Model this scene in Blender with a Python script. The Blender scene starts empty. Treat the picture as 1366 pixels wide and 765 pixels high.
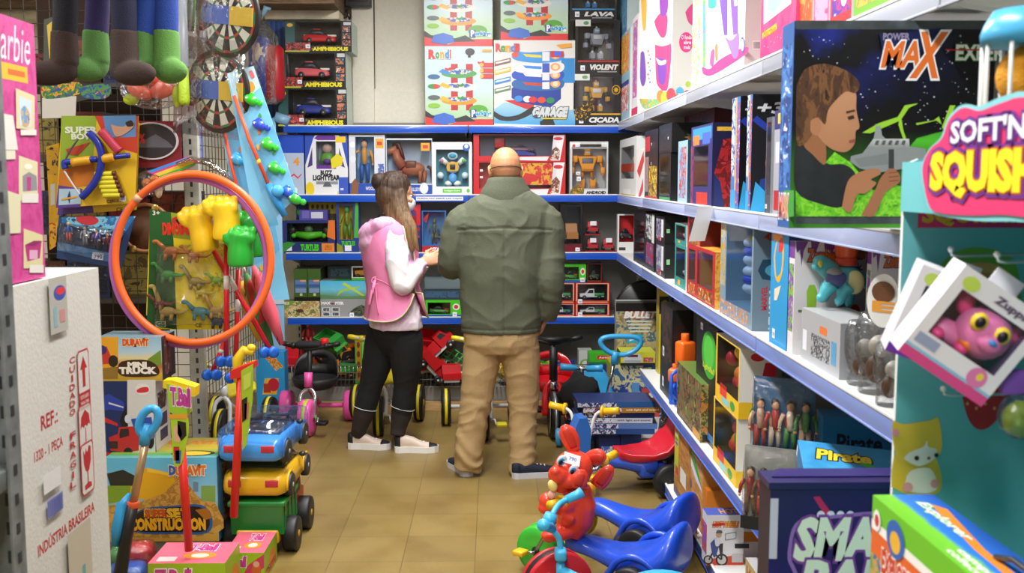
import bpy,bmesh,math,random
from mathutils import Vector,Matrix,Euler,noise
random.seed(7)
SC=bpy.context.scene
COL=SC.collection
PI=math.pi
R=math.radians
V=Vector
F=1370.0
PITCH=math.atan(144.5/F)
YAW=math.atan(25*math.cos(PITCH)/F)
H=1.6
_fw=V((math.sin(YAW)*math.cos(PITCH),math.cos(YAW)*math.cos(PITCH),-math.sin(PITCH)))
_rt=V((math.cos(YAW),-math.sin(YAW),0))
_up=_rt.cross(_fw)
def ray(px,py):
 return _fw+_rt*((px-683)/F)+_up*((382.5-py)/F)
def at(px,py,Y):
 r=ray(px,py);t=Y/r.y
 return V((r.x*t,Y,H+r.z*t))
def atz(px,py,z):
 r=ray(px,py);t=(z-H)/r.z
 return V((r.x*t,r.y*t,z))
def atx(px,py,X):
 r=ray(px,py);t=X/r.x
 return V((X,r.y*t,H+r.z*t))
cd=bpy.data.cameras.new('camera');cam=bpy.data.objects.new('camera',cd);COL.objects.link(cam)
cam.location=(0,0,H);cam.rotation_euler=(PI/2-PITCH,0,-YAW)
cd.sensor_width=36;cd.lens=36*F/1366;cd.clip_start=.05;cd.clip_end=60
cd.dof.use_dof=True;cd.dof.focus_distance=5.6;cd.dof.aperture_fstop=7.5
SC.camera=cam
def lin(c):
 if isinstance(c,str):
  c=c.lstrip('#');c=[int(c[i:i+2],16)/255 for i in(0,2,4)]
 return tuple((x/12.92 if x<=.04045 else((x+.055)/1.055)**2.4)for x in c[:3])+(1,)
_mc={}
def newmat(name):
 m=bpy.data.materials.new(name);m.use_nodes=True
 nt=m.node_tree;b=nt.nodes['Principled BSDF']
 return m,nt,b
def M(c,rough=.45,metal=0,coat=0,bump=0,bscale=60,var=0):
 """plain procedural colour with slight tone variation and optional bump"""
 k=('M',c,rough,metal,coat,bump,bscale,var)
 if k in _mc:return _mc[k]
 m,nt,b=newmat('colour_%s'%str(c).strip('#'))
 b.inputs['Base Color'].default_value=lin(c)
 b.inputs['Roughness'].default_value=rough
 b.inputs['Metallic'].default_value=metal
 b.inputs['Coat Weight'].default_value=coat
 if bump or var:
  tc=nt.nodes.new('ShaderNodeTexCoord')
  nz=nt.nodes.new('ShaderNodeTexNoise');nz.inputs['Scale'].default_value=bscale;nz.inputs['Detail'].default_value=4
  nt.links.new(tc.outputs['Object'],nz.inputs['Vector'])
  if bump:
   bp=nt.nodes.new('ShaderNodeBump');bp.inputs['Strength'].default_value=bump;bp.inputs['Distance'].default_value=.01
   nt.links.new(nz.outputs['Fac'],bp.inputs['Height']);nt.links.new(bp.outputs['Normal'],b.inputs['Normal'])
  if var:
   mx=nt.nodes.new('ShaderNodeMix');mx.data_type='RGBA';mx.blend_type='MULTIPLY'
   mx.inputs['Factor'].default_value=var
   cr=nt.nodes.new('ShaderNodeValToRGB');cr.color_ramp.elements[0].position=.35;cr.color_ramp.elements[1].position=.65
   nt.links.new(nz.outputs['Fac'],cr.inputs['Fac'])
   mx.inputs['A'].default_value=lin(c);nt.links.new(cr.outputs['Color'],mx.inputs['B'])
   nt.links.new(mx.outputs['Result'],b.inputs['Base Color'])
 _mc[k]=m;return m
def PR(cols,scale=30,rough=.4,seed=0,hard=True,stretch=(1,1,1)):
 """busy printed artwork: patches of several inks"""
 k=('PR',tuple(cols),scale,rough,seed,hard,stretch)
 if k in _mc:return _mc[k]
 m,nt,b=newmat('print')
 tc=nt.nodes.new('ShaderNodeTexCoord');mp=nt.nodes.new('ShaderNodeMapping')
 mp.inputs['Location'].default_value=(seed*1.37,seed*.71,seed*2.3);mp.inputs['Scale'].default_value=stretch
 nz=nt.nodes.new('ShaderNodeTexNoise');nz.inputs['Scale'].default_value=scale;nz.inputs['Detail'].default_value=5;nz.inputs['Roughness'].default_value=.65
 nz.inputs['Distortion'].default_value=.6
 cr=nt.nodes.new('ShaderNodeValToRGB');cr.color_ramp.interpolation='CONSTANT' if hard else 'LINEAR'
 n=len(cols);el=cr.color_ramp.elements
 while len(el)<n:el.new(.5)
 for i,c in enumerate(cols):
  el[i].position=0 if i==0 else .33+.36*(i-.5)/(n-1)if n>1 else 0
  el[i].color=lin(c)
 nt.links.new(tc.outputs['Object'],mp.inputs['Vector']);nt.links.new(mp.outputs['Vector'],nz.inputs['Vector'])
 nt.links.new(nz.outputs['Fac'],cr.inputs['Fac']);nt.links.new(cr.outputs['Color'],b.inputs['Base Color'])
 b.inputs['Roughness'].default_value=rough
 _mc[k]=m;return m
def FILM(tint='#ffffff',amount=.22,rough=.08,bump=.0):
 """clear packaging plastic: transparent with a gloss"""
 k=('FILM',tint,amount,rough,bump)
 if k in _mc:return _mc[k]
 m=bpy.data.materials.new('clear_plastic');m.use_nodes=True;nt=m.node_tree;nt.nodes.clear()
 o=nt.nodes.new('ShaderNodeOutputMaterial');t=nt.nodes.new('ShaderNodeBsdfTransparent');g=nt.nodes.new('ShaderNodeBsdfGlossy')
 t.inputs['Color'].default_value=lin(tint);g.inputs['Roughness'].default_value=rough
 g.inputs['Color'].default_value=(.9,.9,.9,1)
 lw=nt.nodes.new('ShaderNodeLayerWeight');lw.inputs['Blend'].default_value=amount
 mx=nt.nodes.new('ShaderNodeMixShader')
 mt=nt.nodes.new('ShaderNodeMath');mt.operation='MULTIPLY_ADD';mt.inputs[1].default_value=.6;mt.inputs[2].default_value=.05
 nt.links.new(lw.outputs['Fresnel'],mt.inputs[0]);nt.links.new(mt.outputs[0],mx.inputs['Fac'])
 nt.links.new(t.outputs[0],mx.inputs[1]);nt.links.new(g.outputs[0],mx.inputs[2]);nt.links.new(mx.outputs[0],o.inputs['Surface'])
 if bump:
  tc=nt.nodes.new('ShaderNodeTexCoord');nz=nt.nodes.new('ShaderNodeTexNoise');nz.inputs['Scale'].default_value=22;nz.inputs['Detail'].default_value=3;nz.inputs['Distortion'].default_value=1.2
  bp=nt.nodes.new('ShaderNodeBump');bp.inputs['Strength'].default_value=bump;bp.inputs['Distance'].default_value=.03
  nt.links.new(tc.outputs['Object'],nz.inputs['Vector']);nt.links.new(nz.outputs['Fac'],bp.inputs['Height'])
  nt.links.new(bp.outputs['Normal'],g.inputs['Normal']);nt.links.new(bp.outputs['Normal'],lw.inputs['Normal'])
 _mc[k]=m;return m
def EMIT(c,s):
 m,nt,b=newmat('light_tube');b.inputs['Emission Color'].default_value=lin(c);b.inputs['Emission Strength'].default_value=s
 return m
WHITE='#e9e9e6';BLACK='#0c0c0e';CHROME=M('#c9ccd0',.18,1)
_tc={}
def text2d(s,bold=0,shear=0):
 k=(s,bold,shear)
 if k in _tc:return _tc[k]
 cu=bpy.data.curves.new('t','FONT');cu.body=s;cu.size=1;cu.offset=bold;cu.shear=shear
 cu.resolution_u=2;cu.fill_mode='FRONT' if hasattr(cu,'fill_mode')else cu.fill_mode
 o=bpy.data.objects.new('t',cu);COL.objects.link(o)
 dg=bpy.context.evaluated_depsgraph_get();me=o.evaluated_get(dg).to_mesh()
 vs=[(v.co.x,v.co.y)for v in me.vertices];fs=[tuple(p.vertices)for p in me.polygons]
 o.evaluated_get(dg).to_mesh_clear();bpy.data.objects.remove(o);bpy.data.curves.remove(cu)
 if bold:
  b0=_tc.get((s,0,shear))or text2d(s,0,shear);bb=b0[2]
 else:
  xs=[v[0]for v in vs]or[0,1];ys=[v[1]for v in vs]or[0,1];bb=(min(xs),min(ys),max(xs),max(ys))
 _tc[k]=(vs,fs,bb);return _tc[k]
class MB:
 def __init__(s):s.v=[];s.f=[];s.mi=[];s.sm=[];s.mats=[];s.T=Matrix.Identity(4)
 def mat(s,m):
  if isinstance(m,str):m=M(m)
  if m not in s.mats:s.mats.append(m)
  return s.mats.index(m)
 def add(s,vs,fs,m,smooth=False):
  o=len(s.v);T=s.T
  s.v+=[T@V(p)for p in vs];i=s.mat(m)
  for f in fs:s.f.append(tuple(o+k for k in f));s.mi.append(i);s.sm.append(smooth)
  return s
 def box(s,lo,hi,m,bev=0,faces=None):
  x0,y0,z0=lo;x1,y1,z1=hi
  if x0>x1:x0,x1=x1,x0
  if y0>y1:y0,y1=y1,y0
  if z0>z1:z0,z1=z1,z0
  if not bev:
   vs=[(x0,y0,z0),(x1,y0,z0),(x1,y1,z0),(x0,y1,z0),(x0,y0,z1),(x1,y0,z1),(x1,y1,z1),(x0,y1,z1)]
   return s.add(vs,[(0,3,2,1),(4,5,6,7),(0,1,5,4),(1,2,6,5),(2,3,7,6),(3,0,4,7)],m)
  bm=bmesh.new();bmesh.ops.create_cube(bm,size=1)
  for v in bm.verts:v.co=V(((x0+x1)/2+v.co.x*(x1-x0),(y0+y1)/2+v.co.y*(y1-y0),(z0+z1)/2+v.co.z*(z1-z0)))
  bmesh.ops.bevel(bm,geom=bm.edges[:]+bm.verts[:],offset=min(bev,.49*min(x1-x0,y1-y0,z1-z0)),segments=2,affect='EDGES',profile=.5)
  bm.verts.index_update();s.add([v.co.copy()for v in bm.verts],[[v.index for v in f.verts]for f in bm.faces],m,True);bm.free();return s
 def tube(s,pts,r,m,n=10,caps=True,flat=1.0,up=None,closed=False):
  pts=[V(p)for p in pts];N=len(pts)
  rs=r if isinstance(r,(list,tuple))else[r]*N
  tang=[]
  for i in range(N):
   a=pts[(i-1)%N]if closed or i else pts[0];b=pts[(i+1)%N]if closed or i<N-1 else pts[-1]
   t=(b-a);tang.append(t.normalized()if t.length>1e-9 else V((0,0,1)))
  u=V(up)if up else(V((0,0,1))if abs(tang[0].z)<.9 else V((1,0,0)))
  vs=[];fs=[]
  for i in range(N):
   t=tang[i];u=u-t*u.dot(t);u=u.normalized()if u.length>1e-6 else t.orthogonal().normalized();w=t.cross(u)
   ri=rs[i]
   rx,ry=ri if isinstance(ri,tuple)else(ri,ri*flat)
   for k in range(n):
    a=2*PI*k/n;vs.append(pts[i]+w*(math.cos(a)*rx)+u*(math.sin(a)*ry))
  for i in range(N if closed else N-1):
   j=(i+1)%N
   for k in range(n):fs.append((i*n+k,i*n+(k+1)%n,j*n+(k+1)%n,j*n+k))
  if caps and not closed:
   fs.append(tuple(reversed(range(n))));fs.append(tuple((N-1)*n+k for k in range(n)))
  return s.add(vs,fs,m,True)
 def lathe(s,prof,c,axis,m,n=24,smooth=True):
  ax=V(axis).normalized();a=ax.orthogonal().normalized();b=ax.cross(a);c=V(c)
  vs=[];fs=[];P=len(prof)
  for(r,z)in prof:
   for k in range(n):
    t=2*PI*k/n;vs.append(c+ax*z+a*(r*math.cos(t))+b*(r*math.sin(t)))
  for i in range(P-1):
   for k in range(n):fs.append((i*n+k,i*n+(k+1)%n,(i+1)*n+(k+1)%n,(i+1)*n+k))
  if prof[0][0]>1e-5:fs.append(tuple(reversed(range(n))))
  if prof[-1][0]>1e-5:fs.append(tuple((P-1)*n+k for k in range(n)))
  return s.add(vs,fs,m,smooth)
 def cyl(s,a,b,r,m,n=16):
  a=V(a);b=V(b);L=(b-a).length
  return s.lathe([(r,0),(r,L)],a,b-a,m,n,False)if n<9 else s.lathe([(r*.96,0),(r,r*.04),(r,L-r*.04),(r*.96,L)],a,b-a,m,n)
 def ell(s,c,rad,m,rot=None,n=18,k=10,fn=None):
  rm=Euler(rot).to_matrix()if rot else Matrix.Identity(3);c=V(c)
  if not isinstance(rad,(tuple,list)):rad=(rad,)*3
  vs=[c+rm@V((0,0,-rad[2]))];fs=[]
  for i in range(1,k):
   ph=-PI/2+PI*i/k
   for j in range(n):
    th=2*PI*j/n
    p=V((math.cos(ph)*math.cos(th),math.cos(ph)*math.sin(th),math.sin(ph)))
    if fn:p=fn(p)
    vs.append(c+rm@V((p.x*rad[0],p.y*rad[1],p.z*rad[2])))
  vs.append(c+rm@V((0,0,rad[2])));L=len(vs)-1
  for j in range(n):fs.append((0,1+(j+1)%n,1+j));fs.append((L,1+(k-2)*n+j,1+(k-2)*n+(j+1)%n))
  for i in range(k-2):
   for j in range(n):fs.append((1+i*n+j,1+i*n+(j+1)%n,1+(i+1)*n+(j+1)%n,1+(i+1)*n+j))
  return s.add(vs,fs,m,True)
 def prism(s,poly,o,u,v,w,m,smooth=False,m_side=None):
  """poly in (u,v) metres from o, extruded by vector w"""
  o=V(o);u=V(u);v=V(v);w=V(w);n=len(poly)
  A=[o+u*p[0]+v*p[1]for p in poly];B=[p+w for p in A]
  if w.dot(u.cross(v))>0:A,B=B,A
  s.add(A,[tuple(range(n))],m);s.add(B,[tuple(reversed(range(n)))],m)
  s.add(A+B,[(i,n+i,n+(i+1)%n,(i+1)%n)for i in range(n)],m_side or m,smooth);return s
 def loft(s,rings,m,caps=True,smooth=True):
  n=len(rings[0]);vs=[p for r in rings for p in r];fs=[]
  for i in range(len(rings)-1):
   for k in range(n):fs.append((i*n+k,i*n+(k+1)%n,(i+1)*n+(k+1)%n,(i+1)*n+k))
  if caps:fs.append(tuple(reversed(range(n))));fs.append(tuple((len(rings)-1)*n+k for k in range(n)))
  return s.add(vs,fs,m,smooth)
 def torus(s,c,axis,R_,r,m,n=40,k=10):
  ax=V(axis).normalized();a=ax.orthogonal().normalized();b=ax.cross(a);c=V(c)
  return s.tube([c+(a*math.cos(2*PI*i/n)+b*math.sin(2*PI*i/n))*R_ for i in range(n)],r,m,k,closed=True,up=ax)
 def text(s,string,o,u,v,x0,y0,x1,y1,m,bold=.02,shear=0,keep=True,arc=0,lift=None):
  """text fitted in rectangle of plane (o; u,v unit vectors)"""
  vs,fs,bb=text2d(string,bold,shear)
  if not vs:return s
  sx=(x1-x0)/max(1e-6,bb[2]-bb[0]);sy=(y1-y0)/max(1e-6,bb[3]-bb[1])
  o=V(o);u=V(u);v=V(v);L=lift or V((0,0,0))
  out=[]
  for(x,y)in vs:
   X=x0+(x-bb[0])*sx;Y=y0+(y-bb[1])*sy
   if arc:
    t=(X-(x0+x1)/2)/((x1-x0)/2);Y+=arc*(1-t*t)
   out.append(o+u*X+v*Y+L)
  return s.add(out,fs,m)
 def mesh(s,name):
  me=bpy.data.meshes.new(name);me.from_pydata([tuple(p)for p in s.v],[],s.f)
  for m in s.mats:me.materials.append(m)
  me.polygons.foreach_set('material_index',s.mi);me.polygons.foreach_set('use_smooth',s.sm);me.update()
  return me
 def build(s,name,parent=None,loc=None,rot=None,label=None,cat=None,group=None,kind=None):
  o=bpy.data.objects.new(name,s.mesh(name));COL.objects.link(o)
  if parent:o.parent=parent
  if loc is not None:o.location=loc
  if rot is not None:o.rotation_euler=(0,0,rot)if not isinstance(rot,(tuple,list))else rot
  return tag(o,label,cat,group,kind)
def tag(o,label=None,cat=None,group=None,kind=None):
 if label:o['label']=label
 if cat:o['category']=cat
 if group:o['group']=group
 if kind:o['kind']=kind
 return o
def thing(name,label,cat,loc=(0,0,0),rot=0,group=None):
 o=bpy.data.objects.new(name,None);COL.objects.link(o);o.location=loc;o.empty_display_size=.1
 o.rotation_euler=(0,0,rot)if not isinstance(rot,(tuple,list))else rot
 return tag(o,label,cat,group)
def dup(root,loc=None,rot=None,label=None,group=None):
 c=root.copy();COL.objects.link(c)
 if loc is not None:c.location=loc
 if rot is not None:c.rotation_euler=(0,0,rot)if not isinstance(rot,(tuple,list))else rot
 if label:c['label']=label
 if group:c['group']=group
 for ch in list(root.children):
  d=ch.copy();COL.objects.link(d);d.parent=c
  for g in list(ch.children):
   e=g.copy();COL.objects.link(e);e.parent=d
 return c
def remesh(mb,voxel=.008,smooth=6,noise_amp=0,noise_scale=8,disp=None,mats=None,matfn=None):
 """fuse overlapping closed shapes into one continuous surface; returns an MB"""
 me=mb.mesh('tmp');o=bpy.data.objects.new('tmp',me);COL.objects.link(o)
 m=o.modifiers.new('r','REMESH');m.mode='VOXEL';m.voxel_size=voxel
 if smooth:
  k=o.modifiers.new('s','SMOOTH');k.iterations=smooth;k.factor=.5
 dg=bpy.context.evaluated_depsgraph_get();e=o.evaluated_get(dg).to_mesh()
 vs=[v.co.copy()for v in e.vertices];ns=[v.normal.copy()for v in e.vertices];fs=[tuple(p.vertices)for p in e.polygons]
 o.evaluated_get(dg).to_mesh_clear();bpy.data.objects.remove(o);bpy.data.meshes.remove(me)
 if disp:vs=[p+n*disp(p,n)for p,n in zip(vs,ns)]
 out=MB();mats=mats or mb.mats
 out.add(vs,fs,mats[0],True)
 if matfn:
  for q in mats[1:]:out.mat(q)
  for i,f in enumerate(fs):
   c=sum((vs[k]for k in f),V())/len(f);out.mi[i]=matfn(c)
 return out
class Carton:
 """box standing on local z=0, printed front towards local -y. u to the right, v up, 0..1 on each face"""
 def __init__(s,w,d,h,col='#888888',side=None,top=None,back=None,hole=None,cav=None,cavcol='#222222',rough=.38):
  s.w,s.d,s.h=w,d,h;s.mb=MB();s.layer={};s.hole=hole;s.kids=[]
  def mm(c):return M(c,rough)if isinstance(c,str)else c
  cf=mm(col);cs=mm(side or col);ct=mm(top or side or col);cb=mm(back or side or col)
  x,y=w/2,d/2;A=s.mb
  vs=[(-x,-y,0),(x,-y,0),(x,y,0),(-x,y,0),(-x,-y,h),(x,-y,h),(x,y,h),(-x,y,h)]
  if not hole:A.add(vs,[(0,1,5,4)],cf)
  A.add(vs,[(1,2,6,5),(3,0,4,7)],cs);A.add(vs,[(4,5,6,7),(0,3,2,1)],ct);A.add(vs,[(2,3,7,6)],cb)
  if hole:
   u0,v0,u1,v1=hole;a0,a1=-x+u0*w,-x+u1*w;b0,b1=v0*h,v1*h;c=cav or d*.85
   A.add([(-x,-y,0),(x,-y,0),(x,-y,h),(-x,-y,h),(a0,-y,b0),(a1,-y,b0),(a1,-y,b1),(a0,-y,b1)],[(0,1,5,4),(1,2,6,5),(2,3,7,6),(3,0,4,7)],cf)
   k=mm(cavcol);q=-y+c
   A.add([(a0,-y,b0),(a1,-y,b0),(a1,-y,b1),(a0,-y,b1),(a0,q,b0),(a1,q,b0),(a1,q,b1),(a0,q,b1)],[(0,1,5,4),(1,2,6,5),(2,3,7,6),(3,0,4,7),(4,5,6,7)],k)
   s.inner=((a0+a1)/2,-y+c/2,b0,a1-a0,c,b1-b0)
 def frame(s,face):
  x,y=s.w/2,s.d/2
  return{'f':(V((-x,-y,0)),V((1,0,0)),V((0,0,1)),V((0,-1,0)),s.w,s.h),'l':(V((-x,y,0)),V((0,-1,0)),V((0,0,1)),V((-1,0,0)),s.d,s.h),'r':(V((x,-y,0)),V((0,1,0)),V((0,0,1)),V((1,0,0)),s.d,s.h),'t':(V((-x,-y,s.h)),V((1,0,0)),V((0,1,0)),V((0,0,1)),s.w,s.d)}[face]
 def lay(s,face):
  s.layer[face]=s.layer.get(face,0)+1;return .00013*s.layer[face]
 def poly(s,pts,m,face='f'):
  o,u,v,n,W,Hh=s.frame(face);L=n*s.lay(face)
  if isinstance(m,str):m=M(m,.38)
  s.mb.add([o+u*(p[0]*W)+v*(p[1]*Hh)+L for p in pts],[tuple(range(len(pts)))],m);return s
 def rect(s,u0,v0,u1,v1,m,face='f',slant=0):
  return s.poly([(u0,v0),(u1,v0),(u1+slant,v1),(u0+slant,v1)],m,face)
 def oval(s,u,v,ru,rv,m,face='f',n=20,a0=0,a1=2*PI):
  return s.poly([(u+ru*math.cos(a0+(a1-a0)*i/n),v+rv*math.sin(a0+(a1-a0)*i/n))for i in range(n+(a1-a0<6.2))],m,face)
 def star(s,u,v,r1,r2,m,face='f',n=8,asp=1.0):
  return s.poly([(u+(r1 if i%2 else r2)*math.cos(PI*i/n),v+asp*(r1 if i%2 else r2)*math.sin(PI*i/n))for i in range(2*n)],m,face)
 def text(s,t,u0,v0,u1,v1,m,face='f',bold=.02,shear=0,out=None,ob=.06,rot=0,arc=0):
  o,u,v,n,W,Hh=s.frame(face)
  x0,x1,y0,y1=u0*W,u1*W,v0*Hh,v1*Hh
  if rot:
   c=o+u*((x0+x1)/2)+v*((y0+y1)/2);uu=u*math.cos(rot)+v*math.sin(rot);vv=v*math.cos(rot)-u*math.sin(rot)
   hw,hh=(x1-x0)/2,(y1-y0)/2
   o,u,v,x0,x1,y0,y1=c,uu,vv,-hw,hw,-hh,hh
  mm=lambda q:M(q,.38)if isinstance(q,str)else q
  if out:s.mb.text(t,o,u,v,x0,y0,x1,y1,mm(out),bold+ob,shear,arc=arc,lift=n*s.lay(face))
  s.mb.text(t,o,u,v,x0,y0,x1,y1,mm(m),bold,shear,arc=arc,lift=n*s.lay(face));return s
 def tagprice(s,u,v,w=.02,h=.014,face='f'):
  o,uu,vv,n,W,Hh=s.frame(face)
  a,b=w/W,h/Hh
  s.rect(u,v,u+a,v+b,'#eef0f4',face);s.text('790',u+a*.2,v+b*.2,u+a*.8,v+b*.6,'#4a55b0',face);return s
 def pane(s,film=None):
  """clear plastic over the opening, and what is in it is added with kid()"""
  u0,v0,u1,v1=s.hole;x,y=s.w/2,s.d/2
  p=MB();e=.0005
  p.add([(-x+u0*s.w,-y-e,v0*s.h),(-x+u1*s.w,-y-e,v0*s.h),(-x+u1*s.w,-y-e,v1*s.h),(-x+u0*s.w,-y-e,v1*s.h)],[(0,1,2,3)],film or FILM())
  s.kids.append(('window',p,None));return s
 def kid(s,name,mb,label=None):s.kids.append((name,mb,label));return s
 def place(s,name,loc,rot,label,cat='box',group=None):
  r=s.mb.build(name,None,loc,rot,label,cat,group)
  for(n,mb,lb)in s.kids:mb.build(n,r,label=lb)
  return r
FACE_CAM,FACE_AISLE_R,FACE_AISLE_L=0,-PI/2,PI/2
def span(x0,x1,ytop,Yf,zb,ypx=None):
 """box front in plane Y=Yf between pixel columns, standing on zb, top at pixel row -> (cx, w, h)"""
 yb=ypx if ypx is not None else ytop
 X0=at(x0,yb,Yf).x;X1=at(x1,yb,Yf).x
 return(X0+X1)/2,X1-X0,at((x0+x1)/2,ytop,Yf).z-zb
def spanR(x0,x1,ytop,Xf,zb,at_x=None):
 """face in plane X=Xf between pixel columns (far x0, near x1), top row measured at column at_x -> (cy, w, h)"""
 a=at_x if at_x is not None else(x0+x1)/2
 Ya=atx(x0,ytop,Xf).y;Yb=atx(x1,ytop,Xf).y
 return(Ya+Yb)/2,abs(Ya-Yb),atx(a,ytop,Xf).z-zb
XL,XR,YB,YF,ZC=-3.6,2.6,7.62,-3.2,3.25
YS,XS=7.1,.86
ZS=[.08,.49,1.085,1.485,1.975]
ZB=[.22,.635,1.085,1.485,1.955]
def struct(name,mb,loc=None):return mb.build(name,None,loc,kind='structure')
def floor_mat():
 m,nt,b=newmat('vinyl_tiles')
 tc=nt.nodes.new('ShaderNodeTexCoord');br=nt.nodes.new('ShaderNodeTexBrick')
 br.offset=0;br.inputs['Scale'].default_value=1;br.inputs['Brick Width'].default_value=.305;br.inputs['Row Height'].default_value=.305
 br.inputs['Mortar Size'].default_value=.0022;br.inputs['Mortar Smooth'].default_value=.3
 br.inputs['Color1'].default_value=lin('#8f7a46');br.inputs['Color2'].default_value=lin('#867140');br.inputs['Mortar'].default_value=lin('#6d5c36')
 nz=nt.nodes.new('ShaderNodeTexNoise');nz.inputs['Scale'].default_value=3.5;nz.inputs['Detail'].default_value=8
 n2=nt.nodes.new('ShaderNodeTexNoise');n2.inputs['Scale'].default_value=60;n2.inputs['Detail'].default_value=3
 cr=nt.nodes.new('ShaderNodeValToRGB');cr.color_ramp.elements[0].color=lin('#d2c6a8');cr.color_ramp.elements[0].position=.3;cr.color_ramp.elements[1].color=(1,1,1,1);cr.color_ramp.elements[1].position=.7
 mx=nt.nodes.new('ShaderNodeMix');mx.data_type='RGBA';mx.blend_type='MULTIPLY';mx.inputs['Factor'].default_value=.8
 mp=nt.nodes.new('ShaderNodeMapping');mp.inputs['Location'].default_value=(.08,.1,0)
 nt.links.new(tc.outputs['Object'],mp.inputs['Vector'])
 for t in(br,nz,n2):nt.links.new(mp.outputs['Vector'],t.inputs['Vector'])
 ad=nt.nodes.new('ShaderNodeMath');ad.operation='MULTIPLY_ADD';ad.inputs[1].default_value=.25
 nt.links.new(n2.outputs['Fac'],ad.inputs[0]);nt.links.new(nz.outputs['Fac'],ad.inputs[2]);
 nt.links.new(ad.outputs[0],cr.inputs['Fac'])
 nt.links.new(br.outputs['Color'],mx.inputs['A']);nt.links.new(cr.outputs['Color'],mx.inputs['B']);nt.links.new(mx.outputs['Result'],b.inputs['Base Color'])
 b.inputs['Roughness'].default_value=.33
 rr=nt.nodes.new('ShaderNodeMapRange');rr.inputs['To Min'].default_value=.22;rr.inputs['To Max'].default_value=.5
 nt.links.new(nz.outputs['Fac'],rr.inputs['Value']);nt.links.new(rr.outputs['Result'],b.inputs['Roughness'])
 return m
def wood_mat(c1,c2,sc=(1,14,14)):
 m,nt,b=newmat('wood');tc=nt.nodes.new('ShaderNodeTexCoord');mp=nt.nodes.new('ShaderNodeMapping');mp.inputs['Scale'].default_value=sc
 nz=nt.nodes.new('ShaderNodeTexNoise');nz.inputs['Scale'].default_value=6;nz.inputs['Detail'].default_value=8;nz.inputs['Distortion'].default_value=1
 cr=nt.nodes.new('ShaderNodeValToRGB');cr.color_ramp.elements[0].color=lin(c1);cr.color_ramp.elements[1].color=lin(c2);cr.color_ramp.elements[0].position=.35;cr.color_ramp.elements[1].position=.68
 nt.links.new(tc.outputs['Object'],mp.inputs['Vector']);nt.links.new(mp.outputs['Vector'],nz.inputs['Vector']);nt.links.new(nz.outputs['Fac'],cr.inputs['Fac']);nt.links.new(cr.outputs['Color'],b.inputs['Base Color'])
 b.inputs['Roughness'].default_value=.6;return m
PLASTER=M('#f3eee0',.8,bump=.12,bscale=40,var=.05)
PLASTER2=M('#d8d2c2',.85,bump=.2,bscale=30,var=.15)
t=.12
struct('floor',MB().box((XL,YF,-t),(XR,YB,0),floor_mat()))
struct('ceiling',MB().box((XL,YF,ZC),(XR,YB,ZC+t),M('#dcd8cc',.9)))
struct('wall_back',MB().box((XL-t,YB,-t),(XR+t,YB+t,ZC+t),PLASTER))
struct('wall_front',MB().box((XL-t,YF-t,-t),(XR+t,YF,ZC+t),PLASTER2))
struct('wall_left',MB().box((XL-t,YF,-t),(XL,YB,ZC+t),PLASTER2))
struct('wall_right',MB().box((XR,YF,-t),(XR+t,YB,ZC+t),PLASTER2))
def X_at(px,py,Y):return at(px,py,Y).x
a,b_=X_at(468,80,7.5),X_at(497,80,7.5)
struct('trim_1',MB().box((a,7.57,1.2),(b_,YB,ZC),PLASTER,.004))
zz=at(530,122,7.6).z
struct('trim_2',MB().box((b_,7.595,1.2),(1.2,YB,zz),PLASTER,.003))
z0,z1=at(400,27,7.3).z,at(400,15,7.3).z
struct('trim_3',MB().box((XL,7.25,z0),(X_at(452,20,7.25),YB,z1),M('#e6dcc0',.6,var=.2,bscale=9),.004))
struct('trim_4',MB().box((XL,7.0,z1),(X_at(446,10,7.0),YB,z1+.22),wood_mat('#4a3826','#8a6f4e'),.006))
TUBE=EMIT('#fff6e6',6)
def ceiling_light(x,y,lab,power):
 r=thing('ceiling_light',lab,'ceiling light',(x,y,ZC))
 MB().box((-.12,-.62,-.07),(.12,.62,0),M('#f0f0ec',.4),.008).build('housing',r)
 for k in(-.05,.05):MB().cyl((k,-.6,-.09),(k,.6,-.09),.014,TUBE).build('tube',r)
 l=bpy.data.lights.new('lamp','AREA');l.shape='RECTANGLE';l.size=.24;l.size_y=1.24;l.energy=power;l.color=(1,.985,.96)
 o=bpy.data.objects.new('lamp',l);COL.objects.link(o);o.parent=r;o.location=(0,0,-.125)
LP=62
ceiling_light(-.25,5.3,'white twin tube ceiling light nearest the back wall',LP*1.1)
ceiling_light(-.25,3.9,'white twin tube ceiling light over the middle of the aisle',LP)
ceiling_light(-.25,1.6,'white twin tube ceiling light over the near aisle',LP)
ceiling_light(-.25,-.8,'white twin tube ceiling light behind the viewpoint',LP)
ceiling_light(-2.4,3.2,'white twin tube ceiling light over the left side',LP*.6)
RAIL=M('#1f57c8',.3,coat=.3);RAILV=[M(q,.3,coat=.3)for q in('#4f6cc4','#5572c6','#7d92d0','#a9b6dc','#b2b8c6')];STEEL=M('#e4e5e3',.42);PANEL=M('#8f8f8c',.6);PANELD=M('#55555a',.6)
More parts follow.
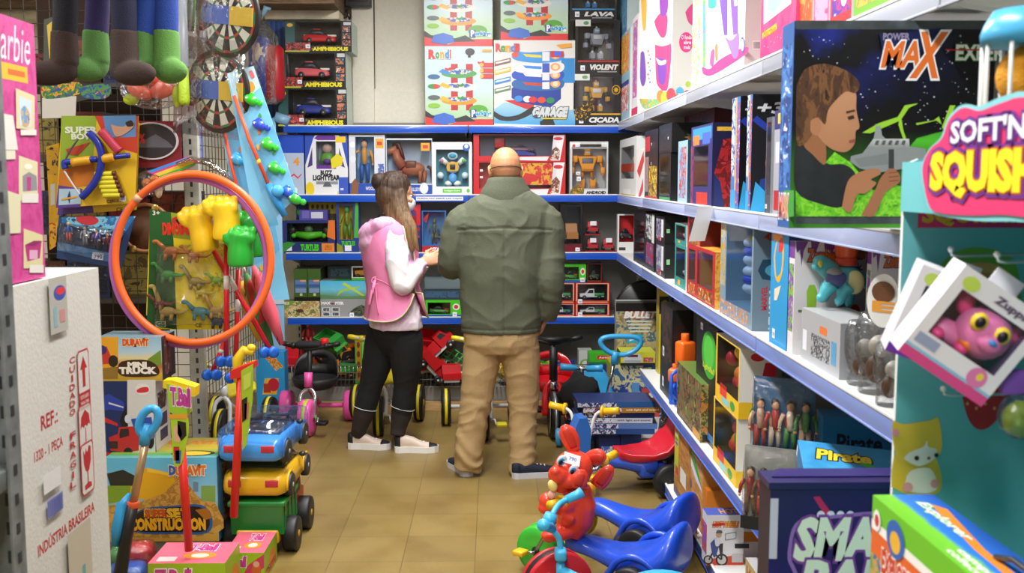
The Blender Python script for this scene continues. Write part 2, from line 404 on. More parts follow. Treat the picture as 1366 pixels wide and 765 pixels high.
def gondola(label,w,depth,levels,loc,rot,rail,panel,ztop,base_h,lip=.045,skip_rail=()):
 """bay with its front on local y=0, running back to y=depth, from x=0 to w"""
 r=thing('shelving_unit',label,'shelving unit',loc,rot)
 MB().box((0,depth,.02),(w,depth+.025,ztop),panel).build('back_panel',r)
 for x in(.012,w-.012):
  p=MB();p.box((x-.012,depth-.05,0),(x+.012,depth,ztop),STEEL)
  for k in range(int(ztop/.05)):p.box((x-.004,depth-.0506,.04+k*.05),(x+.004,depth-.05,.07+k*.05),M('#222222'))
  p.build('upright',r)
 MB().box((.002,.03,0),(w-.002,depth-.05,base_h),M('#cfd0cd',.5)).build('plinth',r)
 for i,z in enumerate(levels):
  s=MB().box((.003,.008,z-.03),(w-.003,depth-.052,z),STEEL,.003)
  for x in(.02,w-.02):s.prism([(.02,z-.03),(depth-.055,z-.03),(depth-.055,z-.1),(.05,z-.045)],(x-.002,0,0),(0,1,0),(0,0,1),(.004,0,0),STEEL)
  so=s.build('shelf',r)
  if i in skip_rail:continue
  rl=rail[i+5-len(levels)]if isinstance(rail,list)else rail
  q=MB();q.box((.004,-.004,z-lip),(w-.004,.004,z+.002),rl,.002)
  q.box((.004,-.006,z-.002),(w-.004,.004,z+.006),STEEL,.0015)
  q.box((.004,-.0075,z-lip-.001),(w-.004,-.003,z-lip+.004),rl,.001)
  q.build('price_rail',so)
 return r
yx=X_at(380,300,YS);xm=X_at(625,258,YS)
gondola('back wall shelving bay with blue price rails, left of the seam behind the man',xm-yx,.42,ZB[1:],(yx,YS,0),0,RAIL,PANEL,2.0,.12)
gondola('back wall shelving bay with blue price rails, right of the seam behind the man',1.25,.42,ZB[1:],(xm,YS,0),0,RAIL,PANEL,2.0,.12)
SEAMS=[7.1,5.9,4.6,3.3,2.0,.7]
nm=['at the far corner beside the back shelves','second from the far corner','in the middle of the row','behind the boy with blaster box','nearest, behind the teal display stand']
for i in range(5):
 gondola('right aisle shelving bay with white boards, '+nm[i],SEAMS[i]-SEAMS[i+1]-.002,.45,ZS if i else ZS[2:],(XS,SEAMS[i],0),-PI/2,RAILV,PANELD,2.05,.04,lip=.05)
bk=thing('wire_basket','long chrome wire basket of loose toys along the foot of the back shelves','basket',(0,0,0))
WIRE=M('#b9b9b4',.3,.8)
xa,xb=yx+.02,1.0;zt,zb_=.32,.17
g=MB()
for z in(zb_,zb_+.05,zb_+.1,zt):g.tube([(xa,YS-.12,z),(xb,YS-.12,z)],.004 if z==zt else .0025,WIRE,6)
g.tube([(xa,YS-.12,zt),(xa,YS+.3,zt)],.004,WIRE,6)
g.build('top_rails',bk)
g=MB();n=int((xb-xa)/.028)
for i in range(n+1):
 x=xa+(xb-xa)*i/n;g.tube([(x,YS-.12,zt),(x,YS-.12,zb_),(x,YS+.3,zb_-.01)],.0018,WIRE,4)
g.build('wire_front',bk)
MB().box((xa,YS-.1,.0),(xb,YS-.07,.06),wood_mat('#b08a58','#cda876')).build('base_board',bk,label='pale wooden board')
MB().box((xa,YS-.06,.06),(xb,YS+.3,.155),M('#8f8d88',.5)).build('basket_base',bk)
m=MB();a_,b2=X_at(555,255,YS),X_at(618,255,YS);m.box((a_,YS-.0085,1.448),(b2,YS-.0078,1.474),'#e4e8ee');m.text('PUEDA NO ABRIR LAS CAJAS',(0,YS-.009,0),V((1,0,0)),V((0,0,1)),a_+.01,1.455,b2-.01,1.467,M('#3a4a7a'),.02)
m.build('rail_notice',None,None,None,'white paper notice on the blue rail behind the standing pair','notice')
def ring(c,rx,ry,n=28,rot=0,p=2.0,tilt=None):
 """horizontal super-ellipse ring; tilt = (dz along local x, dz along local y)"""
 out=[]
 for k in range(n):
  a=2*PI*k/n;ca,sa=math.cos(a),math.sin(a)
  x=math.copysign(abs(ca)**(2/p),ca)*rx;y=math.copysign(abs(sa)**(2/p),sa)*ry
  z=(tilt[0]*x+tilt[1]*y)if tilt else 0
  out.append(V((c[0]+x*math.cos(rot)-y*math.sin(rot),c[1]+x*math.sin(rot)+y*math.cos(rot),c[2]+z)))
 return out
def curve(pts,n=4):
 """Catmull-Rom through points carrying any number of values"""
 out=[]
 P=[tuple(p)for p in pts]
 for i in range(len(P)-1):
  p0,p1,p2,p3=P[max(0,i-1)],P[i],P[i+1],P[min(len(P)-1,i+2)]
  for k in range(n):
   t=k/n
   out.append(tuple(.5*(2*b+(c-a)*t+(2*a-5*b+4*c-d)*t*t+(3*b-a-3*c+d)*t**3)for a,b,c,d in zip(p0,p1,p2,p3)))
 out.append(P[-1]);return out
def limb(mb,pts,m,n=16,sub=4):
 """pts: (x,y,z,r)"""
 q=curve(pts,sub);mb.tube([p[:3]for p in q],[p[3]for p in q],m,n)
def hand(mb,w,d,nrm,m,curl=.5,spread=.12,thumb=1,s=1.0,L=(.072,.08,.075,.058)):
 """w wrist point, d pointing direction, nrm palm normal (palm side), thumb=+1/-1 side"""
 w=V(w);d=V(d).normalized();nrm=V(nrm);nrm=(nrm-d*nrm.dot(d)).normalized();sd=d.cross(nrm)*thumb
 mb.tube([w-d*.02,w+d*.02*s,w+d*.055*s,w+d*.092*s],[(.026*s,.019*s),(.032*s,.016*s),(.041*s,.014*s),(.039*s,.012*s)],m,14,up=nrm)
 for i in range(4):
  o=(1.5-i)*.0205*s;b=w+sd*o+d*(.088-abs(i-1.2)*.004)*s;dd=(d+sd*(1.5-i)*spread*.5).normalized()
  pts=[b-d*.02*s,b];rr=[.0095*s,.0095*s];ang=curl*.55;p=b
  for j,f in enumerate((.45,.32,.25)):
   q=(dd*math.cos(ang)+nrm*math.sin(ang)).normalized();p=p+q*L[i]*f*s;pts.append(p);rr.append((.0088,.008,.0066)[j]*s);ang+=curl*.75
  mb.tube(pts,rr,m,10)
 b=w+d*.028*s+sd*.026*s
 t1=b+(d*.6+sd*.75+nrm*.35).normalized()*.036*s;t2=t1+(d*.9+sd*.3+nrm*.35).normalized()*.03*s;t3=t2+(d+nrm*.3).normalized()*.022*s
 mb.tube([w+d*.02*s,b,t1,t2,t3],[.014*s,.0145*s,.0115*s,.0102*s,.0075*s],m,10)
def head(mb,c,yaw,pitch,m,s=1.0):
 """head facing local +y; c = centre of skull"""
 T0=mb.T
 mb.T=T0@Matrix.Translation(c)@Euler((pitch,0,yaw)).to_matrix().to_4x4()@Matrix.Scale(s,4)
 mb.ell((0,-.008,.018),(.077,.096,.092),m)
 mb.ell((0,.03,-.03),(.063,.066,.085),m)
 mb.ell((0,.05,-.085),(.04,.04,.034),m)
 mb.ell((0,.012,-.062),(.058,.062,.045),m)
 mb.ell((0,.082,.012),(.046,.018,.012),m)
 mb.tube([(0,.088,.004),(0,.1,-.018),(0,.112,-.034),(0,.098,-.043)],[.007,.01,.0135,.009],m,10)
 for k in(-1,1):
  mb.ell((k*.016,.097,-.036),(.008,.01,.007),m)
  mb.ell((k*.042,.072,-.03),(.022,.02,.02),m)
  mb.ell((k*.0795,-.008,-.012),(.008,.02,.032),m,(0,k*.15,k*.35))
  mb.ell((k*.077,.0,-.036),(.008,.012,.012),m)
 mb.ell((0,.09,-.062),(.024,.01,.006),m);mb.ell((0,.088,-.072),(.02,.011,.007),m)
 mb.T=T0
def face_bits(par,c,yaw,pitch,T0,s=1.0,iris='#4a3220'):
 T=T0@Matrix.Translation(c)@Euler((pitch,0,yaw)).to_matrix().to_4x4()@Matrix.Scale(s,4)
 for k in(-1,1):
  e=MB();e.T=T;e.ell((k*.03,.076,-.004),(.0145,.0125,.011),'#efece8');e.ell((k*.03,.0865,-.004),(.0058,.003,.0058),iris);e.ell((k*.03,.0885,-.004),(.0028,.002,.0028),BLACK)
  e.build('eye',par)
  e=MB();e.T=T;e.tube([(k*.014,.095,.018),(k*.03,.094,.023),(k*.048,.078,.018)],[.0025,.0035,.0018],'#2c1f16',8);e.build('eyebrow',par)
 return T
def shoe(par,loc,ang,length,upper,sole,trim,laces,tr=None,high=.075,sole_h=.028):
 """low trainer pointing local +x, heel at origin"""
 T=Matrix.Translation(loc)@Matrix.Rotation(ang,4,'Z')
 L=length;outl=[(-.0,-.028),(.02,-.036),(.08,-.034),(.14,-.042),(.19,-.047),(.235,-.036),(.258,-.008),(.258,.012),(.235,.036),(.19,.042),(.14,.036),(.08,.032),(.02,.034),(-.0,.026),(-.008,0)]
 outl=[(x*L/.26,y)for x,y in outl]
 up=MB();up.T=T
 secs=[(-.002,.012,high*.9),(.03,.031,high),(.07,.031,high*.95),(.105,.033,high*.86),(.15,.04,.062),(.2,.043,.05),(.24,.028,.042),(.253,.012,.035)]
 rings_=[]
 for(x,hw,h)in secs:
  x=x*L/.26;pr=[]
  for k in range(14):
   a=2*PI*k/14;cy,sz=math.cos(a),math.sin(a)
   pr.append(V((x,math.copysign(abs(cy)**.8,cy)*hw,sole_h*.5+(h-sole_h*.5)*(.5+.5*math.copysign(abs(sz)**.75,sz)))))
  rings_.append(pr)
 up.loft(rings_,upper);so_root=up.build('shoe',par)
 so=MB();so.T=T;so.prism([(x,y*1.06)for x,y in outl],(0,0,0),(1,0,0),(0,1,0),(0,0,sole_h),sole);so.build('sole',so_root)
 t_=MB();t_.T=T
 t_.loft([[p*1 for p in r]for r in[[V((q.x-.003,q.y*1.12,q.z*1.0+.001))for q in rings_[0]],[V((q.x,q.y*1.07,q.z+.001))for q in rings_[1]]]],trim)
 t_.build('heel_tab',so_root)
 t_=MB();t_.T=T
 if tr:t_.loft([[V((q.x,q.y*1.05,q.z+.0015))for q in rings_[i]]for i in(5,6,7)],tr).build('toe_cap',so_root)
 l=MB();l.T=T
 for i in range(4):
  x=(.105+i*.02)*L/.26;z=.068-i*.0035+.001
  l.tube([(x,-.024,z-.012),(x+.004,0,z+.004),(x,.024,z-.012)],.003,laces,6)
 l.tube([(.1*L/.26,0,.07),(.085,.02,.085),(.075,.03,.07)],.0025,laces,6)
 l.build('laces',so_root);return so_root
def wrinkle(p,seed=0,amp=.006,sc=(9,9,16)):
 q=V((p.x*sc[0],p.y*sc[1],p.z*sc[2]))+V((seed*3.1,seed*1.7,seed))
 q+=V((noise.noise(p*4),noise.noise(p*4+V((5,1,2))),noise.noise(p*4+V((1,8,3)))))*.7
 n=1-abs(noise.noise(q))*2.2
 return amp*(n*n*.9-.35+.5*noise.noise(q*.5))
SKIN=M('#c98f68',.5,bump=.05,bscale=90);SKIN2=M('#dba582',.5)
def build_man():
 Y0=5.45;O=at(668,560,Y0);O=V((O.x,Y0,0))
 r=thing('person','standing bald person seen from behind in olive green jacket and tan trousers','person',O)
 T0=Matrix.Translation(-O)
 def q(px,py,dy=0):return at(px,py,Y0+dy)
 BM=M('#c38a62',.5,bump=.06,bscale=70)
 b=MB();b.T=T0
 hc=q(674,226,.02);head(b,hc,R(6),R(-4),BM,1.06)
 limb(b,[(*q(675,243,.0),.058),(*q(675,262,-.01),.062),(*q(675,285,-.02),.075)],BM)
 tors=[(676,272,.1,.07),(675,290,.18,.09),(672,330,.175,.105),(668,380,.16,.105),(668,430,.165,.11),(668,458,.16,.11)]
 b.loft([ring(q(x,y),rx*.9,ry*.88,24)for x,y,rx,ry in tors],BM)
 la=[q(617,292,0),q(602,355,.01),q(622,345,.26)]
 ra=[q(731,294,0),q(739,368,-.05),q(728,424,.04)]
 for A,rr in((la,(.05,.038,.026)),(ra,(.05,.038,.027))):
  limb(b,[(*A[0],rr[0]),(*A[1],rr[1]),(*A[2],rr[2])],BM,14,5)
 hand(b,la[2],(.55,.5,.25),(0,.5,.9),BM,.9,thumb=-1)
 hand(b,ra[2],(-.35,.25,-1),(-1,.2,.2),BM,.6,thumb=1)
 Lf,Rf=atz(617,636,0),atz(697,638,0)
 lp=[(645,448,.0,.1),(643,470,.0,.104),(640,495,.0,.098),(636,530,.0,.088),(630,565,-.01,.08),(626,598,-.02,.078),(624,618,-.02,.074),(623,626,-.02,.072)]
 rp=[(692,448,.0,.1),(694,470,.0,.104),(696,495,.0,.098),(698,530,.01,.086),(698,565,.0,.078),(698,598,-.01,.073),(697,622,-.02,.072),(697,632,-.02,.07)]
 for A in(lp,rp):limb(b,[(*q(x,y,dy),rr*(.72 if y<600 else .5))for x,y,dy,rr in A],BM,14)
 remesh(b,.005,5).build('body',r)
 T=face_bits(r,hc,R(6),R(-4),T0,1.06)
 k=MB();k.T=T
 k.ell((0,.078,-.058),(.055,.05,.05),M('#dfe4e6',.7));k.build('face_mask',r,label='pale face mask')
 k=MB();k.T=T
 ts=[((.079+.001)*math.sin(a),-.008-.098*math.cos(a),-.004+.012*math.cos(a))for a in[R(x)for x in range(-150,151,10)]]
 k.tube(ts,.0022,'#241a14',6);k.build('mask_strap',r,label='thin dark elastic strap')
 J=M('#575d4a',.75,bump=.35,bscale=260,var=.15)
 j=MB();j.T=T0
 jt=[(676,252,.1,.085,0),(676,259,.15,.095,0),(676,267,.2,.108,0),(675,277,.235,.122,0),(673,298,.25,.135,-.01),(671,330,.24,.145,-.01),(669,365,.225,.15,-.01),(668,400,.215,.15,-.0),(668,432,.212,.15,0),(668,442,.206,.146,0)]
 jj=curve([(x,y,rx,ry,dy)for x,y,rx,ry,dy in jt],3)
 j.loft([ring(q(x,y,dy),rx,ry,32,0,2.3)for x,y,rx,ry,dy in jj],J)
 limb(j,[(*q(646,286,0),.075),(*q(617,298,.0),.092),(*q(607,328,-.01),.08),(*q(603,352,.02),.078),(*q(607,352,.14),.066),(*q(619,347,.24),.055)],J,18,5)
 limb(j,[(*q(704,286,0),.075),(*q(729,298,.0),.092),(*q(733,334,-.02),.082),(*q(734,372,-.05),.076),(*q(734,400,-.02),.066),(*q(729,424,.02),.05)],J,18,5)
 zs=q(675,306).z;xc=q(673,330).x-O.x;ze=q(673,436).z
 def disp(p,n):
  d=wrinkle(p,1,.006,(4.5,4.5,6.5))+wrinkle(p,5,.004,(10,10,8))
  gate=max(0,noise.noise(p*4.3+V((2,7,1)))+.15)*1.3
  s=math.sin((p.z*1.0+abs(p.x-xc)*.55)*42+noise.noise(p*6)*5);low=max(0,min(1,(1.2-p.z)/.25))
  d+=s*.003*low*gate
  if abs(p.x-xc)>.2 and .95<p.z<1.35:d+=math.sin(p.z*70+noise.noise(p*6)*5+p.x*20)*.006*gate
  if n.y<-.15 and abs(p.x-xc)<.25:
   if abs(p.z-zs-.012*math.cos((p.x-xc)*6))<.006:d-=.006
   elif zs-.02<p.z<zs:d+=.0015
   if abs(p.x-xc)<.005 and .75<p.z<zs:d-=.003
  if p.z<ze:d+=.003
  if abs(p.z-ze)<.005:d-=.003
  return d
 remesh(j,.0065,4,disp=disp).build('jacket',r)
 c=MB();c.T=T0
 cr_=[]
 for(y,rx,ry,dy)in((272,.15,.108,-.0),(262,.145,.106,0),(252,.126,.1,.0),(244,.104,.094,.005),(239,.097,.09,.005),(238,.09,.083,.01),(246,.082,.08,.01),(262,.082,.08,.0)):
  cr_.append(ring(q(675,y,dy),rx,ry,28,0,2,(0,-.12)))
 c.loft(cr_,J,caps=False);c.build('collar',r)
 K=M('#b3976a',.8,bump=.3,bscale=240,var=.1)
 p_=MB();p_.T=T0
 hip=[(668,425,.185,.125),(668,445,.2,.14),(668,458,.2,.14),(668,470,.17,.12)]
 p_.loft([ring(q(x,y),rx,ry,28,0,2.3)for x,y,rx,ry in hip],K)
 for A in(lp,rp):limb(p_,[(*q(x,y,dy),rr)for x,y,dy,rr in A],K,20,4)
 def dp(p,n):
  lo=max(0,min(1,(.55-p.z)/.4));hi=max(0,min(1,(p.z-.7)/.15))
  d=wrinkle(p,4,.004,(6,6,9))
  gt=max(0,noise.noise(p*5+V((3,1,6)))+.25)
  d+=wrinkle(p,9,.004+.004*lo,(5,5,10))+math.sin(p.z*(62+20*lo)+noise.noise(V((p.x*9,p.y*9,p.z*5)))*6)*(.001+.006*lo)*gt
  d+=hi*math.sin((p.z*30-abs(p.x)*45))*.002
  if abs(abs(p.x+.005)-.1)<.0045 and p.z>.76 and n.y<0 and p.z<.8:d-=.003
  return d
 remesh(p_,.0065,4,disp=dp).build('trousers',r)
 NAVY=M('#171d33',.8,bump=.2,bscale=300)
 for loc,ang in(((Lf.x+.03,Lf.y-.0,0),R(112)),((Rf.x-.05,Rf.y+.0,0),R(14))):
  shoe(r,V(loc)-O,ang,.27,NAVY,M('#c9cbd2',.5),NAVY,'#d8d8d8',high=.085,sole_h=.03)
def build_woman():
 Y0=5.95;O=at(520,560,Y0);O=V((O.x,Y0,0))
 r=thing('person','standing person in pink tabard and black leggings with brown bun, face mask and glasses','person',O)
 T0=Matrix.Translation(-O)
 def q(px,py,dy=0):return at(px,py,Y0+dy)
 BM=M('#cf9b7a',.5,bump=.05,bscale=80)
 yaw=R(-62)
 b=MB();b.T=T0
 hc=q(529,257,.0);head(b,hc,yaw,R(-12),BM,.98)
 limb(b,[(*q(524,275),.05),(*q(521,292),.052),(*q(519,310),.07)],BM)
 rot=yaw
 tors=[(519,300,.1,.06),(519,315,.165,.085),(521,345,.15,.1),(524,380,.125,.09),(525,410,.15,.105),(525,436,.13,.095),(524,446,.1,.075)]
 b.loft([ring(q(x,y),rx,ry,24,rot)for x,y,rx,ry in tors],BM)
 ra=[q(527,318,-.13),q(532,385,-.19),q(563,350,-.1)]
 fa=[q(530,318,.13),q(545,380,.16),q(568,350,.1)]
 for A in(ra,fa):limb(b,[(*A[0],.045),(*A[1],.035),(*A[2],.024)],BM,14,5)
 hand(b,ra[2],(1,.25,.32),(-.1,.9,-.25),BM,.25,thumb=1,s=.93)
 hand(b,fa[2],(1,-.2,.3),(0,-.9,-.2),BM,.5,thumb=-1,s=.93)
 A1,A2=atz(478,598,0),atz(538,603,0)
 c1=[(511,434,.045,.09),(509,455,.05,.1),(503,485,.04,.09),(495,515,.03,.07),(487,545,.02,.066),(480,570,.0,.048),(477,580,-.0,.043)]
 c2=[(539,434,-.045,.09),(541,455,-.05,.102),(542,485,-.04,.093),(541,515,-.03,.072),(537,545,-.02,.066),(532,570,0,.048),(530,582,0,.043)]
 dy1,dy2=A1.y-Y0,A2.y-Y0
 def legp(c_,d_,f):
  return[(*q(x,y,dy+(d_-dy)*max(0,(i-3)/3)if i>3 else dy),rr*f)for i,(x,y,dy,rr)in enumerate(c_)]
 for c_,d_ in((c1,dy1),(c2,dy2)):limb(b,legp(c_,d_,.74),BM,14)
 remesh(b,.005,5).build('body',r)
 T=face_bits(r,hc,yaw,R(-12),T0,.98)
 k=MB();k.T=T
 k.ell((0,.07,-.054),(.058,.055,.054),M('#dcdfe3',.75));k.ell((0,.1,-.05),(.03,.032,.04),M('#dcdfe3',.75))
 k=remesh(k,.004,5);k.build('face_mask',r,label='white face mask')
 for s in(-1,1):
  k=MB();k.T=T;k.tube([(s*.06,.075,-.035),(s*.083,.0,-.008),(s*.08,-.01,-.02),(s*.06,.06,-.08)],.0016,'#e2e2e2',6);k.build('mask_loop',r)
 k=MB();k.T=T
 for s in(-1,1):
  k.tube([(s*.034+.024*math.cos(a),.104-abs(s*.034+.024*math.cos(a))*.12,-.004+.017*math.sin(a))for a in[2*PI*i/18 for i in range(18)]],.0015,'#6b4a34',6,closed=True)
  k.tube([(s*.057,.096,.0),(s*.08,.0,.004),(s*.082,-.018,-.01)],.0015,'#6b4a34',6)
 k.tube([(-.011,.104,0),(0,.107,.004),(.011,.104,0)],.0014,'#6b4a34',6);k.build('glasses',r)
 def hair_mat():
  m,nt,bs=newmat('hair');tc=nt.nodes.new('ShaderNodeTexCoord');mp=nt.nodes.new('ShaderNodeMapping');mp.inputs['Scale'].default_value=(90,90,4)
  nz=nt.nodes.new('ShaderNodeTexNoise');nz.inputs['Scale'].default_value=1.2;nz.inputs['Detail'].default_value=5
  sx=nt.nodes.new('ShaderNodeSeparateXYZ');mr=nt.nodes.new('ShaderNodeMapRange');mr.inputs['From Min'].default_value=1.56;mr.inputs['From Max'].default_value=1.28
  cr=nt.nodes.new('ShaderNodeValToRGB');cr.color_ramp.elements[0].color=lin('#170d09');cr.color_ramp.elements[1].color=lin('#4f3420');cr.color_ramp.elements[0].position=.35;cr.color_ramp.elements[1].position=.7
  c2=nt.nodes.new('ShaderNodeValToRGB');c2.color_ramp.elements[0].color=lin('#38261a');c2.color_ramp.elements[1].color=lin('#a8804e')
  mx=nt.nodes.new('ShaderNodeMix');mx.data_type='RGBA'
  L=nt.links.new;L(tc.outputs['Object'],mp.inputs['Vector']);L(mp.outputs['Vector'],nz.inputs['Vector']);L(nz.outputs['Fac'],cr.inputs['Fac']);L(nz.outputs['Fac'],c2.inputs['Fac'])
  L(tc.outputs['Object'],sx.inputs['Vector']);L(sx.outputs['Z'],mr.inputs['Value']);L(mr.outputs['Result'],mx.inputs['Factor']);L(cr.outputs['Color'],mx.inputs['A']);L(c2.outputs['Color'],mx.inputs['B'])
  L(mx.outputs['Result'],bs.inputs['Base Color']);bs.inputs['Roughness'].default_value=.6
  bp=nt.nodes.new('ShaderNodeBump');bp.inputs['Strength'].default_value=.8;bp.inputs['Distance'].default_value=.006;L(nz.outputs['Fac'],bp.inputs['Height']);L(bp.outputs['Normal'],bs.inputs['Normal'])
  return m
 HM=hair_mat()
 h=MB();h.T=T
 h.ell((0,-.022,.03),(.086,.1,.096),HM);h.ell((0,-.05,-.02),(.08,.075,.09),HM)
 h.T=T0
 bun=q(507,243,-.02);
 h.ell(bun,(.05,.045,.052),HM,(0,.5,0));h.ell(bun+V((-.012,0,.02)),(.035,.04,.03),HM);h.ell(bun+V((.03,0,-.005)),(.035,.04,.04),HM)
 for px,dy,w_ in((520,-.05,.05),(529,-.075,.045),(536,-.085,.035),(516,.02,.05)):
  e=px+(18 if px>518 else 8)
  limb(h,[(*q(px-2,255,dy*.6),w_),(*q(px+2,280,dy),w_*.95),(*q((px+e)/2+4,302,dy*1.2-.03),w_*.8),(*q(e,322,dy*1.2-.05),w_*.5),(*q(e+4,336,dy*1.2-.05),w_*.2)],HM,14)
 hr=remesh(h,.006,3,disp=lambda p,n:.004*noise.noise(V((p.x*60,p.y*60,p.z*6)))).build('hair',r)
 TD=PR(['#efe9ee','#eee8ec','#efeaee','#e4cfe2','#d5a6cc','#e6cfe2'],4,.8,3,hard=False)
 TD2=PR(['#dd9fc4','#d58abb','#e8b9d6','#cf86bb'],9,.8,5,hard=False)
 HO=MB();HO.T=T0
 tb=[(519,294,.1,.075),(519,304,.165,.1),(519,322,.19,.125),(521,350,.18,.135),(524,382,.16,.122),(527,410,.182,.138),(528,430,.195,.148),(528,437,.192,.146)]
 HO.loft([ring(q(x,y),rx,ry,28,rot)for x,y,rx,ry in curve(tb,3)],TD)
 limb(HO,[(*q(521,310,-.1),.07),(*q(528,322,-.14),.072),(*q(530,352,-.18),.066),(*q(534,378,-.19),.06),(*q(541,378,-.185),.056),(*q(552,364,-.15),.05),(*q(563,351,-.1),.04)],TD,16,5)
 limb(HO,[(*q(524,310,.1),.07),(*q(532,330,.14),.066),(*q(545,376,.16),.054),(*q(555,365,.14),.048),(*q(566,351,.1),.038)],TD,16,5)
 zc=q(520,345).z
 remesh(HO,.0065,4,disp=lambda p,n:wrinkle(p,2,.009,(6,6,8))).build('hoodie',r)
 hd=MB();hd.T=T0
 for a in([(*q(530,303,-.1),.03),(*q(514,300,-.12),.045),(*q(498,308,-.07),.058),(*q(492,314,.0),.06),(*q(500,308,.09),.05),(*q(520,302,.11),.03)],[(*q(516,306,-.12),.035),(*q(498,320,-.07),.055),(*q(492,326,.0),.056),(*q(502,318,.08),.05)],[(*q(506,318,-.09),.03),(*q(491,336,-.03),.034),(*q(493,336,.04),.034)]):limb(hd,a,TD2,16,5)
 remesh(hd,.007,6,disp=lambda p,n:wrinkle(p,6,.01,(7,7,8))).build('hood',r,label='lilac tie-dyed hood lying on the back')
 cl=MB();cl.T=T0;cl.tube([q(521,291)+V((.062*math.cos(a),.062*math.sin(a),.01*math.cos(a)))for a in[2*PI*i/20 for i in range(20)]],[(.014,.03)]*20,M('#15151b',.9),8,closed=True);cl.build('undershirt_collar',r)
 PK=M('#f08ab8',.7,bump=.2,bscale=200);TRIM=M('#c9cf9a',.8)
 def panel(a0,a1,zfun,name,off=.014):
  """curved panel over the hoodie between angles a0..a1 (local ring angle)"""
  prof=curve([(x,y,rx+off,ry+off)for x,y,rx,ry in[(519,293,.105,.08),(519,303,.17,.105),(519,322,.192,.127),(521,350,.182,.137),(524,382,.17,.13),(527,410,.195,.15),(528,436,.21,.162)]],5)
  g=MB();g.T=T0;nA=24;vs=[];fs=[]
  for(x,y,rx,ry)in prof:
   c=q(x,y)
   for k in range(nA+1):
    a=a0+(a1-a0)*k/nA;lx,ly=math.cos(a)*rx,math.sin(a)*ry
    p=V((c.x+lx*math.cos(rot)-ly*math.sin(rot),c.y+lx*math.sin(rot)+ly*math.cos(rot),c.z))
    t_=k/nA
    drop=zfun(t_)
    if p.z<drop:p.z=drop
    d=(p-V((c.x,c.y,p.z))).normalized();p+=d*(wrinkle(p,3,.007,(9,9,7))+.004)
    vs.append(p)
  W=nA+1
  for i in range(len(prof)-1):
   for k in range(nA):
    f=(i*W+k,i*W+k+1,(i+1)*W+k+1,(i+1)*W+k)
    zz=[vs[j].z for j in f]
    fs.append(f)
  g.add(vs,fs,PK,True);o=g.build(name,r)
  sm=o.modifiers.new('thick','SOLIDIFY');sm.thickness=.004;sm.offset=0
  tt=MB();tt.T=T0
  side0=[vs[i*W]for i in range(3,len(prof))];side1=[vs[i*W+nA]for i in range(3,len(prof))]
  hem=[vs[(len(prof)-1)*W+k]for k in range(W)]
  path=[p for p in side0]+hem[1:-1]+list(reversed(side1))
  pp=[path[0]]
  for p in path[1:]:
   if(p-pp[-1]).length>.004:pp.append(p)
  tt.tube(pp,.0042,TRIM,6);tt.build('binding',o,label='pale green binding')
  return o
 zl=q(520,424).z;zu=q(530,388).z
 hemf=lambda t:zl+(zu-zl)*max(0,(abs(t-.5)*2))**5
 panel(R(182),R(366),hemf,'tabard_back')
 panel(R(28),R(160),hemf,'tabard_front')
 tie=MB();tie.T=T0
 kn=q(501,372,-.135)
 for e in((497,392,-.16),(492,408,-.16),(505,420,-.17)):
  tie.tube(curve([tuple(kn),tuple(q((501+e[0])/2-1,(372+e[1])/2,-.165)),tuple(q(*e))],4),[(.009,.003)]*9,PK,8)
 for dx in(-.02,.022):tie.tube([kn+V((dx*math.sin(a),-.004,.022*math.cos(a)-.012))for a in[2*PI*i/12 for i in range(12)]],[(.008,.003)]*12,PK,8,closed=True)
 tie.ell(kn,.012,PK)
 tie.tube(curve([tuple(kn),tuple(q(512,376,-.165)),tuple(q(524,384,-.175))],4),[(.009,.003)]*9,PK,8)
 tie.build('waist_tie',r)
 LG=M('#0e0e12',.85);SH=M('#2a2220',.8)
 g=MB();g.T=T0
 g.loft([ring(q(x,y),rx,ry,28,rot)for x,y,rx,ry in((525,415,.15,.11),(525,432,.16,.12),(524,446,.155,.115),(524,460,.13,.095),(524,472,.08,.06))],LG)
 for c_,d_ in((c1,dy1),(c2,dy2)):
  limb(g,legp(c_,d_,1),LG,18)
 zz=.33
 remesh(g,.0065,4,disp=lambda p,n:wrinkle(p,8,.002,(8,8,14)),mats=[LG,SH],matfn=lambda c:1 if c.z<.235+.25*(c.x-(-.13 if c.x<.02 else .05))*-1 else 0).build('leggings',r)
 for px,py,d_ in((487,545,dy1),(537,545,dy2)):
  ln=MB();ln.T=T0;c=q(px,py,d_*.6);ln.tube([c+V((.069*math.cos(a),.069*math.sin(a),-.25*.069*math.cos(a)+.005))for a in[2*PI*i/24 for i in range(24)]],.0022,'#d8d8dc',6,closed=True)
  ln.build('piping',r,label='thin white piping round the calf')
 CR=M('#d9c6b8',.6);BK=M('#15161a',.6);WH=M('#e9e8e6',.5)
 shoe(r,V((A1.x-.055,A1.y,0))-O,R(-4),.255,CR,WH,BK,'#efefef',tr=BK,high=.102,sole_h=.036)
 shoe(r,V((A2.x-.045,A2.y,0))-O,R(2),.255,CR,WH,BK,'#efefef',tr=BK,high=.102,sole_h=.036)
build_man();build_woman()
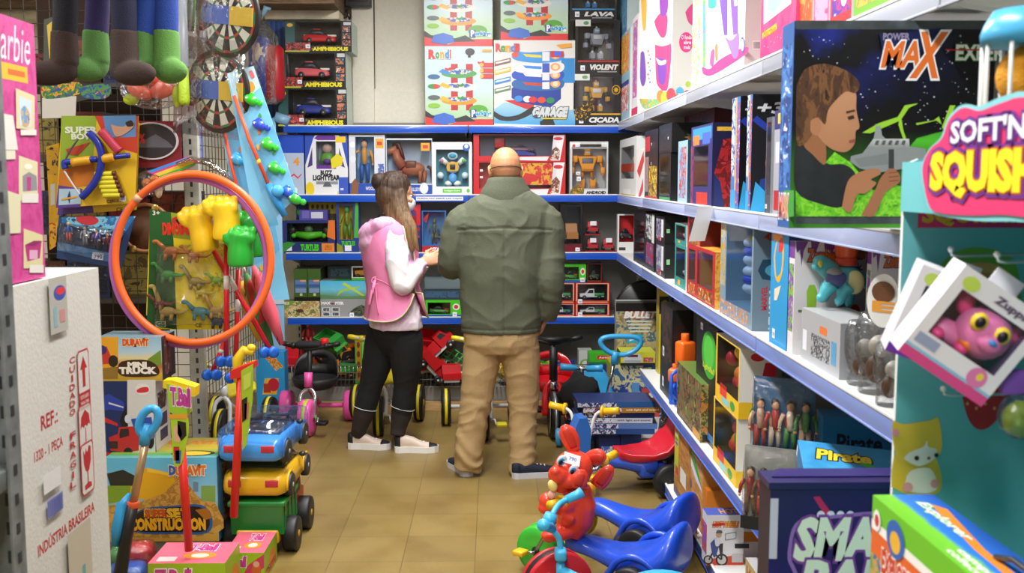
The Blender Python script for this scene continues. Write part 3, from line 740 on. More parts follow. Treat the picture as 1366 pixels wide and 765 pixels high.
def GRAD(stops,axis='Z',lo=0,hi=1,warp=.0,wscale=6,rough=.35,extra=None):
 """printed colour blend along one local axis, roughened with noise"""
 k=('GR',tuple(stops),axis,lo,hi,warp,wscale,rough)
 if k in _mc:return _mc[k]
 m,nt,b=newmat('printed_blend');L=nt.links.new
 tc=nt.nodes.new('ShaderNodeTexCoord');sx=nt.nodes.new('ShaderNodeSeparateXYZ');L(tc.outputs['Object'],sx.inputs[0])
 mr=nt.nodes.new('ShaderNodeMapRange');mr.inputs['From Min'].default_value=lo;mr.inputs['From Max'].default_value=hi
 nz=nt.nodes.new('ShaderNodeTexNoise');nz.inputs['Scale'].default_value=wscale;nz.inputs['Detail'].default_value=6;L(tc.outputs['Object'],nz.inputs['Vector'])
 ma=nt.nodes.new('ShaderNodeMath');ma.operation='MULTIPLY_ADD';ma.inputs[1].default_value=warp;L(nz.outputs['Fac'],ma.inputs[0]);L(sx.outputs[axis],ma.inputs[2]);L(ma.outputs[0],mr.inputs['Value'])
 cr=nt.nodes.new('ShaderNodeValToRGB');el=cr.color_ramp.elements
 while len(el)<len(stops):el.new(.5)
 for i,(p,c)in enumerate(stops):el[i].position=p;el[i].color=lin(c)
 L(mr.outputs['Result'],cr.inputs['Fac']);L(cr.outputs['Color'],b.inputs['Base Color']);b.inputs['Roughness'].default_value=rough
 _mc[k]=m;return m
class PBox(Carton):
 """carton whose artwork can be given in photograph (or zoomed-crop) coordinates"""
 z=(0,0,1)
 def setup(s,loc,rot,mode):s.loc=V(loc);s.rot=rot;s.mode=mode;return s
 def uv(s,x,y,face='f'):
  px,py=s.z[0]+x/s.z[2],s.z[1]+y/s.z[2]
  o,u,v,n,W,Hh=s.frame(face);Rm=Euler(s.rot if isinstance(s.rot,(tuple,list))else(0,0,s.rot)).to_matrix()
  o,u,v,n=s.loc+Rm@o,Rm@u,Rm@v,Rm@n
  r=ray(px,py);c=V((0,0,H));t=n.dot(o-c)/n.dot(r);p=c+r*t-o
  return p.dot(u)/W,p.dot(v)/Hh
 def ppoly(s,pts,m,face='f'):return s.poly([s.uv(x,y,face)for x,y in pts],m,face)
 def prect(s,x0,y0,x1,y1,m,face='f'):return s.ppoly([(x0,y1),(x1,y1),(x1,y0),(x0,y0)],m,face)
 def poval(s,x,y,rx,ry,m,face='f',n=20):return s.ppoly([(x+rx*math.cos(2*PI*i/n),y-ry*math.sin(2*PI*i/n))for i in range(n)],m,face)
 def pcurve(s,pts,m,face='f',n=4):return s.ppoly(curve(pts+[pts[0]],n)[:-1],m,face)
 def ptext(s,t,x0,y0,x1,y1,m,face='f',**k):
  a=s.uv(x0,(y0+y1)/2,face)[0];b=s.uv(x1,(y0+y1)/2,face)[0];c=s.uv((x0+x1)/2,y1,face)[1];d=s.uv((x0+x1)/2,y0,face)[1]
  return s.text(t,a,c,b,d,m,face,**k)
 def done(s,name,label,cat='box',group=None):return s.place(name,s.loc,s.rot,label,cat,group)
def FB(x0,x1,ytop,Y,zb,d,ypx=None,**k):
 cx,w,h=span(x0,x1,ytop,Y,zb,ypx);return PBox(w,d,h,**k).setup((cx,Y+d/2,zb),0,'f')
def RB(x0,x1,ytop,z,d,Xf=.88,at_x=None,w=None,h=None,**k):
 """box on the right shelving, front in plane X=Xf between columns x0 (far) and x1 (near)"""
 cy,w_,h_=spanR(x0,x1,ytop,Xf,z,at_x)
 return PBox(w or w_,d,h or h_,**k).setup((Xf+d/2,cy,z),FACE_AISLE_R,'r')
def wheel(mb,c,ax,r,w,tyre,hub,n=18):
 mb.lathe([(r*.55,-w/2),(r*.92,-w/2),(r,-w*.32),(r,w*.32),(r*.92,w/2),(r*.55,w/2)],c,ax,tyre,n)
 mb.lathe([(0,-w*.52),(r*.2,-w*.52),(r*.56,-w*.4),(r*.56,w*.4),(r*.2,w*.52),(0,w*.52)],c,ax,hub,n)
def toy_car(mb,o,L,W,Hh,body,glass='#20242c',tyre='#141416',hub='#9a9a9a',ang=0,trim=None):
 """saloon-like toy car centred on o (wheels on o.z), nose to +x"""
 T0=mb.T;mb.T=T0@Matrix.Translation(o)@Matrix.Rotation(ang,4,'Z')
 secs=[(-.5,.22,.5,.8),(-.46,.16,.58,.94),(-.3,.14,.62,1),(-.05,.14,.6,1),(.2,.14,.56,1),(.42,.15,.48,.95),(.5,.2,.4,.78)]
 mb.loft([[V((x*L,y*W*.5*ww,z))for y,z in((-1,lo*Hh),(-1,(lo+.25*(hi-lo))*Hh),(-.96,hi*Hh*.96),(-.8,hi*Hh),(.8,hi*Hh),(.96,hi*Hh*.96),(1,(lo+.25*(hi-lo))*Hh),(1,lo*Hh))]for x,lo,hi,ww in secs],body)
 cab=[(-.4,.58,.78),(-.22,.97,.66),(.04,1,.64),(.26,.56,.78)]
 mb.loft([[V((x*L,-W*.5*ww,.55*Hh)),V((x*L,-W*.45*ww,hi*Hh)),V((x*L,W*.45*ww,hi*Hh)),V((x*L,W*.5*ww,.55*Hh))]for x,hi,ww in cab],glass)
 mb.box((-.2*L,-W*.3,.96*Hh),(.03*L,W*.3,1.02*Hh),body,.01*L)
 if trim:mb.box((-.5*L,-W*.1,.52*Hh),(.5*L,W*.1,.64*Hh),trim)
 for x in(-.3,.3):
  for y in(-1,1):wheel(mb,(x*L,y*W*.47,.2*Hh),(0,1,0),.2*Hh,W*.16,tyre,hub,12)
 mb.T=T0;return mb
def toy_pickup(mb,o,L,W,Hh,cab,bed,tyre='#141416',hub='#888888',ang=0,load=None):
 T0=mb.T;mb.T=T0@Matrix.Translation(o)@Matrix.Rotation(ang,4,'Z')
 mb.prism([(-.5,.22),(.5,.22),(.5,.5),(.27,.55),(.14,.95),(-.08,.98),(-.1,.5),(-.5,.5)],(0,-W*.45,0),(L,0,0),(0,0,Hh),(0,W*.9,0),cab)
 mb.box((-.5*L,-W*.5,.3*Hh),(-.1*L,W*.5,.6*Hh),bed,.01*L);mb.box((-.47*L,-W*.42,.6*Hh),(-.13*L,W*.42,.61*Hh),'#1a1a1a')
 mb.prism([(-.05,.58),(.2,.58),(.115,.88),(-.05,.9)],(0,-W*.46,0),(L,0,0),(0,0,Hh),(0,W*.92,0),'#1c222b')
 if load:mb.ell((-.3*L,0,.62*Hh),(.17*L,W*.36,.2*Hh),load,n=10,k=6)
 for x in(-.3,.32):
  for y in(-1,1):wheel(mb,(x*L,y*W*.46,.2*Hh),(0,1,0),.2*Hh,W*.18,tyre,hub,12)
 mb.T=T0;return mb
def toy_robot(mb,o,h,a,b='#222226',c='#d8d8d8',ang=0):
 """blocky standing robot facing -y"""
 T0=mb.T;mb.T=T0@Matrix.Translation(o)@Matrix.Rotation(ang,4,'Z')@Matrix.Scale(h,4)
 for k in(-1,1):
  mb.box((k*.13-.07,-.1,0),(k*.13+.07,.08,.07),b,.015);mb.prism([(-.06,0),(.06,0),(.075,.17),(-.075,.17)],(k*.13,-.06,.06),(1,0,0),(0,0,1),(0,.12,0),a)
  mb.cyl((k*.12,0,.22),(k*.1,0,.42),.04,b,10);mb.ell((k*.13,-.03,.24),(.05,.05,.05),c,n=10,k=6)
  mb.box((k*.29-.065,-.07,.62),(k*.29+.065,.07,.78),a,.02);mb.cyl((k*.31,0,.64),(k*.35,-.04,.47),.035,b,10)
  mb.box((k*.36-.05,-.13,.36),(k*.36+.05,.03,.5),a,.015);mb.box((k*.36-.035,-.12,.3),(k*.36+.035,-.02,.37),b,.01)
 mb.prism([(-.13,0),(.13,0),(.23,.3),(-.23,.3)],(0,-.1,.46),(1,0,0),(0,0,1),(0,.2,0),a)
 mb.box((-.13,-.125,.6),(.13,-.09,.72),c,.01);mb.box((-.15,-.09,.4),(.15,.09,.48),b,.02)
 mb.box((-.075,-.075,.78),(.075,.075,.93),a,.02);mb.box((-.055,-.085,.84),(.055,-.07,.875),'#9fe0ff');mb.box((-.02,-.03,.93),(.02,.03,.98),c,.005)
 mb.T=T0;return mb
def toy_doll(mb,o,h,top,legs,skin='#c08a66',hair='#2b1c14',ang=0,arm=0):
 """plain little figure standing, facing -y"""
 T0=mb.T;mb.T=T0@Matrix.Translation(o)@Matrix.Rotation(ang,4,'Z')@Matrix.Scale(h,4)
 mb.ell((0,0,.89),(.075,.085,.1),skin,n=12,k=8);mb.ell((0,.018,.92),(.082,.085,.09),hair,n=12,k=8)
 mb.tube([(0,0,.43),(0,0,.55),(0,0,.7),(0,0,.78),(0,0,.82)],[(.1,.07),(.095,.065),(.135,.075),(.1,.06),(.04,.04)],top,12)
 for k in(-1,1):
  up=arm if k<0 else 0
  mb.tube([(k*.13,0,.74),(k*.19,-.02,.6+up*.1),(k*(.2+.06*up),-.06,.46+up*.36)],[.042,.038,.03],top,10);mb.ell((k*(.2+.06*up),-.065,.43+up*.42),.034,skin,n=8,k=6)
  mb.tube([(k*.055,0,.47),(k*.07,0,.25),(k*.075,.01,.06)],[.06,.05,.042],legs,10);mb.ell((k*.078,-.03,.03),(.042,.075,.032),'#4a3020',n=10,k=6)
 mb.T=T0;return mb
def toy_truck(mb,o,L,W,Hh,cab,bed,tyre='#151515',hub='#c9b22a',ang=0):
 """chunky dump truck, nose to +x"""
 T0=mb.T;mb.T=T0@Matrix.Translation(o)@Matrix.Rotation(ang,4,'Z')
 mb.box((-.48*L,-W*.36,.2*Hh),(.46*L,W*.36,.34*Hh),hub,.01*L)
 mb.prism([(.1,.34),(.5,.34),(.5,.62),(.4,.66),(.34,.98),(.1,.98)],(0,-W*.42,0),(L,0,0),(0,0,Hh),(0,W*.84,0),cab)
 mb.prism([(.2,.68),(.375,.68),(.32,.92),(.2,.92)],(0,-W*.43,0),(L,0,0),(0,0,Hh),(0,W*.86,0),'#20262e')
 out=[(-.5,.42),(.05,.36),(.08,.88),(-.5,.8)]
 for y in(-.5,.44):mb.prism(out,(0,y*W,0),(L,0,0),(0,0,Hh),(0,W*.06,0),bed)
 mb.box((-.5*L,-W*.46,.36*Hh),(.06*L,W*.46,.46*Hh),bed);mb.box((.02*L,-W*.48,.36*Hh),(.08*L,W*.48,.88*Hh),bed);mb.box((-.52*L,-W*.48,.42*Hh),(-.48*L,W*.48,.76*Hh),bed)
 for x in(-.3,.3):
  for y in(-1,1):wheel(mb,(x*L,y*W*.44,.2*Hh),(0,1,0),.2*Hh,W*.2,tyre,hub,16)
 mb.T=T0;return mb
def NIGHT():
 m,nt,b=newmat('night_sky_print');L=nt.links.new;N=nt.nodes.new
 tc=N('ShaderNodeTexCoord');sx=N('ShaderNodeSeparateXYZ');L(tc.outputs['Object'],sx.inputs[0])
 nz=N('ShaderNodeTexNoise');nz.inputs['Scale'].default_value=7;nz.inputs['Detail'].default_value=4;L(tc.outputs['Object'],nz.inputs['Vector'])
 a=N('ShaderNodeMapRange');a.inputs['From Min'].default_value=.2;a.inputs['From Max'].default_value=.5;L(sx.outputs['Z'],a.inputs['Value'])
 a2=N('ShaderNodeMapRange');a2.inputs['From Min'].default_value=.15;a2.inputs['From Max'].default_value=-.15;L(sx.outputs['X'],a2.inputs['Value'])
 n2=N('ShaderNodeMapRange');n2.inputs['From Min'].default_value=.48;n2.inputs['From Max'].default_value=.72;L(nz.outputs['Fac'],n2.inputs['Value'])
 m1=N('ShaderNodeMath');m1.operation='MULTIPLY';L(a.outputs[0],m1.inputs[0]);L(n2.outputs[0],m1.inputs[1])
 m2=N('ShaderNodeMath');m2.operation='MULTIPLY';L(m1.outputs[0],m2.inputs[0]);L(a2.outputs[0],m2.inputs[1])
 g=N('ShaderNodeMapRange');g.inputs['From Min'].default_value=.2;g.inputs['From Max'].default_value=.02;L(sx.outputs['Z'],g.inputs['Value'])
 g2=N('ShaderNodeMath');g2.operation='MULTIPLY';L(g.outputs[0],g2.inputs[0]);L(nz.outputs['Fac'],g2.inputs[1])
 x1=N('ShaderNodeMix');x1.data_type='RGBA';x1.inputs['A'].default_value=lin('#07080d');x1.inputs['B'].default_value=lin('#2a46d8');L(m2.outputs[0],x1.inputs['Factor'])
 x2=N('ShaderNodeMix');x2.data_type='RGBA';x2.inputs['B'].default_value=lin('#5fc02a');L(g2.outputs[0],x2.inputs['Factor']);L(x1.outputs['Result'],x2.inputs['A']);L(x2.outputs['Result'],b.inputs['Base Color'])
 b.inputs['Roughness'].default_value=.35;return m
zsh=ZS[3]
YP=2.12
c=FB(1060,1330,28,YP,zsh+.012,.085,col=NIGHT(),side='#2a5fa8',top='#4a5258')
c.z=(1040,20,2.733)
c.loc.x-=.0
c.ppoly([(58,52),(900,52),(900,20),(58,20)],M('#4c565c',.5,var=.5,bscale=30));c.ppoly([(58,762),(900,762),(900,735),(58,735)],M('#4c565c',.5,var=.5,bscale=30))
rs=random.Random(4)
for i in range(130):
 x,y=rs.uniform(80,740),rs.uniform(70,420);q=rs.uniform(.7,2.6)
 c.layer['f']=6;c.prect(x-q,y-q,x+q,y+q,'#cfd6e6')
c.pcurve([(500,450),(640,420),(720,470),(700,520),(560,525),(470,500)],GRAD([(0,'#103a12'),(.5,'#52c232'),(1,'#103a12')],'Z',.12,.24,.0,9))
for pl in([(300,430),(360,395),(430,372),(455,330),(505,322),(470,340),(440,385),(330,432)],[(440,360),(450,420),(470,480),(455,470),(432,400)],[(495,395),(560,385),(580,370),(590,400),(570,385),(500,402)],[(620,330),(640,330),(600,420),(590,410)]):c.ppoly(pl,'#9fd83a')
GRASS=PR(['#3f8f16','#6ccb22','#8fe03a','#57b41c'],60,.4,2)
c.ppoly([(58,735),(58,640),(110,600),(200,500),(260,540),(340,640),(420,620),(520,640),(520,735)],GRASS)
c.pcurve([(56,480),(100,470),(165,540),(235,545),(275,580),(272,640),(225,700),(150,690),(58,640)],M('#23282c',.5,var=.5,bscale=25))
FLESH='#bf8a66'
c.pcurve([(95,400),(160,440),(165,545),(120,510),(85,470)],'#a06a48')
c.pcurve([(130,250),(230,235),(275,280),(278,345),(290,408),(276,425),(272,470),(240,500),(190,490),(150,455),(115,400),(100,300)],GRAD([(0,'#b5805c'),(1,'#cf9d78')],'Z',.15,.35,.0))
c.pcurve([(60,260),(90,200),(160,178),(245,205),(290,250),(275,285),(240,280),(200,315),(175,350),(165,400),(140,380),(120,430),(90,470),(60,460)],PR(['#3a2416','#4f3320','#7a5230','#2d1b10'],55,.5,1,stretch=(1,1,.35)))
c.pcurve([(112,385),(140,375),(150,410),(135,440),(112,425)],'#b67f5c')
c.ppoly([(245,372),(268,365),(272,378),(250,384)],'#3a2a20');c.ppoly([(240,352),(272,345),(274,352),(242,360)],'#4a3020');c.ppoly([(250,458),(275,452),(270,466),(252,468)],'#9c5046')
SIL=GRAD([(0,'#8f979a'),(.4,'#e2e6e8'),(.7,'#aab2b4'),(1,'#d4dadc')],'Z',.17,.24,.01,30)
c.ppoly([(300,505),(340,452),(470,452),(472,480),(530,488),(530,510),(700,500),(700,540),(540,545),(460,560),(360,575),(290,560),(255,535),(258,515)],SIL)
c.ppoly([(270,525),(390,505),(395,545),(290,555)],'#80888a');c.prect(395,490,415,560,'#3a4042');c.ppoly([(340,452),(350,405),(365,405),(372,440),(385,452)],'#9aa2a4')
for k in range(5):c.ppoly([(350+k*24,458),(362+k*24,458),(356+k*24,474),(344+k*24,474)],'#565e60')
c.pcurve([(225,700),(245,610),(285,575),(350,560),(365,580),(330,600),(350,615),(310,650),(280,655),(255,720)],'#b47c58')
c.pcurve([(295,730),(345,640),(365,595),(400,560),(430,575),(435,610),(395,635),(375,660),(340,732)],'#a87050')
for y in(575,590,605):c.ppoly([(395,y),(432,y-4),(432,y-1),(395,y+3)],'#7c4c34')
c.ptext('POWER',375,70,470,92,'#8d86a8',bold=.03)
c.ppoly([(360,70),(600,55),(480,60),(600,48),(590,100),(380,180)],'#0e1a50')
c.ptext('POWER',375,68,470,92,'#9a90b4',bold=.03)
c.ptext('MA',370,100,505,190,'#e8742c',out='#f2f4fa',bold=.03,ob=.05,shear=.25);c.ptext('X',482,70,598,225,'#e8742c',out='#f2f4fa',bold=.03,ob=.04,shear=.35)
c.ptext('EXPERT',640,112,850,165,'#eef4ee',out='#2f7d2f',bold=.03,ob=.05);c.prect(600,126,840,131,'#c02020')
c.ppoly([(-20,0),(10,0)]and[(0,0),(1,0),(1,1),(0,1)]and[(16,740),(52,735),(52,640),(16,640)],'#3d9a3a','l')
c.poly([(.1,.2),(.9,.2),(.9,.9),(.1,.9)],PR(['#d8e4f2','#3f7cc8','#1d3f86','#e8eef4'],25,.4,9),'l');c.text('MAX',.1,.05,.9,.16,'#d8602c','l',out='#f0f0f0',bold=.03)
c.done('blaster_toy_box','large dark blaster box with a boy aiming, standing on the right shelf edge','box')
TEAL=M('#69bcc4',.55);TEALD=M('#5fb3bb',.6);MAG='#d8336f';PURP='#6a2a8c';YEL='#f4e21a'
XD,YD,YN,XBk=.622,1.55,.98,.835
st=thing('display_stand','teal cardboard floor display with puffy pink header sign at right front','display stand',(.72,1.27,0))
TO=Matrix.Translation(-V((.72,1.27,0)))
def DM():m=MB();m.T=TO;return m
zt=at(1205,212,YD).z;z_lo=.9
def side(y,nm):
 m=DM();rr=.02
 pts=[(XD,z_lo),(XBk,z_lo),(XBk,zt),(XD+rr,zt),(XD+rr*.3,zt-rr*.3),(XD,zt-rr)]
 m.prism(pts,(0,y,0),(1,0,0),(0,0,1),(0,.008,0),TEAL,m_side=M('#e6eeee',.6));return m
m=side(YD,'far')
def dp(pts,mt,dz):m.add([at(x,y,YD)+V((0,-.0006*dz,0))for x,y in pts],[tuple(range(len(pts)))],mt)
def cv(pts,mt,dz,n=4):dp(list(reversed(curve(pts+[pts[0]],n)[:-1])),mt,dz)
cv([(1234,440),(1238,385),(1262,345),(1300,330),(1350,345),(1362,400),(1350,440)],'#6fae3c',1);cv([(1248,425),(1258,380),(1290,352),(1340,360),(1352,420)],'#e0a860',2);cv([(1258,400),(1275,372),(1300,362),(1340,372),(1345,395)],'#c98a48',3)
cv([(1196,410),(1225,402),(1262,404),(1262,436),(1225,436),(1196,442)],'#c08a5c',4)
cv([(1278,500),(1300,484),(1335,488),(1350,520),(1330,560),(1308,574),(1290,556)],'#b3262c',1)
for i in range(14):x,y=1290+(i%5)*12,500+(i//5)*18+(i%2)*6;cv([(x,y),(x+2,y+3),(x,y+5),(x-2,y+3)],'#e0a060',2)
cv([(1189,650),(1190,620),(1200,598),(1230,596),(1250,615),(1254,655),(1220,662)],'#e9c53a',1);cv([(1190,585),(1191,562),(1205,566),(1240,561),(1251,558),(1256,585),(1252,608),(1225,620),(1198,612)],'#efcc40',2)
cv([(1205,612),(1225,622),(1246,612),(1249,600),(1238,596),(1236,588),(1231,596),(1212,604)],'#f4f0ea',3);cv([(1206,655),(1212,630),(1240,625),(1250,650),(1235,658)],'#f4efe6',3)
for x,y,rx,mt in((1222,611,3.4,'#20160e'),(1248,607,3,'#20160e'),(1238,611,2.2,'#7a3a40'),(1194,577,5,'#e8a0a0'),(1210,650,7,'#eaa4a8'),(1246,645,6,'#eaa4a8')):cv([(x+rx*math.cos(a),y+rx*math.sin(a))for a in[2*PI*k/8 for k in range(8)]],mt,5,1)
z1,z0=at(1300,283,YD).z,at(1300,304,YD).z
m.add([V((XD+.022,YD-.001,z0)),V((XBk,YD-.001,z0)),V((XBk,YD-.001,z1)),V((XD+.022,YD-.001,z1))],[(0,1,2,3)],MAG)
m.text('SQUISHIES',(0,YD-.0016,0),V((1,0,0)),V((0,0,1)),XD+.03,z0+.004,XBk-.005,z1+.01,'#d8b81c',.04)
m.build('side_panel',st)
side(YN,'near').build('side_panel',st)
DM().box((XBk,YN,z_lo),(XBk+.006,YD+.008,zt),TEALD).build('back_panel',st)
DM().box((XD+.004,YN+.008,zt-.055),(XBk,YD,zt-.05),TEALD).build('deck',st)
zf0=at(1260,285,YD-.1).z
DM().box((XD-.003,YN,zf0),(XD+.003,YD+.004,zt-.005),TEAL).build('front_fascia',st)
DM().box((.53,YN-.02,0),(XBk,YD+.008,z_lo),TEALD,.004).build('base_box',st)
def cloud(off,pts):
 c0=V((sum(p[0]for p in pts)/len(pts),sum(p[1]for p in pts)/len(pts)));out=[]
 for p in curve(pts+[pts[0]],5)[:-1]:
  d=V((p[0],p[1]))-c0;out.append((p[0]+d.x/d.length*off,p[1]+d.y/d.length*off))
 return out
hx=XD-.012
def hp(px,py):p=atx(px,py,hx);return(-p.y,p.z)
far=[(1241,262),(1236,225),(1246,200),(1262,185),(1272,160),(1290,144),(1312,148),(1335,140),(1352,134),(1368,130)]
base=[hp(x,y)for x,y in far]
zl=base[0][1]
near=[(-1.06,zl+.11),(-1.02,zl+.085),(-1.0,zl+.05),(-1.0,zl),(-1.03,zl-.02),(-1.1,zl-.022),(-1.2,zl-.018),(-1.3,zl-.022),(-1.4,zl-.02)]
outl=base+near
hd=DM()
for off,th,mt in((.008,.004,'#7cc8d0'),(.0,.006,MAG)):
 hd.prism(cloud(off,outl),(hx,0,0),(0,-1,0),(0,0,1),(-th,0,0),mt)
o_,u_,v_=V((hx-.0075,0,0)),V((0,-1,0)),V((0,0,1))
def htext(s,p0,p1,near_u,mt,out,b,ob):
 a=hp(*p0);b_=hp(*p1)
 hd.text(s,o_,u_,v_,a[0],a[1],near_u,b_[1],PURP,b+ob+.07);o2=o_+V((-.0006,0,0));hd.text(s,o2,u_,v_,a[0],a[1],near_u,b_[1],out,b+ob);hd.text(s,o_+V((-.0012,0,0)),u_,v_,a[0],a[1],near_u,b_[1],mt,b)
htext("SOFT'N SLO",(1277,191),(1277,163),-1.04,'#e8ecf0',PURP,.03,.05)
htext('SQUISHIES',(1250,259),(1250,207),-1.03,YEL,'#c85a1c',.06,.035)
hd.build('header_sign',st,label='puffy magenta header with yellow lettering')
PEG=M('#d4d6d8',.3,.7)
for(px,py,y)in((1268,342,1.47),(1258,528,1.47),(1330,350,1.3)):
 e=at(px,py,y);m=DM();m.tube([(XBk,y,e.z+.004),(e.x+.012,y,e.z),(e.x+.002,y,e.z+.002),(e.x,y,e.z+.01)],.0022,PEG,8);m.ell((e.x,y,e.z+.01),.0045,'#e8ecee',n=10,k=6);m.build('peg',st)
def puppy_box(px,py,Y,roll,yaw,body,ear,label,accent):
 k=PBox(.125,.07,.135,col='#e9e7ee',side='#dcd4e4',top='#e9e7ee',hole=(.12,.3,.9,.8),cavcol='#6f4a7c').setup((0,0,0),(R(4),R(roll),R(yaw)),'f')
 k.rect(0,0,1,.1,accent);k.rect(.0,.1,1,.13,'#8ac4e4');k.text('Zuppies',.45,.84,.9,.93,'#3b3340',out='#b9a4c4');k.oval(.16,.88,.09,.07,'#c4dd5a');k.rect(.05,.17,.3,.27,'#9aa4c4');k.oval(.78,.2,.1,.1,body);k.oval(.8,.22,.035,.04,'#f0d24a')
 cx,cy,fz,w_,d_,h_=k.inner
 p=MB();p.ell((.012,cy-.01,fz+.036),(.036,.03,.034),body);p.ell((.018,cy-.036,fz+.03),(.016,.012,.012),body)
 for sx in(-1,1):p.ell((.008+sx*.016,cy-.036,fz+.046),(.011,.006,.012),'#f0cf3a',n=12,k=8);p.ell((.008+sx*.016,cy-.042,fz+.046),(.0065,.004,.0075),'#171018',n=10,k=6);p.ell((.01+sx*.036,cy,fz+.056),(.012,.012,.018),ear,(0,sx*.5,0),n=10,k=6)
 p.ell((.018,cy-.047,fz+.033),(.006,.004,.004),'#3f8ad0',n=8,k=6);p.ell((-.02,cy,fz+.012),(.03,.022,.016),body);p.tube([(-.012,cy-.01,fz+.016),(.0,cy-.028,fz+.014),(.014,cy-.02,fz+.01)],.006,'#ef7a2a',8)
 for sx in(-.035,.0):p.ell((sx,cy-.018,fz+.005),(.01,.014,.008),ear,n=8,k=6)
 k.pane(FILM('#ffffff',.12)).kid('toy_puppy',p)
 c0=at(px,py,Y);Rm=Euler((R(4),R(roll),R(yaw))).to_matrix();k.loc=c0-Rm@V((0,0,.067))
 k.mb.box((-.02,-.002,.135),(.02,.0,.155),'#e4e2ea')
 return k.done('toy_puppy_box',label,'box','window boxes on the display pegs')
puppy_box(1258,426,1.475,20,-14,'#6a4ab0','#4aa0d8','white window box with purple toy puppy hanging on the teal display','#6a2aa0')
puppy_box(1290,442,1.3,34,-10,'#e07ab4','#e0408c','white window box with pink toy puppy tilted on the teal display','#d84a8c')
g=MB();p=at(1362,555,1.28)
g.ell((0,0,0),(.03,.02,.032),FILM('#e8e0f8',.3,.1,.6));g.box((-.028,-.006,.028),(.028,.006,.06),'#7a4aa8',.002);r_=g.build('squishy_bag',None,p,None,'small purple and lime toy bag hanging low on the teal display','toy bag');MB().ell((0,0,-.004),(.024,.014,.024),'#a4d042').build('squishy_toy',r_)
bc=at(1370,160,1.3);bx_,by_,bz_=bc.x,1.3,zt-.05
cg=thing('toy_bird_cage','toy bird cage with white bars and clear blue dome on the teal display','toy cage',(bx_,by_,bz_))
rc=.054;hb=at(1366,44,1.3).z-bz_;ht=at(1366,8,1.3).z-bz_;CW=M('#dfe3e2',.3,coat=.3);CBL=FILM('#7fd0ff',.5,.08)
m=MB();m.lathe([(0,0),(rc*1.05,0),(rc*1.08,.006),(rc*1.02,.014),(0,.014)],(0,0,0),(0,0,1),CW);m.build('cage_base',cg)
for i in range(9):
 a=2*PI*i/9+.35;MB().cyl((rc*math.cos(a),rc*math.sin(a),.012),(rc*math.cos(a),rc*math.sin(a),hb),.0026 if i%3 else .0055,CW,10).build('bar',cg)
m=MB();m.torus((0,0,hb*.36+.03),(0,0,1),rc,.003,CW,36,8);m.build('hoop',cg)
m=MB();m.lathe([(rc*1.08,hb-.014),(rc*1.1,hb),(rc*1.02,hb+.012),(rc*.85,hb+.028),(rc*.5,ht-.004),(0,ht)],(0,0,0),(0,0,1),M('#4aa8d8',.3));m.build('dome',cg)
m=MB();m.box((-.022,-rc*1.0,hb+.008),(.004,-rc*.98,hb+.03),'#eef0f4');m.build('price_tag',cg)
pb=MB();pb.ell((0,0,.148),(.04,.036,.04),M('#eda32a',.9,bump=.6,bscale=300));pb.ell((.0,-.026,.158),(.024,.014,.018),M('#e88a1e',.9));pb.tube([(-.034,-.014,.142),(0,-.04,.138),(.034,-.014,.142)],.003,'#c03018',6);pb.ell((.02,-.028,.124),(.018,.014,.016),M('#d03028',.9));pb.ell((0,0,.075),(.034,.032,.06),M('#eda32a',.9))
pb.build('plush_bird',None,(bx_,by_,bz_),None,'orange plush bird sitting inside the white barred cage','plush toy')
ex0=.565;ez=.905;top=at(1175,655,1.5).z
GRN=M('#6cc02c',.35)
c=PBox(.46,.09,top-ez,col=GRN,side='#5fae2a',top=GRAD([(0,'#62b02a'),(.42,'#74c234'),(.5,'#2f78d0'),(1,'#2458b4')],'Y',-.05,.05,.02,20)).setup((ex0+.045,1.25,ez),FACE_AISLE_R,'r')
c.rect(0,.62,1,.78,'#e2662a');c.rect(0,.78,1,.84,'#f3f3ee');c.rect(0,0,1,.62,PR(['#3a5a30','#7a9a50','#c0a060','#2a6aa0','#8a4a30'],25,.4,3))
c.text('Outside',.42,.62,.75,.8,'#c42a20',out='#f6f2e8',bold=.04);pass
c.rect(.1,.3,.34,.55,'#f2f0e4');c.text('EXPLORER',.1,.56,.36,.7,'#d23a28',out='#f6f4ea',bold=.05);c.text('camping',.13,.42,.31,.52,'#2f9a4a',bold=.03);c.oval(.2,.84,.07,.12,'#2a62b8');c.oval(.2,.82,.04,.07,'#e8b43a');c.oval(.05,.86,.03,.07,'#f0f0f0');c.oval(.05,.86,.018,.04,'#c83a3a')
c.poly([(.1,.75),(.5,.5),(.9,.45),(.9,.6),(.5,.65),(.15,.9)],'#e2842c','t')
c.text('Explorer',.08,.5,.42,.72,'#eef4ee','t',out='#4a9a3a',bold=.02,shear=.2);c.text('camping',.5,.2,.76,.34,'#eef4ea','t',bold=.03);c.text('collection',.5,.08,.76,.2,'#eef4ea','t',bold=.02)
c.mb.tube([(.03,.012,c.h+.002),(.07,.012,c.h+.014),(.14,.012,c.h+.014),(.18,.012,c.h+.002)],.004,'#15181a',8)
c.done('camping_toy_box','bright green and blue camping playset box at bottom right corner','box')
YQ=1.78;x0=at(1028,650,YQ).x;zt2=at(1100,652,YQ).z
PC=M('#a98d66',.8)
k=PBox(.34,.22,.46,col=PC,side=PC,top='#b89c74').setup((x0+.185,YQ+.115,0),0,'f');k.rect(.46,0,.54,1,'#cdb88e');k.done('shipping_carton','plain brown carton under the purple ball game box','carton')
c=PBox(.853-x0,.075,zt2-.46,col=GRAD([(0,'#2a1a70'),(.5,'#3a2490'),(.8,'#2a1a74'),(1,'#1f1254')],'Z',0,.6,.2,9),side='#120a2c',top='#2a1c6e').setup(((x0+.853)/2,YQ+.0375,.46),0,'f')
c.z=(1000,480,2.683)
c.ppoly([(228,492),(250,490),(300,560),(270,560)],'#b02058');
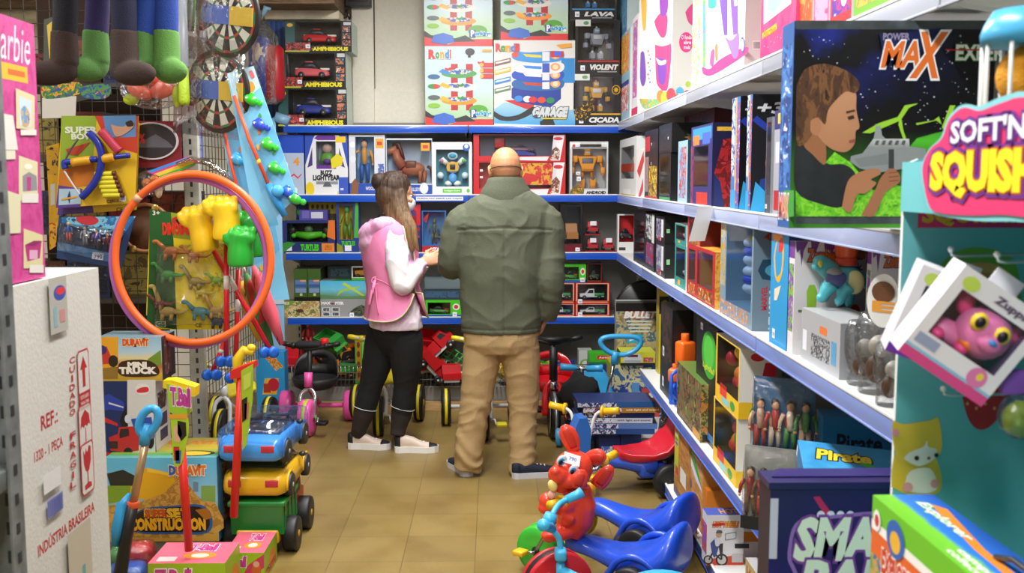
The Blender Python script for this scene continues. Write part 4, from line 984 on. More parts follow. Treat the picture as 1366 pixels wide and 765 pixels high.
for x in(255,290,325,360):c.poval(x,556,14,14,'#d8dcf4')
c.pcurve([(135,690),(160,590),(250,562),(560,545),(620,640),(620,765),(220,790),(145,740)],'#8a6ab8');c.pcurve([(148,690),(170,600),(255,574),(560,556),(610,640),(610,765),(230,785),(158,735)],'#2a1a5c')
c.ptext('SMART',165,572,640,712,'#d8ecd8',out='#7a3f9a',bold=.05,ob=.05,shear=.2);c.ptext('BALL',185,724,560,850,'#d8ecd8',out='#7a3f9a',bold=.05,ob=.05,shear=.2)
c.rect(-.0,.78,.04,.97,'#c4c6dc','f')
c.mb.box((-c.w/2-.004,-c.d/2-.004,c.h),(c.w/2,c.d/2,c.h+.012),M('#1f1652',.3));c.mb.prism([(0,0),(c.w*.96,0),(c.w*.96,.03),(.02,.03)],(-c.w/2+.01,-c.d/2+.03,c.h+.012),(1,0,0),(0,1,.2),(0,-.0015,.002),M('#2a2266',.3))
c.done('ball_game_box','dark purple ball game box with big white lettering at the lower right','box')
def zz_(ox,oy,s):return lambda x,y:(ox+x/s,oy+y/s)
A_=zz_(820,0,4.25);B_=zz_(820,130,4.5);C_=zz_(820,270,4.5);D_=zz_(1000,280,3.06);E_=zz_(860,410,2.832);G_=zz_(860,580,4.135)
def RZ(Z,x0,x1,y,z,d,Xf=.88,ax=None,**k):
 a,b=Z(x0,y),Z(x1,y);return RB(a[0],b[0],a[1],z,d,Xf,Z(ax,y)[0]if ax is not None else None,**k)
z=ZS[4];G1='tall cartons on the top right shelf'
c=RZ(A_,22,90,150,z,.3,ax=90,col='#9cc8e0',side='#dfe3e4',top='#d9dcdc')
c.rect(.1,.55,.9,.97,PR(['#f2b63a','#e8782c','#f6d25a','#d84a3c'],22,.4,1));c.rect(.1,.4,.9,.45,'#3a3f9c');c.rect(.1,.12,.9,.4,PR(['#e4e8ee','#d8383a','#f0f0f2','#8aa8d8'],22,.4,2));c.done('girls_toy_box','narrow blue and orange toy box at the far end of the top right shelf','box')
c2=RZ(A_,12,70,60,z+c.h+.001,.28,h=.34,col='#3f86b8',side='#c2d4dc',top='#cfd8dc');c2.rect(.1,.1,.9,.8,PR(['#2a5f9a','#6ab0d8','#c8d8e4'],20,.4,3));c2.done('girls_toy_box','blue box stacked above the narrow orange box on the top right shelf','box')
c=RZ(A_,102,136,75,z,.3,h=.62,col='#eceaf0',side='#e6e6e6',top='#dddddd')
c.rect(.15,.2,.85,.95,PR(['#c77ac0','#e8508e','#8e54b4','#f2d0e4','#e86aa4'],25,.4,4));c.rect(0,0,1,.1,'#d82a6c');c.done('girls_toy_box','white and magenta doll toy box second along the top right shelf','box')
c=RZ(A_,140,330,0,z,.32,h=.68,Xf=.875,col='#f1efec',side='#d4d3d0',top='#dddddd')
c.z=(820,0,4.25)
c.pcurve([(140,560),(160,610),(200,615),(340,570),(340,540),(240,560)],PR(['#e94a4a','#f3c23a','#7cc242','#4aa8d8','#f0efe8'],40,.4,2))
c.pcurve([(228,250),(318,235),(305,480),(282,515),(255,500),(235,450)],'#d8387c');c.pcurve([(222,225),(270,190),(322,205),(318,245),(270,262),(226,250)],'#efe0bc');c.pcurve([(240,330),(290,345),(285,470),(250,460)],'#7a3ab0');c.pcurve([(232,325),(262,345),(290,340),(288,362),(252,368)],'#f2ecee')
c.pcurve([(225,120),(260,75),(300,95),(290,200),(262,210),(235,160)],'#e03a7c');c.pcurve([(255,-20),(300,-30),(298,70),(262,90)],'#8a3aa8');c.pcurve([(148,300),(168,300),(178,440),(160,490),(145,440)],'#7a44b8');c.pcurve([(150,0),(180,-10),(176,150),(160,160)],'#e8b43a')
for i in range(9):c.poval(190+6*(i%3),290+i*22,4,6,['#e94a4a','#7cc242','#4a8ad8'][i%3])
for x,y,r_,q in((262,545,22,'#f08a3a'),(290,560,26,'#f2cf3a'),(322,540,26,'#e83a4a')):c.poval(x,y,r_,r_*1.6,q)
c.poval(405,240,40,58,'#e0408c','r');c.ptext('O fundo',378,200,436,222,'#f7eef2','r');c.ptext('abre',392,230,432,250,'#f7eef2','r');c.ptext('mais',392,258,428,278,'#f7eef2','r')
for x,y,r_,q in((370,520,22,'#58b4e2'),(412,540,24,'#e0394a'),(345,560,20,'#f0c93a'),(415,478,14,'#a8cc3a'),(385,560,26,'#8cc83c')):c.poval(x,y,r_,r_*1.2,q,'r')
c.prect(360,530,398,556,'#f2f2f0','r')
for i in range(7):c.prect(364+i*4.6,533,366+i*4.6,552,'#333333','r')
c.pcurve([(400,70),(430,30),(460,20),(460,140),(420,130)],'#d84a8a','r');c.done('ice_cream_playset_box','big white playset carton with pink ice cream cone artwork on the top right shelf','box',G1)
c=RZ(A_,444,486,0,z,.3,h=.66,Xf=.875,col='#e9efe0',side='#f3f1ec',top='#dddddd')
c.rect(0,0,1,1,PR(['#f3d23a','#f0efe8','#8fce3f','#f2f0ea','#ef7aa8','#f4f2ec'],20,.4,8));c.done('girls_toy_box','white carton with lime and pink blotches left of the purple cleaner carton','box',G1)
c=RZ(A_,494,742,0,z,.3,h=.62,Xf=.87,col='#efedf0',side='#d5d4d0',top='#dddddd')
c.z=(820,0,4.25)
c.pcurve([(500,420),(560,425),(740,310),(742,265),(600,335),(540,390),(496,380)],'#dd3f8e');c.ppoly([(592,-20),(640,-30),(640,200),(620,200)],'#7a55b0');c.ppoly([(655,-20),(698,-30),(700,190),(672,200)],'#8a5cc0');c.pcurve([(620,200),(660,230),(705,190),(700,310),(675,330),(650,270)],'#a07ad8');c.ppoly([(676,-20),(692,-25),(696,30),(680,36)],'#f2f2f2')
c.pcurve([(530,0),(570,-20),(572,40),(535,45)],'#3fb8a8');c.pcurve([(548,290),(565,280),(560,375),(540,360)],'#e0559a');c.pcurve([(570,260),(582,250),(584,330),(572,340)],'#b08a5a');c.prect(500,0,514,380,PR(['#f0b43a','#7cc242','#4aa8d8','#e94a4a'],30,.4,4));c.poval(726,255,12,46,'#4a62b8');c.poval(726,255,9,34,'#dfe4f4')
c.prect(782,232,828,280,'#f2f2f0','r')
for i in range(9):c.prect(786+i*4.4,236,788+i*4.4,276,'#333333','r')
c.done('cleaner_playset_box','white carton with purple toy cleaner artwork and pink base on the top right shelf','box',G1)
c=RZ(A_,832,1030,0,z,.3,h=.5,Xf=.87,col=PR(['#e03a86','#dc2f7c','#e8508f'],14,.4,3,hard=False),side='#d84a8c',top='#dddddd')
c.z=(820,0,4.25)
c.ppoly([(845,140),(1000,20),(1000,-90),(845,-60)],'#e8e4d8');c.ppoly([(865,60),(905,72),(960,-10),(950,-80),(870,-60)],'#a8c4dc');c.ppoly([(836,190),(918,130),(920,165),(838,222)],'#f0c92e');c.ptext('Barbie',845,155,912,200,'#c87a2a',shear=.2)
for i in range(8):c.poval(850+i*19,262-i*13+(i%2)*18,2.5,4,'#f4b8d4')
c.done('doll_toy_box','bright pink doll carton with yellow strip, end of the visible top right shelf','box',G1)
for(x0,x1,h_,col,pal,lab)in((1064,1084,.4,'#e87a3a',['#f0a03a','#e8582c','#f2d05a'],'orange carton beside the pink doll carton on the top right shelf'),(1086,1106,.4,'#e86aa8',['#e8508e','#f2a8cc','#d83a7c'],'pink carton above the left edge of the blaster box'),(1108,1136,.4,'#d8343c',['#d8343c','#c83a8c','#5a3ab0','#e8e8e8'],'red and violet carton above the blaster box'),(1139,1190,.34,'#7ab83a',['#7ab83a','#e8b04a','#4a9a3a','#e8e4d0'],'green and cream carton above the blaster box')):
 c=RB(x0,x1,5,z,.3,.88,h=h_,col=col,side='#d8d4d4',top='#dddddd');c.rect(.08,.1,.92,.9,PR(pal,18,.4,x0%7));
 if x0==1108:c.text('lugi',.2,.15,.85,.4,'#f4f0ee',bold=.05)
 c.done('girls_toy_box',lab,'box',G1)
z=ZS[3]
c=RZ(B_,32,132,230,z,.14,ax=132,col='#dfe2e2',side='#d4d8da',hole=(.12,.3,.88,.86),cavcol='#b9bec4');c.rect(.1,.42,.9,.56,'#e0512c');c.rect(.25,.03,.7,.12,'#f1f1ee');c.rect(.05,.0,.95,.03,'#b8a83a')
ix,iy,iz,iw,idp,ih=c.inner;c.pane().kid('toy_robot',toy_robot(MB(),(ix,iy,iz),ih*.9,'#e2b92e','#8a8f96'));c.done('robot_blister_box','clear fronted yellow robot box with orange strip, far corner of second right shelf','box')
c=RZ(B_,136,178,300,z,.12,h=.29,col='#efeeee',side='#e8e8e8');c.poly([(.0,.55),(.9,.95),(1,.75),(.4,.4)],'#d83a44');c.poly([(.2,.0),(.9,.4),(.9,.15),(.5,.0)],'#d83a44');c.done('white_toy_box','white box with red flashes beside the clear robot box','box')
c=RZ(B_,184,262,185,z,.16,ax=262,col='#1a1618',side='#151517');c.rect(.0,.7,.4,.92,'#c23038');c.rect(.45,.72,.8,.82,'#2a2a30');c.rect(.35,.02,.95,.48,PR(['#e2ac22','#2a2418','#f0c83a','#5a4414'],40,.4,3));c.rect(0,.1,.32,.62,PR(['#c8402a','#8a8a90','#e07a4a'],40,.4,5));c.rect(0,0,1,.04,'#b82a30');c.tagprice(.5,.78);c.tagprice(.5,.5);c.done('robot_toy_box','black box with yellow robot picture on the second right shelf','box')
c=RZ(B_,268,338,330,z,.2,ax=338,col='#141617',side='#101214',hole=(.1,.1,.9,.92),cavcol='#1d2a24');ix,iy,iz,iw,idp,ih=c.inner;c.pane().kid('toy_robot',toy_robot(MB(),(ix,iy,iz),ih*.9,'#5a9a7a','#c4ccc8','#dfe6e2'));c.rect(.05,.02,.95,.08,'#3a9a5a');hA=c.h;c.done('robot_toy_box','black window box with green and silver robot on the second right shelf','box')
c=RZ(B_,268,345,150,z+hA+.001,.2,ax=345,col='#131415',side='#17191a');c.rect(.1,.1,.9,.85,PR(['#1a1c1d','#2c3033','#0e0f10','#6a5a2a'],30,.35,6));c.star(.5,.5,.1,.2,'#8a6a2a','r',asp=1);c.tagprice(.7,.45);c.done('robot_toy_box','black box lying on top of the green robot window box','box')
c=RZ(B_,383,440,255,z,.15,ax=440,col='#9cc0dc',side='#274a58');c.rect(.15,.08,.85,.9,PR(['#e8e4e4','#b44a44','#7aa4cc','#d8dce4'],30,.4,2));c.rect(.12,.1,.85,.9,'#2f5a6a','r');c.rect(.12,.5,.9,.56,'#b02a34','r');c.done('figure_box','pale blue edged window box on the second right shelf left of the purple window box','box')
c=RZ(B_,462,590,150,z,.17,ax=590,Xf=.872,col='#2c2f74',side='#201f4c',top='#35306a',hole=(.16,.24,.82,.74),cavcol='#5a6070')
c.rect(.08,.82,.95,.97,'#3a9ad8');c.rect(.1,.76,.4,.88,'#e8843a');c.rect(.55,.76,.9,.9,'#4a6ac8');c.rect(.3,.02,.82,.17,'#d03a2a');c.rect(0,0,.14,.75,PR(['#3a2a70','#8a3a5a','#2a2458'],30,.4,4))
ix,iy,iz,iw,idp,ih=c.inner;m=MB();m.box((ix-.02,iy-.02,iz+.02),(ix+.025,iy+.02,iz+ih*.55),'#b4575a',.006);m.cyl((ix,iy,iz+ih*.5),(ix+.02,iy,iz+ih*.9),.012,'#8a9098');c.pane().kid('toy_launcher',m)
c.rect(0,0,1,1,'#1c1c48','r');c.rect(.1,.9,.9,.95,'#e8b43a','r');c.poly([(.1,.0),(.9,.0),(.95,.5),(.7,.84),(.25,.8),(.05,.4)],PR(['#8e1b20','#b02228','#6a1218','#c4353a'],26,.4,3),'r');c.poly([(.05,0),(.3,0),(.2,.3),(.05,.4)],'#20306e','r');c.text('SPIDER-MAN',.12,.905,.88,.945,'#f2cc4a','r',bold=.03);c.rect(.72,.2,.9,.3,'#e8782c','r')
c.done('hero_toy_box','purple blue window box with red side panel in the middle of the second right shelf','box')
c=RZ(B_,420,600,60,z,.12,Xf=1.08,col='#5c1418',side='#4a1014');c.rect(.1,.1,.9,.95,PR(['#6a161a','#3a0c10','#8a2420','#2a0a0c'],22,.4,7));c.done('dark_red_box','tall dark red box standing behind the purple window box','box')
for k,(a,b)in enumerate(((708,757),(800,829))):
 c=RZ(B_,a,b,-20 if k else-8,z,.16,Xf=.872,ax=b,col='#3a78c0',side='#0d0e16',top='#15161e')
 c.rect(.0,.3,.4,1,PR(['#4aa0e0','#d8e4ee','#2a4a9a','#8a5ab0'],40,.4,k+2));c.rect(.45,.05,.62,1,'#c8b070');c.rect(.62,.05,1,.95,PR(['#e8e4e0','#3a5ac0','#c04a3a','#dcd8d0'],60,.4,k+5));c.rect(.0,0,.6,.18,'#3aa0e0')
 c.text('+3',.12,.84,.66,.93,'#e4e8ee','r',bold=.03,shear=.2);c.poly([(0,.78),(.12,.74),(.7,.58),(.7,.62),(.1,.82)],'#2440b8','r');c.oval(.5,.42,.2,.1,'#c48a6c','r');c.oval(.55,.5,.22,.07,'#d86a2a','r');c.oval(.52,.38,.07,.035,'#5a1a1a','r');c.rect(.7,.3,1,.42,'#2a8a4a','r',.05);c.poly([(.1,0),(.9,0),(.95,.2),(.6,.32),(.2,.28)],'#1d3f94','r');c.poly([(0,0),(.3,.0),(.4,.14),(.1,.26)],'#3ab0f0','r')
 c.done('action_game_box',['black box marked +3, its side mostly hidden, left one of the pair','black box marked +3 with a shouting kid picture, right one of the pair'][k],'box','black +3 boxes on the second right shelf')
c=RZ(B_,914,946,115,z,.1,ax=950,Xf=.875,col='#4a4d58',side='#a0a6ae',hole=(.15,.2,.9,.95),cavcol='#5a6a80');ix,iy,iz,iw,idp,ih=c.inner;m=MB();m.tube([(ix,iy,iz+.01),(ix,iy,iz+ih*.25),(ix,iy,iz+ih*.8)],[.01,.012,.008],'#c02a2c',8);m.box((ix-.012,iy-.008,iz+ih*.7),(ix+.012,iy+.008,iz+ih*.78),'#e8642a');c.pane().kid('toy_sword',m);c.tagprice(.1,.06);c.done('sword_blister_box','slim grey blister with red and orange toy sword on the second right shelf','box')
c=RZ(B_,964,1012,70,z,.14,ax=1010,Xf=.875,col='#a4a8b4',side='#9a9eaa');c.rect(0,.82,1,1,'#2a2a6e');c.rect(.4,.87,.8,.97,'#e8c83a');c.rect(.2,.5,.7,.7,'#ccd0d8');c.rect(.1,.05,.9,.24,'#b4262c');c.done('toy_box','grey box with navy top and red label next to the blaster box','box')
z=ZS[2]
c=RZ(C_,116,186,55,z,.2,ax=186,col='#15161c',side='#111216',hole=(.1,.12,.9,.8),cavcol='#23262e');ix,iy,iz,iw,idp,ih=c.inner;c.pane().kid('toy_car',toy_car(MB(),(ix,iy,iz),iw*.8,.06,.05,'#6a7078'));c.done('car_box','dark window box with grey toy car at the far end of the third right shelf','box')
c=RZ(C_,186,240,75,z,.2,ax=238,col='#20242a',side='#1a1c20');c.rect(.05,.55,.7,.98,PR(['#1f4f4a','#d8dcde','#2a2a30','#3a8a80'],30,.4,3));c.rect(.72,.5,.98,1,'#dfe2e4');c.rect(.1,.1,.9,.48,PR(['#1c1e26','#b02a3a','#3a5a9a','#c8ccd0'],30,.4,4));c.done('car_box','black and white toy vehicle box with teal patch on the third right shelf','box')
hh=None
for k in range(2):
 zk=z+(hh or 0)+(.001 if k else 0)
 c=RZ(C_,248,302,250 if k==0 else 92,zk,.22,ax=302,col='#1b1d24',side='#0f1012');c.rect(.06,.1,.6,.9,PR(['#22304a','#c8ccd6','#3a2a6a','#8a94a8','#16181e'],40,.35,4+k));c.rect(.62,.2,.85,.9,'#e2e4e8');c.rect(.3,.04,.6,.2,'#b02a44');c.tagprice(.55,.06);c.rect(.04,.4,.12,.55,'#8ac88a','r')
 hh=c.h;c.done('model_box',['black model box at the bottom of its stack of two on the third right shelf','black model box on top of its stack of two on the third right shelf'][k],'box','stacked black model boxes')
hh=None
for k in range(2):
 c=RZ(C_,362,430,268 if k==0 else 140,z+(hh or 0)+(.001 if k else 0),.12,ax=430,col='#2f8f88',side='#dfe6e6',hole=(.12,.24,.9,.92),cavcol='#3a4a58');ix,iy,iz,iw,idp,ih=c.inner;c.pane().kid('toy_car',toy_car(MB(),(ix,iy,iz),iw*.85,.05,.045,'#a8c4e0'));c.rect(.3,.06,.5,.18,'#e8a03a')
 hh=c.h;c.done('toy_car_box',['teal window box, lower of the two beside the black model boxes','teal window box, upper of the two beside the black model boxes'][k],'box','teal window boxes')
def botbox(x0,x1,y,z0,d,lab,Xf,ax,front='#b82a30',side='#6a1c20',fig='#d0343c',ytag=True):
 c=RZ(C_,x0,x1,y,z0,d,ax=ax,Xf=Xf,col=front,side=side,hole=(.12,.3,.88,.93),cavcol='#8a6a68');ix,iy,iz,iw,idp,ih=c.inner
 c.pane().kid('toy_robot',toy_robot(MB(),(ix,iy,iz),ih*.95,fig,'#46484e','#c8b9b2'));c.rect(.15,.05,.9,.26,PR(['#e8e2de','#c86a2a','#5a4a24','#e0b060'],30,.4,int(x0)%9));return c
c=botbox(436,516,280,z,.12,'',.872,516,side='#caa46a');h1=c.h;c.done('transforming_robot_box','red edged robot window box, lower of two by the hanging white paper','box','red robot boxes')
c=botbox(440,518,60,z+h1+.001,.12,'',.872,518);c.done('transforming_robot_box','red edged robot window box, upper of two by the hanging white paper','box','red robot boxes')
c=botbox(484,606,300,z,.15,'',.868,604,side=PR(['#e09a2a','#d8882a','#f0b84a','#c8661e'],25,.4,2));c.oval(.75,.72,.3,.14,'#a02028','r');c.done('transforming_robot_box','red window box with orange side panel at the front of the third right shelf','box','red robot boxes')
c=RZ(C_,530,640,92,z,.1,Xf=1.04,ax=640,col='#cfd3d4',side='#bfc4c6',hole=(.1,.3,.9,.92),cavcol='#6a7078');ix,iy,iz,iw,idp,ih=c.inner;c.pane().kid('toy_robot',toy_robot(MB(),(ix,iy,iz),ih*.9,'#26282c','#8a8e94'));c.rect(.1,.05,.5,.2,'#e0a83a');c.done('robot_box','silver window box with black robot standing behind the red robot boxes','box')
c=RZ(C_,640,838,120,z,.16,ax=838,Xf=.872,col='#7e97a8',side='#6f8798',top='#5a6a78',hole=(.2,.16,.96,.93),cavcol='#8fb0c4');ix,iy,iz,iw,idp,ih=c.inner
m=MB()
for i,q in enumerate(('#e05a8a','#8ad83a','#e8c23a')):m.torus((ix+.03+i*.014,iy-.02,iz+ih*.72),(0,1,.3),.045,.011,q,22,8)
for zz,rr in((.1,.06),(.2,.055)):
 for t_ in range(3):m.ell((ix+.035,iy-.005,iz+zz+.03*t_-.03),(rr,.055,.026),'#2a4fd0' if t_%2 else '#dfe6f2',n=14,k=8)
c.pane(FILM('#d8ecff',.35)).kid('boxing_toy',m);c.rect(0,.3,.16,1,PR(['#d8dce0','#c8ac4a','#a4b4c0','#2f3a44'],30,.4,5));c.rect(.0,0,.9,.16,PR(['#d8dce0','#c8884a','#4a9ac8','#b03a3a'],50,.4,8))
c.poly([(.2,.66),(.8,.66),(.9,.56),(.8,.48),(.6,.45),(.55,.4),(.5,.46),(.2,.48),(.1,.56)],'#24485e','r');c.oval(.5,.56,.25,.06,'#4a9ab8','r');c.text('AVENGERS',.2,.04,.46,.36,'#ccd8de','r',rot=0)if False else None
c.text('AVENGERS',-.0,.12,.95,.22,'#d4dee4','r',rot=PI/2,bold=.04);c.text('MARVEL',.0,.28,.5,.33,'#c03a44','r',rot=PI/2,bold=.04);c.poly([(.2,.86),(.5,.98),(.9,.95),(.8,.84),(.5,.8)],PR(['#7a2a20','#a04a2a','#2a2a30'],40,.4,2),'r')
c.done('boxing_toy_box','large silver blue window box with striped blue boxing toy on the third right shelf','box')
c=RZ(C_,946,1050,95,z,.12,ax=1046,Xf=.872,col='#2a9ad8',side='#2458a0');c.z=(820,270,4.5)
for wdt,q in((0,'#f0b428'),(14,'#2a9ad8')):c.pcurve([(955+wdt*.6,330),(975,220+wdt*2),(1000,190+wdt*2),(1016-wdt*.6,260),(1010-wdt*.6,400),(985,480-wdt*3),(962+wdt*.5,440)],q)
c.ppoly([(950,190),(1005,180),(1005,215),(955,235)],'#f0902a');c.pcurve([(990,225),(1010,215),(1012,280),(985,300)],'#d83a3a');c.ppoly([(960,520),(1000,500),(975,590),(958,590)],'#e8d8c0');c.poval(985,140,26,26,'#8a5a2a');c.tagprice(.2,.05,.03,.03);c.done('race_track_box','narrow blue race track box with yellow loop on the third right shelf','box')
m=MB()
for i in range(7):m.ell((.004*((i*7)%3-1),0,.02+i*.03),(.018-.001*i,.018,.022),'#58c81e',n=10,k=8)
p0=atx(1052,380,.9);m.build('slime_toy',None,(.9,p0.y,z),None,'lime green knobbly toy tube standing beside the race track box','toy')
def zbox(x0,x1,y,d,lab,Xf=.875,ax=None,z0=None):
 c=RZ(D_,x0,x1,y,z if z0 is None else z0,d,ax=ax,Xf=Xf,col='#e4dfe6',side='#e6e3e8',top='#d8d4da');c.rect(0,.85,1,1,'#7a3f9a');c.rect(.2,.2,.9,.8,PR(['#e4dfe6','#8a4aaa','#7ac23a','#c8783a'],30,.4,3))
 for q,(u,v,a_)in enumerate(((.15,.97,.14),(.45,.97,.1),(.8,.97,.16))):c.poly([(u-a_,1),(u-a_*.8,.9),(u-a_*.3,.93),(u,.78+.05*q),(u+a_*.3,.92),(u+a_,1)],'#7b45a0','r')
 c.star(.78,.72,.06,.16,'#8a4fb4','r',asp=.5);c.text('Zombies',.3,.83,.97,.93,'#d8742a','r',out='#5a2f86',bold=.05);c.poly([(.3,.42),(.5,.42),(.52,.56),(.46,.62),(.34,.62),(.28,.56)],'#9ac83a','r');c.poly([(.34,.08),(.6,.08),(.58,.25),(.5,.3),(.4,.3)],'#e0762c','r');c.oval(.75,.34,.12,.05,'#d8502a','r');c.rect(.1,.38,.26,.4,'#4a8a4a','r');c.rect(.6,.2,.9,.23,'#3a5a8a','r')
 c.text('COLLECT',.58,.6,.96,.63,'#4a4450','r');c.text('THEM ALL!',.58,.56,.94,.59,'#4a4450','r');return c
c=zbox(160,187,130,.13,'',ax=187);c.done('zombie_toy_box','white toy box with purple slime splats, nearest the race track box','box','purple splat boxes')
c=zbox(300,322,125,.12,'',Xf=1.03,ax=322);c.done('zombie_toy_box','white toy box with purple slime splats behind the orange cup launcher','box','purple splat boxes')
c=zbox(482,500,150,.12,'',Xf=1.04,ax=500);c.done('zombie_toy_box','white toy box with purple slime splats beside the teal display stand','box','purple splat boxes')
for k,x in enumerate((230,420,520)):
 c=RZ(D_,x,x+46,85,z,.1,Xf=1.16,ax=x+46,col='#21486e',side='#1c3f62');c.rect(.1,.1,.9,.9,PR(['#21486e','#2c6a9a','#16304c'],20,.4,k));c.oval(.5,.8,.25,.1,'#9a8a3a','r');c.done('blue_back_box',['dark blue box at the back of the third right shelf behind the splat box','dark blue box at the back of the third right shelf behind the orange cup','dark blue box at the back of the third right shelf beside the display stand'][k],'box','dark blue boxes at the back')
c=RZ(D_,212,372,466,z,.13,ax=374,Xf=.885,col='#a9acb2',side='#93969c',top='#b4b6ba');c.rect(.28,.16,.76,.6,PR(['#a9acb2','#3a3c44','#a9acb2','#2c2e36'],70,.4,1));c.rect(.5,.66,.68,.8,'#e07a3a');c.rect(.05,.2,.16,.6,'#dfe4f0');c.rect(.8,.2,.92,.62,'#5a9ac8')
hb_=c.h;c.done('launcher_box','low grey box carrying the teal dinosaur cup launcher','box')
pc=D_(390,500);Yd_=atx(*D_(310,480),.95).y;base=V((.95,Yd_,at(*D_(365,500),Yd_).z))
dn=thing('dinosaur_launcher','teal toy dinosaur with orange bucket on its back on the grey box','toy dinosaur',(.95,Yd_,z+hb_+.012))
S_=Yd_/F/.327
TL=M('#4fb6c6',.35);
def dxy(x,y,dy=0):p=at(*D_(x,y),Yd_+dy)-base;return p
m=MB()
m.ell(dxy(385,400),(.05,.045,.042),TL);m.tube([dxy(330,370),dxy(300,345),dxy(285,325)],[.03,.026,.02],TL,12);m.ell(dxy(285,330,-.005),(.022,.02,.02),TL);m.ell(dxy(272,350,-.01),(.016,.018,.012),TL)
m.tube([dxy(430,400),dxy(462,405),dxy(475,440)],[.03,.02,.006],TL,10)
for(a,b,c_,dy)in((330,420,290,-.03),(400,430,365,-.035),(320,415,300,.03),(415,430,405,.03)):m.tube([dxy(a,b,dy),dxy((a+c_)/2-6,455,dy),dxy(c_,478 if c_<340 else 492,dy),dxy(c_-18,482 if c_<340 else 498,dy)],[.024,.017,.013,.012],TL,10)
remesh(m,.004,3).build('body',dn)
m=MB();m.ell(dxy(425,415,-.036),(.028,.012,.034),'#e6e3a4');m.build('belly_plate',dn)
m=MB();m.ell(dxy(350,400,-.04),(.032,.012,.022),M('#5a5c9a',.4));m.ell(dxy(342,372,-.035),(.022,.02,.012),'#8a8e94');m.build('saddle',dn)
for k in(-.015,.015):
 m=MB();m.ell(dxy(284,340,k-.008),(.007,.005,.012),'#e0d84a');m.build('eye',dn)
OR=M('#e2582c',.3)
m=MB();cz=dxy(390,315);m.lathe([(.026,0),(.03,.01),(.036,.075),(.04,.076),(.04,.084),(.033,.084),(.026,.012),(0,.012)],(cz.x,0,cz.z),(0,0,1),OR,28);m.build('bucket',dn)
m=MB();m.cyl((cz.x,0,cz.z-.02),(cz.x,0,cz.z+.002),.03,'#c8442a');m.build('bucket_collar',dn)
CLR=FILM('#f6f8fa',.3,.06,.25)
def egg(x,y,s,lab,card=True,Xf=.92):
 p=atx(*D_(x,640),Xf);r_=thing('surprise_cup',lab,'toy cup',(Xf,p.y,z))
 m=MB();m.lathe([(.03*s,0),(.036*s,.004),(.034*s,.05*s),(.044*s,.085*s),(.044*s,.14*s),(.034*s,.17*s),(.0,.172*s)],(0,0,0),(0,0,1),CLR,28);m.build('cup',r_)
 m=MB();m.ell((0,0,.05*s),(.022*s,.022*s,.03*s),M('#5a3a24',.5));m.ell((.005,-.01,.1*s),(.024*s,.02*s,.024*s),M('#b8b0a4',.4));m.build('toy_inside',r_)
 if card:
  m=MB();m.prism([(.038*s*math.cos(a),.055*s*math.sin(a))for a in[2*PI*i/28 for i in range(28)]],(-.01,-.05*s,.2*s),(.6,-.8,0),(0,0,1),(.0016,.0012,0),'#eceeee')
  m.prism([(.026*s*math.cos(a),.022*s*math.sin(a))for a in[2*PI*i/18 for i in range(18)]],(-.011-.0006,-.05*s-.0008,.218*s),(.6,-.8,0),(0,0,1),(.0004,.0003,0),'#6a4426')
  m.text('E',(-.0116,-.05*s-.0012,.19*s),V((.6,-.8,0)),V((0,0,1)),-.02*s,-.012*s,.024*s,.008*s,M('#e8a03a'),.04);m.build('egg_card',r_)
egg(455,620,.95,'clear plastic cup of brown toy beside the grey launcher box',False);egg(515,620,1.15,'clear plastic cup with white oval egg card on the third right shelf');egg(575,620,.85,'small clear plastic cup touching the teal display stand',False,.9)
p0=atx(948,268,.845);m=MB();ww=.058
m.loft([[V((.848-ww-.012*k,p0.y-.03-.004*k,1.492-.045*k)),V((.858-.012*k,p0.y-.004*k,1.492-.045*k)),V((.858-.012*k,p0.y-.0036-.004*k,1.4922-.045*k)),V((.848-ww-.012*k,p0.y-.0304-.004*k,1.4922-.045*k))]for k in range(4)],'#efefec',smooth=False)
m.build('paper_strip',None,None,None,'white paper strip hanging from the second right shelf rail','paper strip')
z=ZS[1]
c=RZ(E_,62,106,12,z,.09,ax=106,col='#1b1a18',side='#111112');c.rect(.1,.35,.9,.95,PR(['#2a2420','#4a3a28','#15130f','#6a5a40'],20,.4,3));c.tagprice(.2,.42,.05,.05);c.tagprice(.2,.08,.05,.05);hz_=c.h;c.done('dart_gun_box','tall black toy box with price stickers, far end of the fourth right shelf','box')
def blaster(x,y,lab,body,tip,ang,Xf=.95,h=.2):
 p=atx(*E_(x,y),Xf);r_=thing('toy_blaster',lab,'toy gun',(Xf,p.y,z),ang)
 m=MB();m.box((-.03,-.03,0),(.03,.03,h*.55),body,.008);m.prism([(-.03,0),(.01,0),(.02,-.0),(.04,.07),(.0,.075)],(0,-.02,h*.25),(1,0,0),(0,0,1),(0,.04,0),body);m.build('stock',r_)
 m=MB();m.box((-.04,-.036,h*.55),(.045,.036,h*.9),tip,.014);m.cyl((.0,0,h*.88),(0,0,h),.02,tip,14);m.build('barrel',r_)
 m=MB();m.tube([(-.034,0,h*.1),(-.075,0,h*.2),(-.075,0,h*.45),(-.034,0,h*.52)],.009,body,8);m.build('handle',r_);return r_
blaster(152,190,'orange and blue toy gun standing between the black boxes on the fourth right shelf',M('#2a62d8',.35),M('#ef6a1e',.35),.4,.93,.36);blaster(118,320,'small blue toy gun with orange tip beside the tall black box',M('#2a6ae0',.35),M('#e8702a',.35),1.2,.9,.2)
c=RZ(E_,198,276,48,z,.12,ax=276,h=.5,Xf=.9,col='#15181a',side='#101214');c.oval(.64,.75,.36,.2,'#3faa34');c.oval(.62,.77,.25,.14,'#58c848');c.tagprice(.2,.92,.05,.03);c.rect(.1,.04,.9,.1,'#3a7ac0');c.text('LightBall',.35,.6,.9,.66,'#d8e83a',shear=.2);c.done('light_ball_box','black box with a big green ball picture on the fourth right shelf','box')
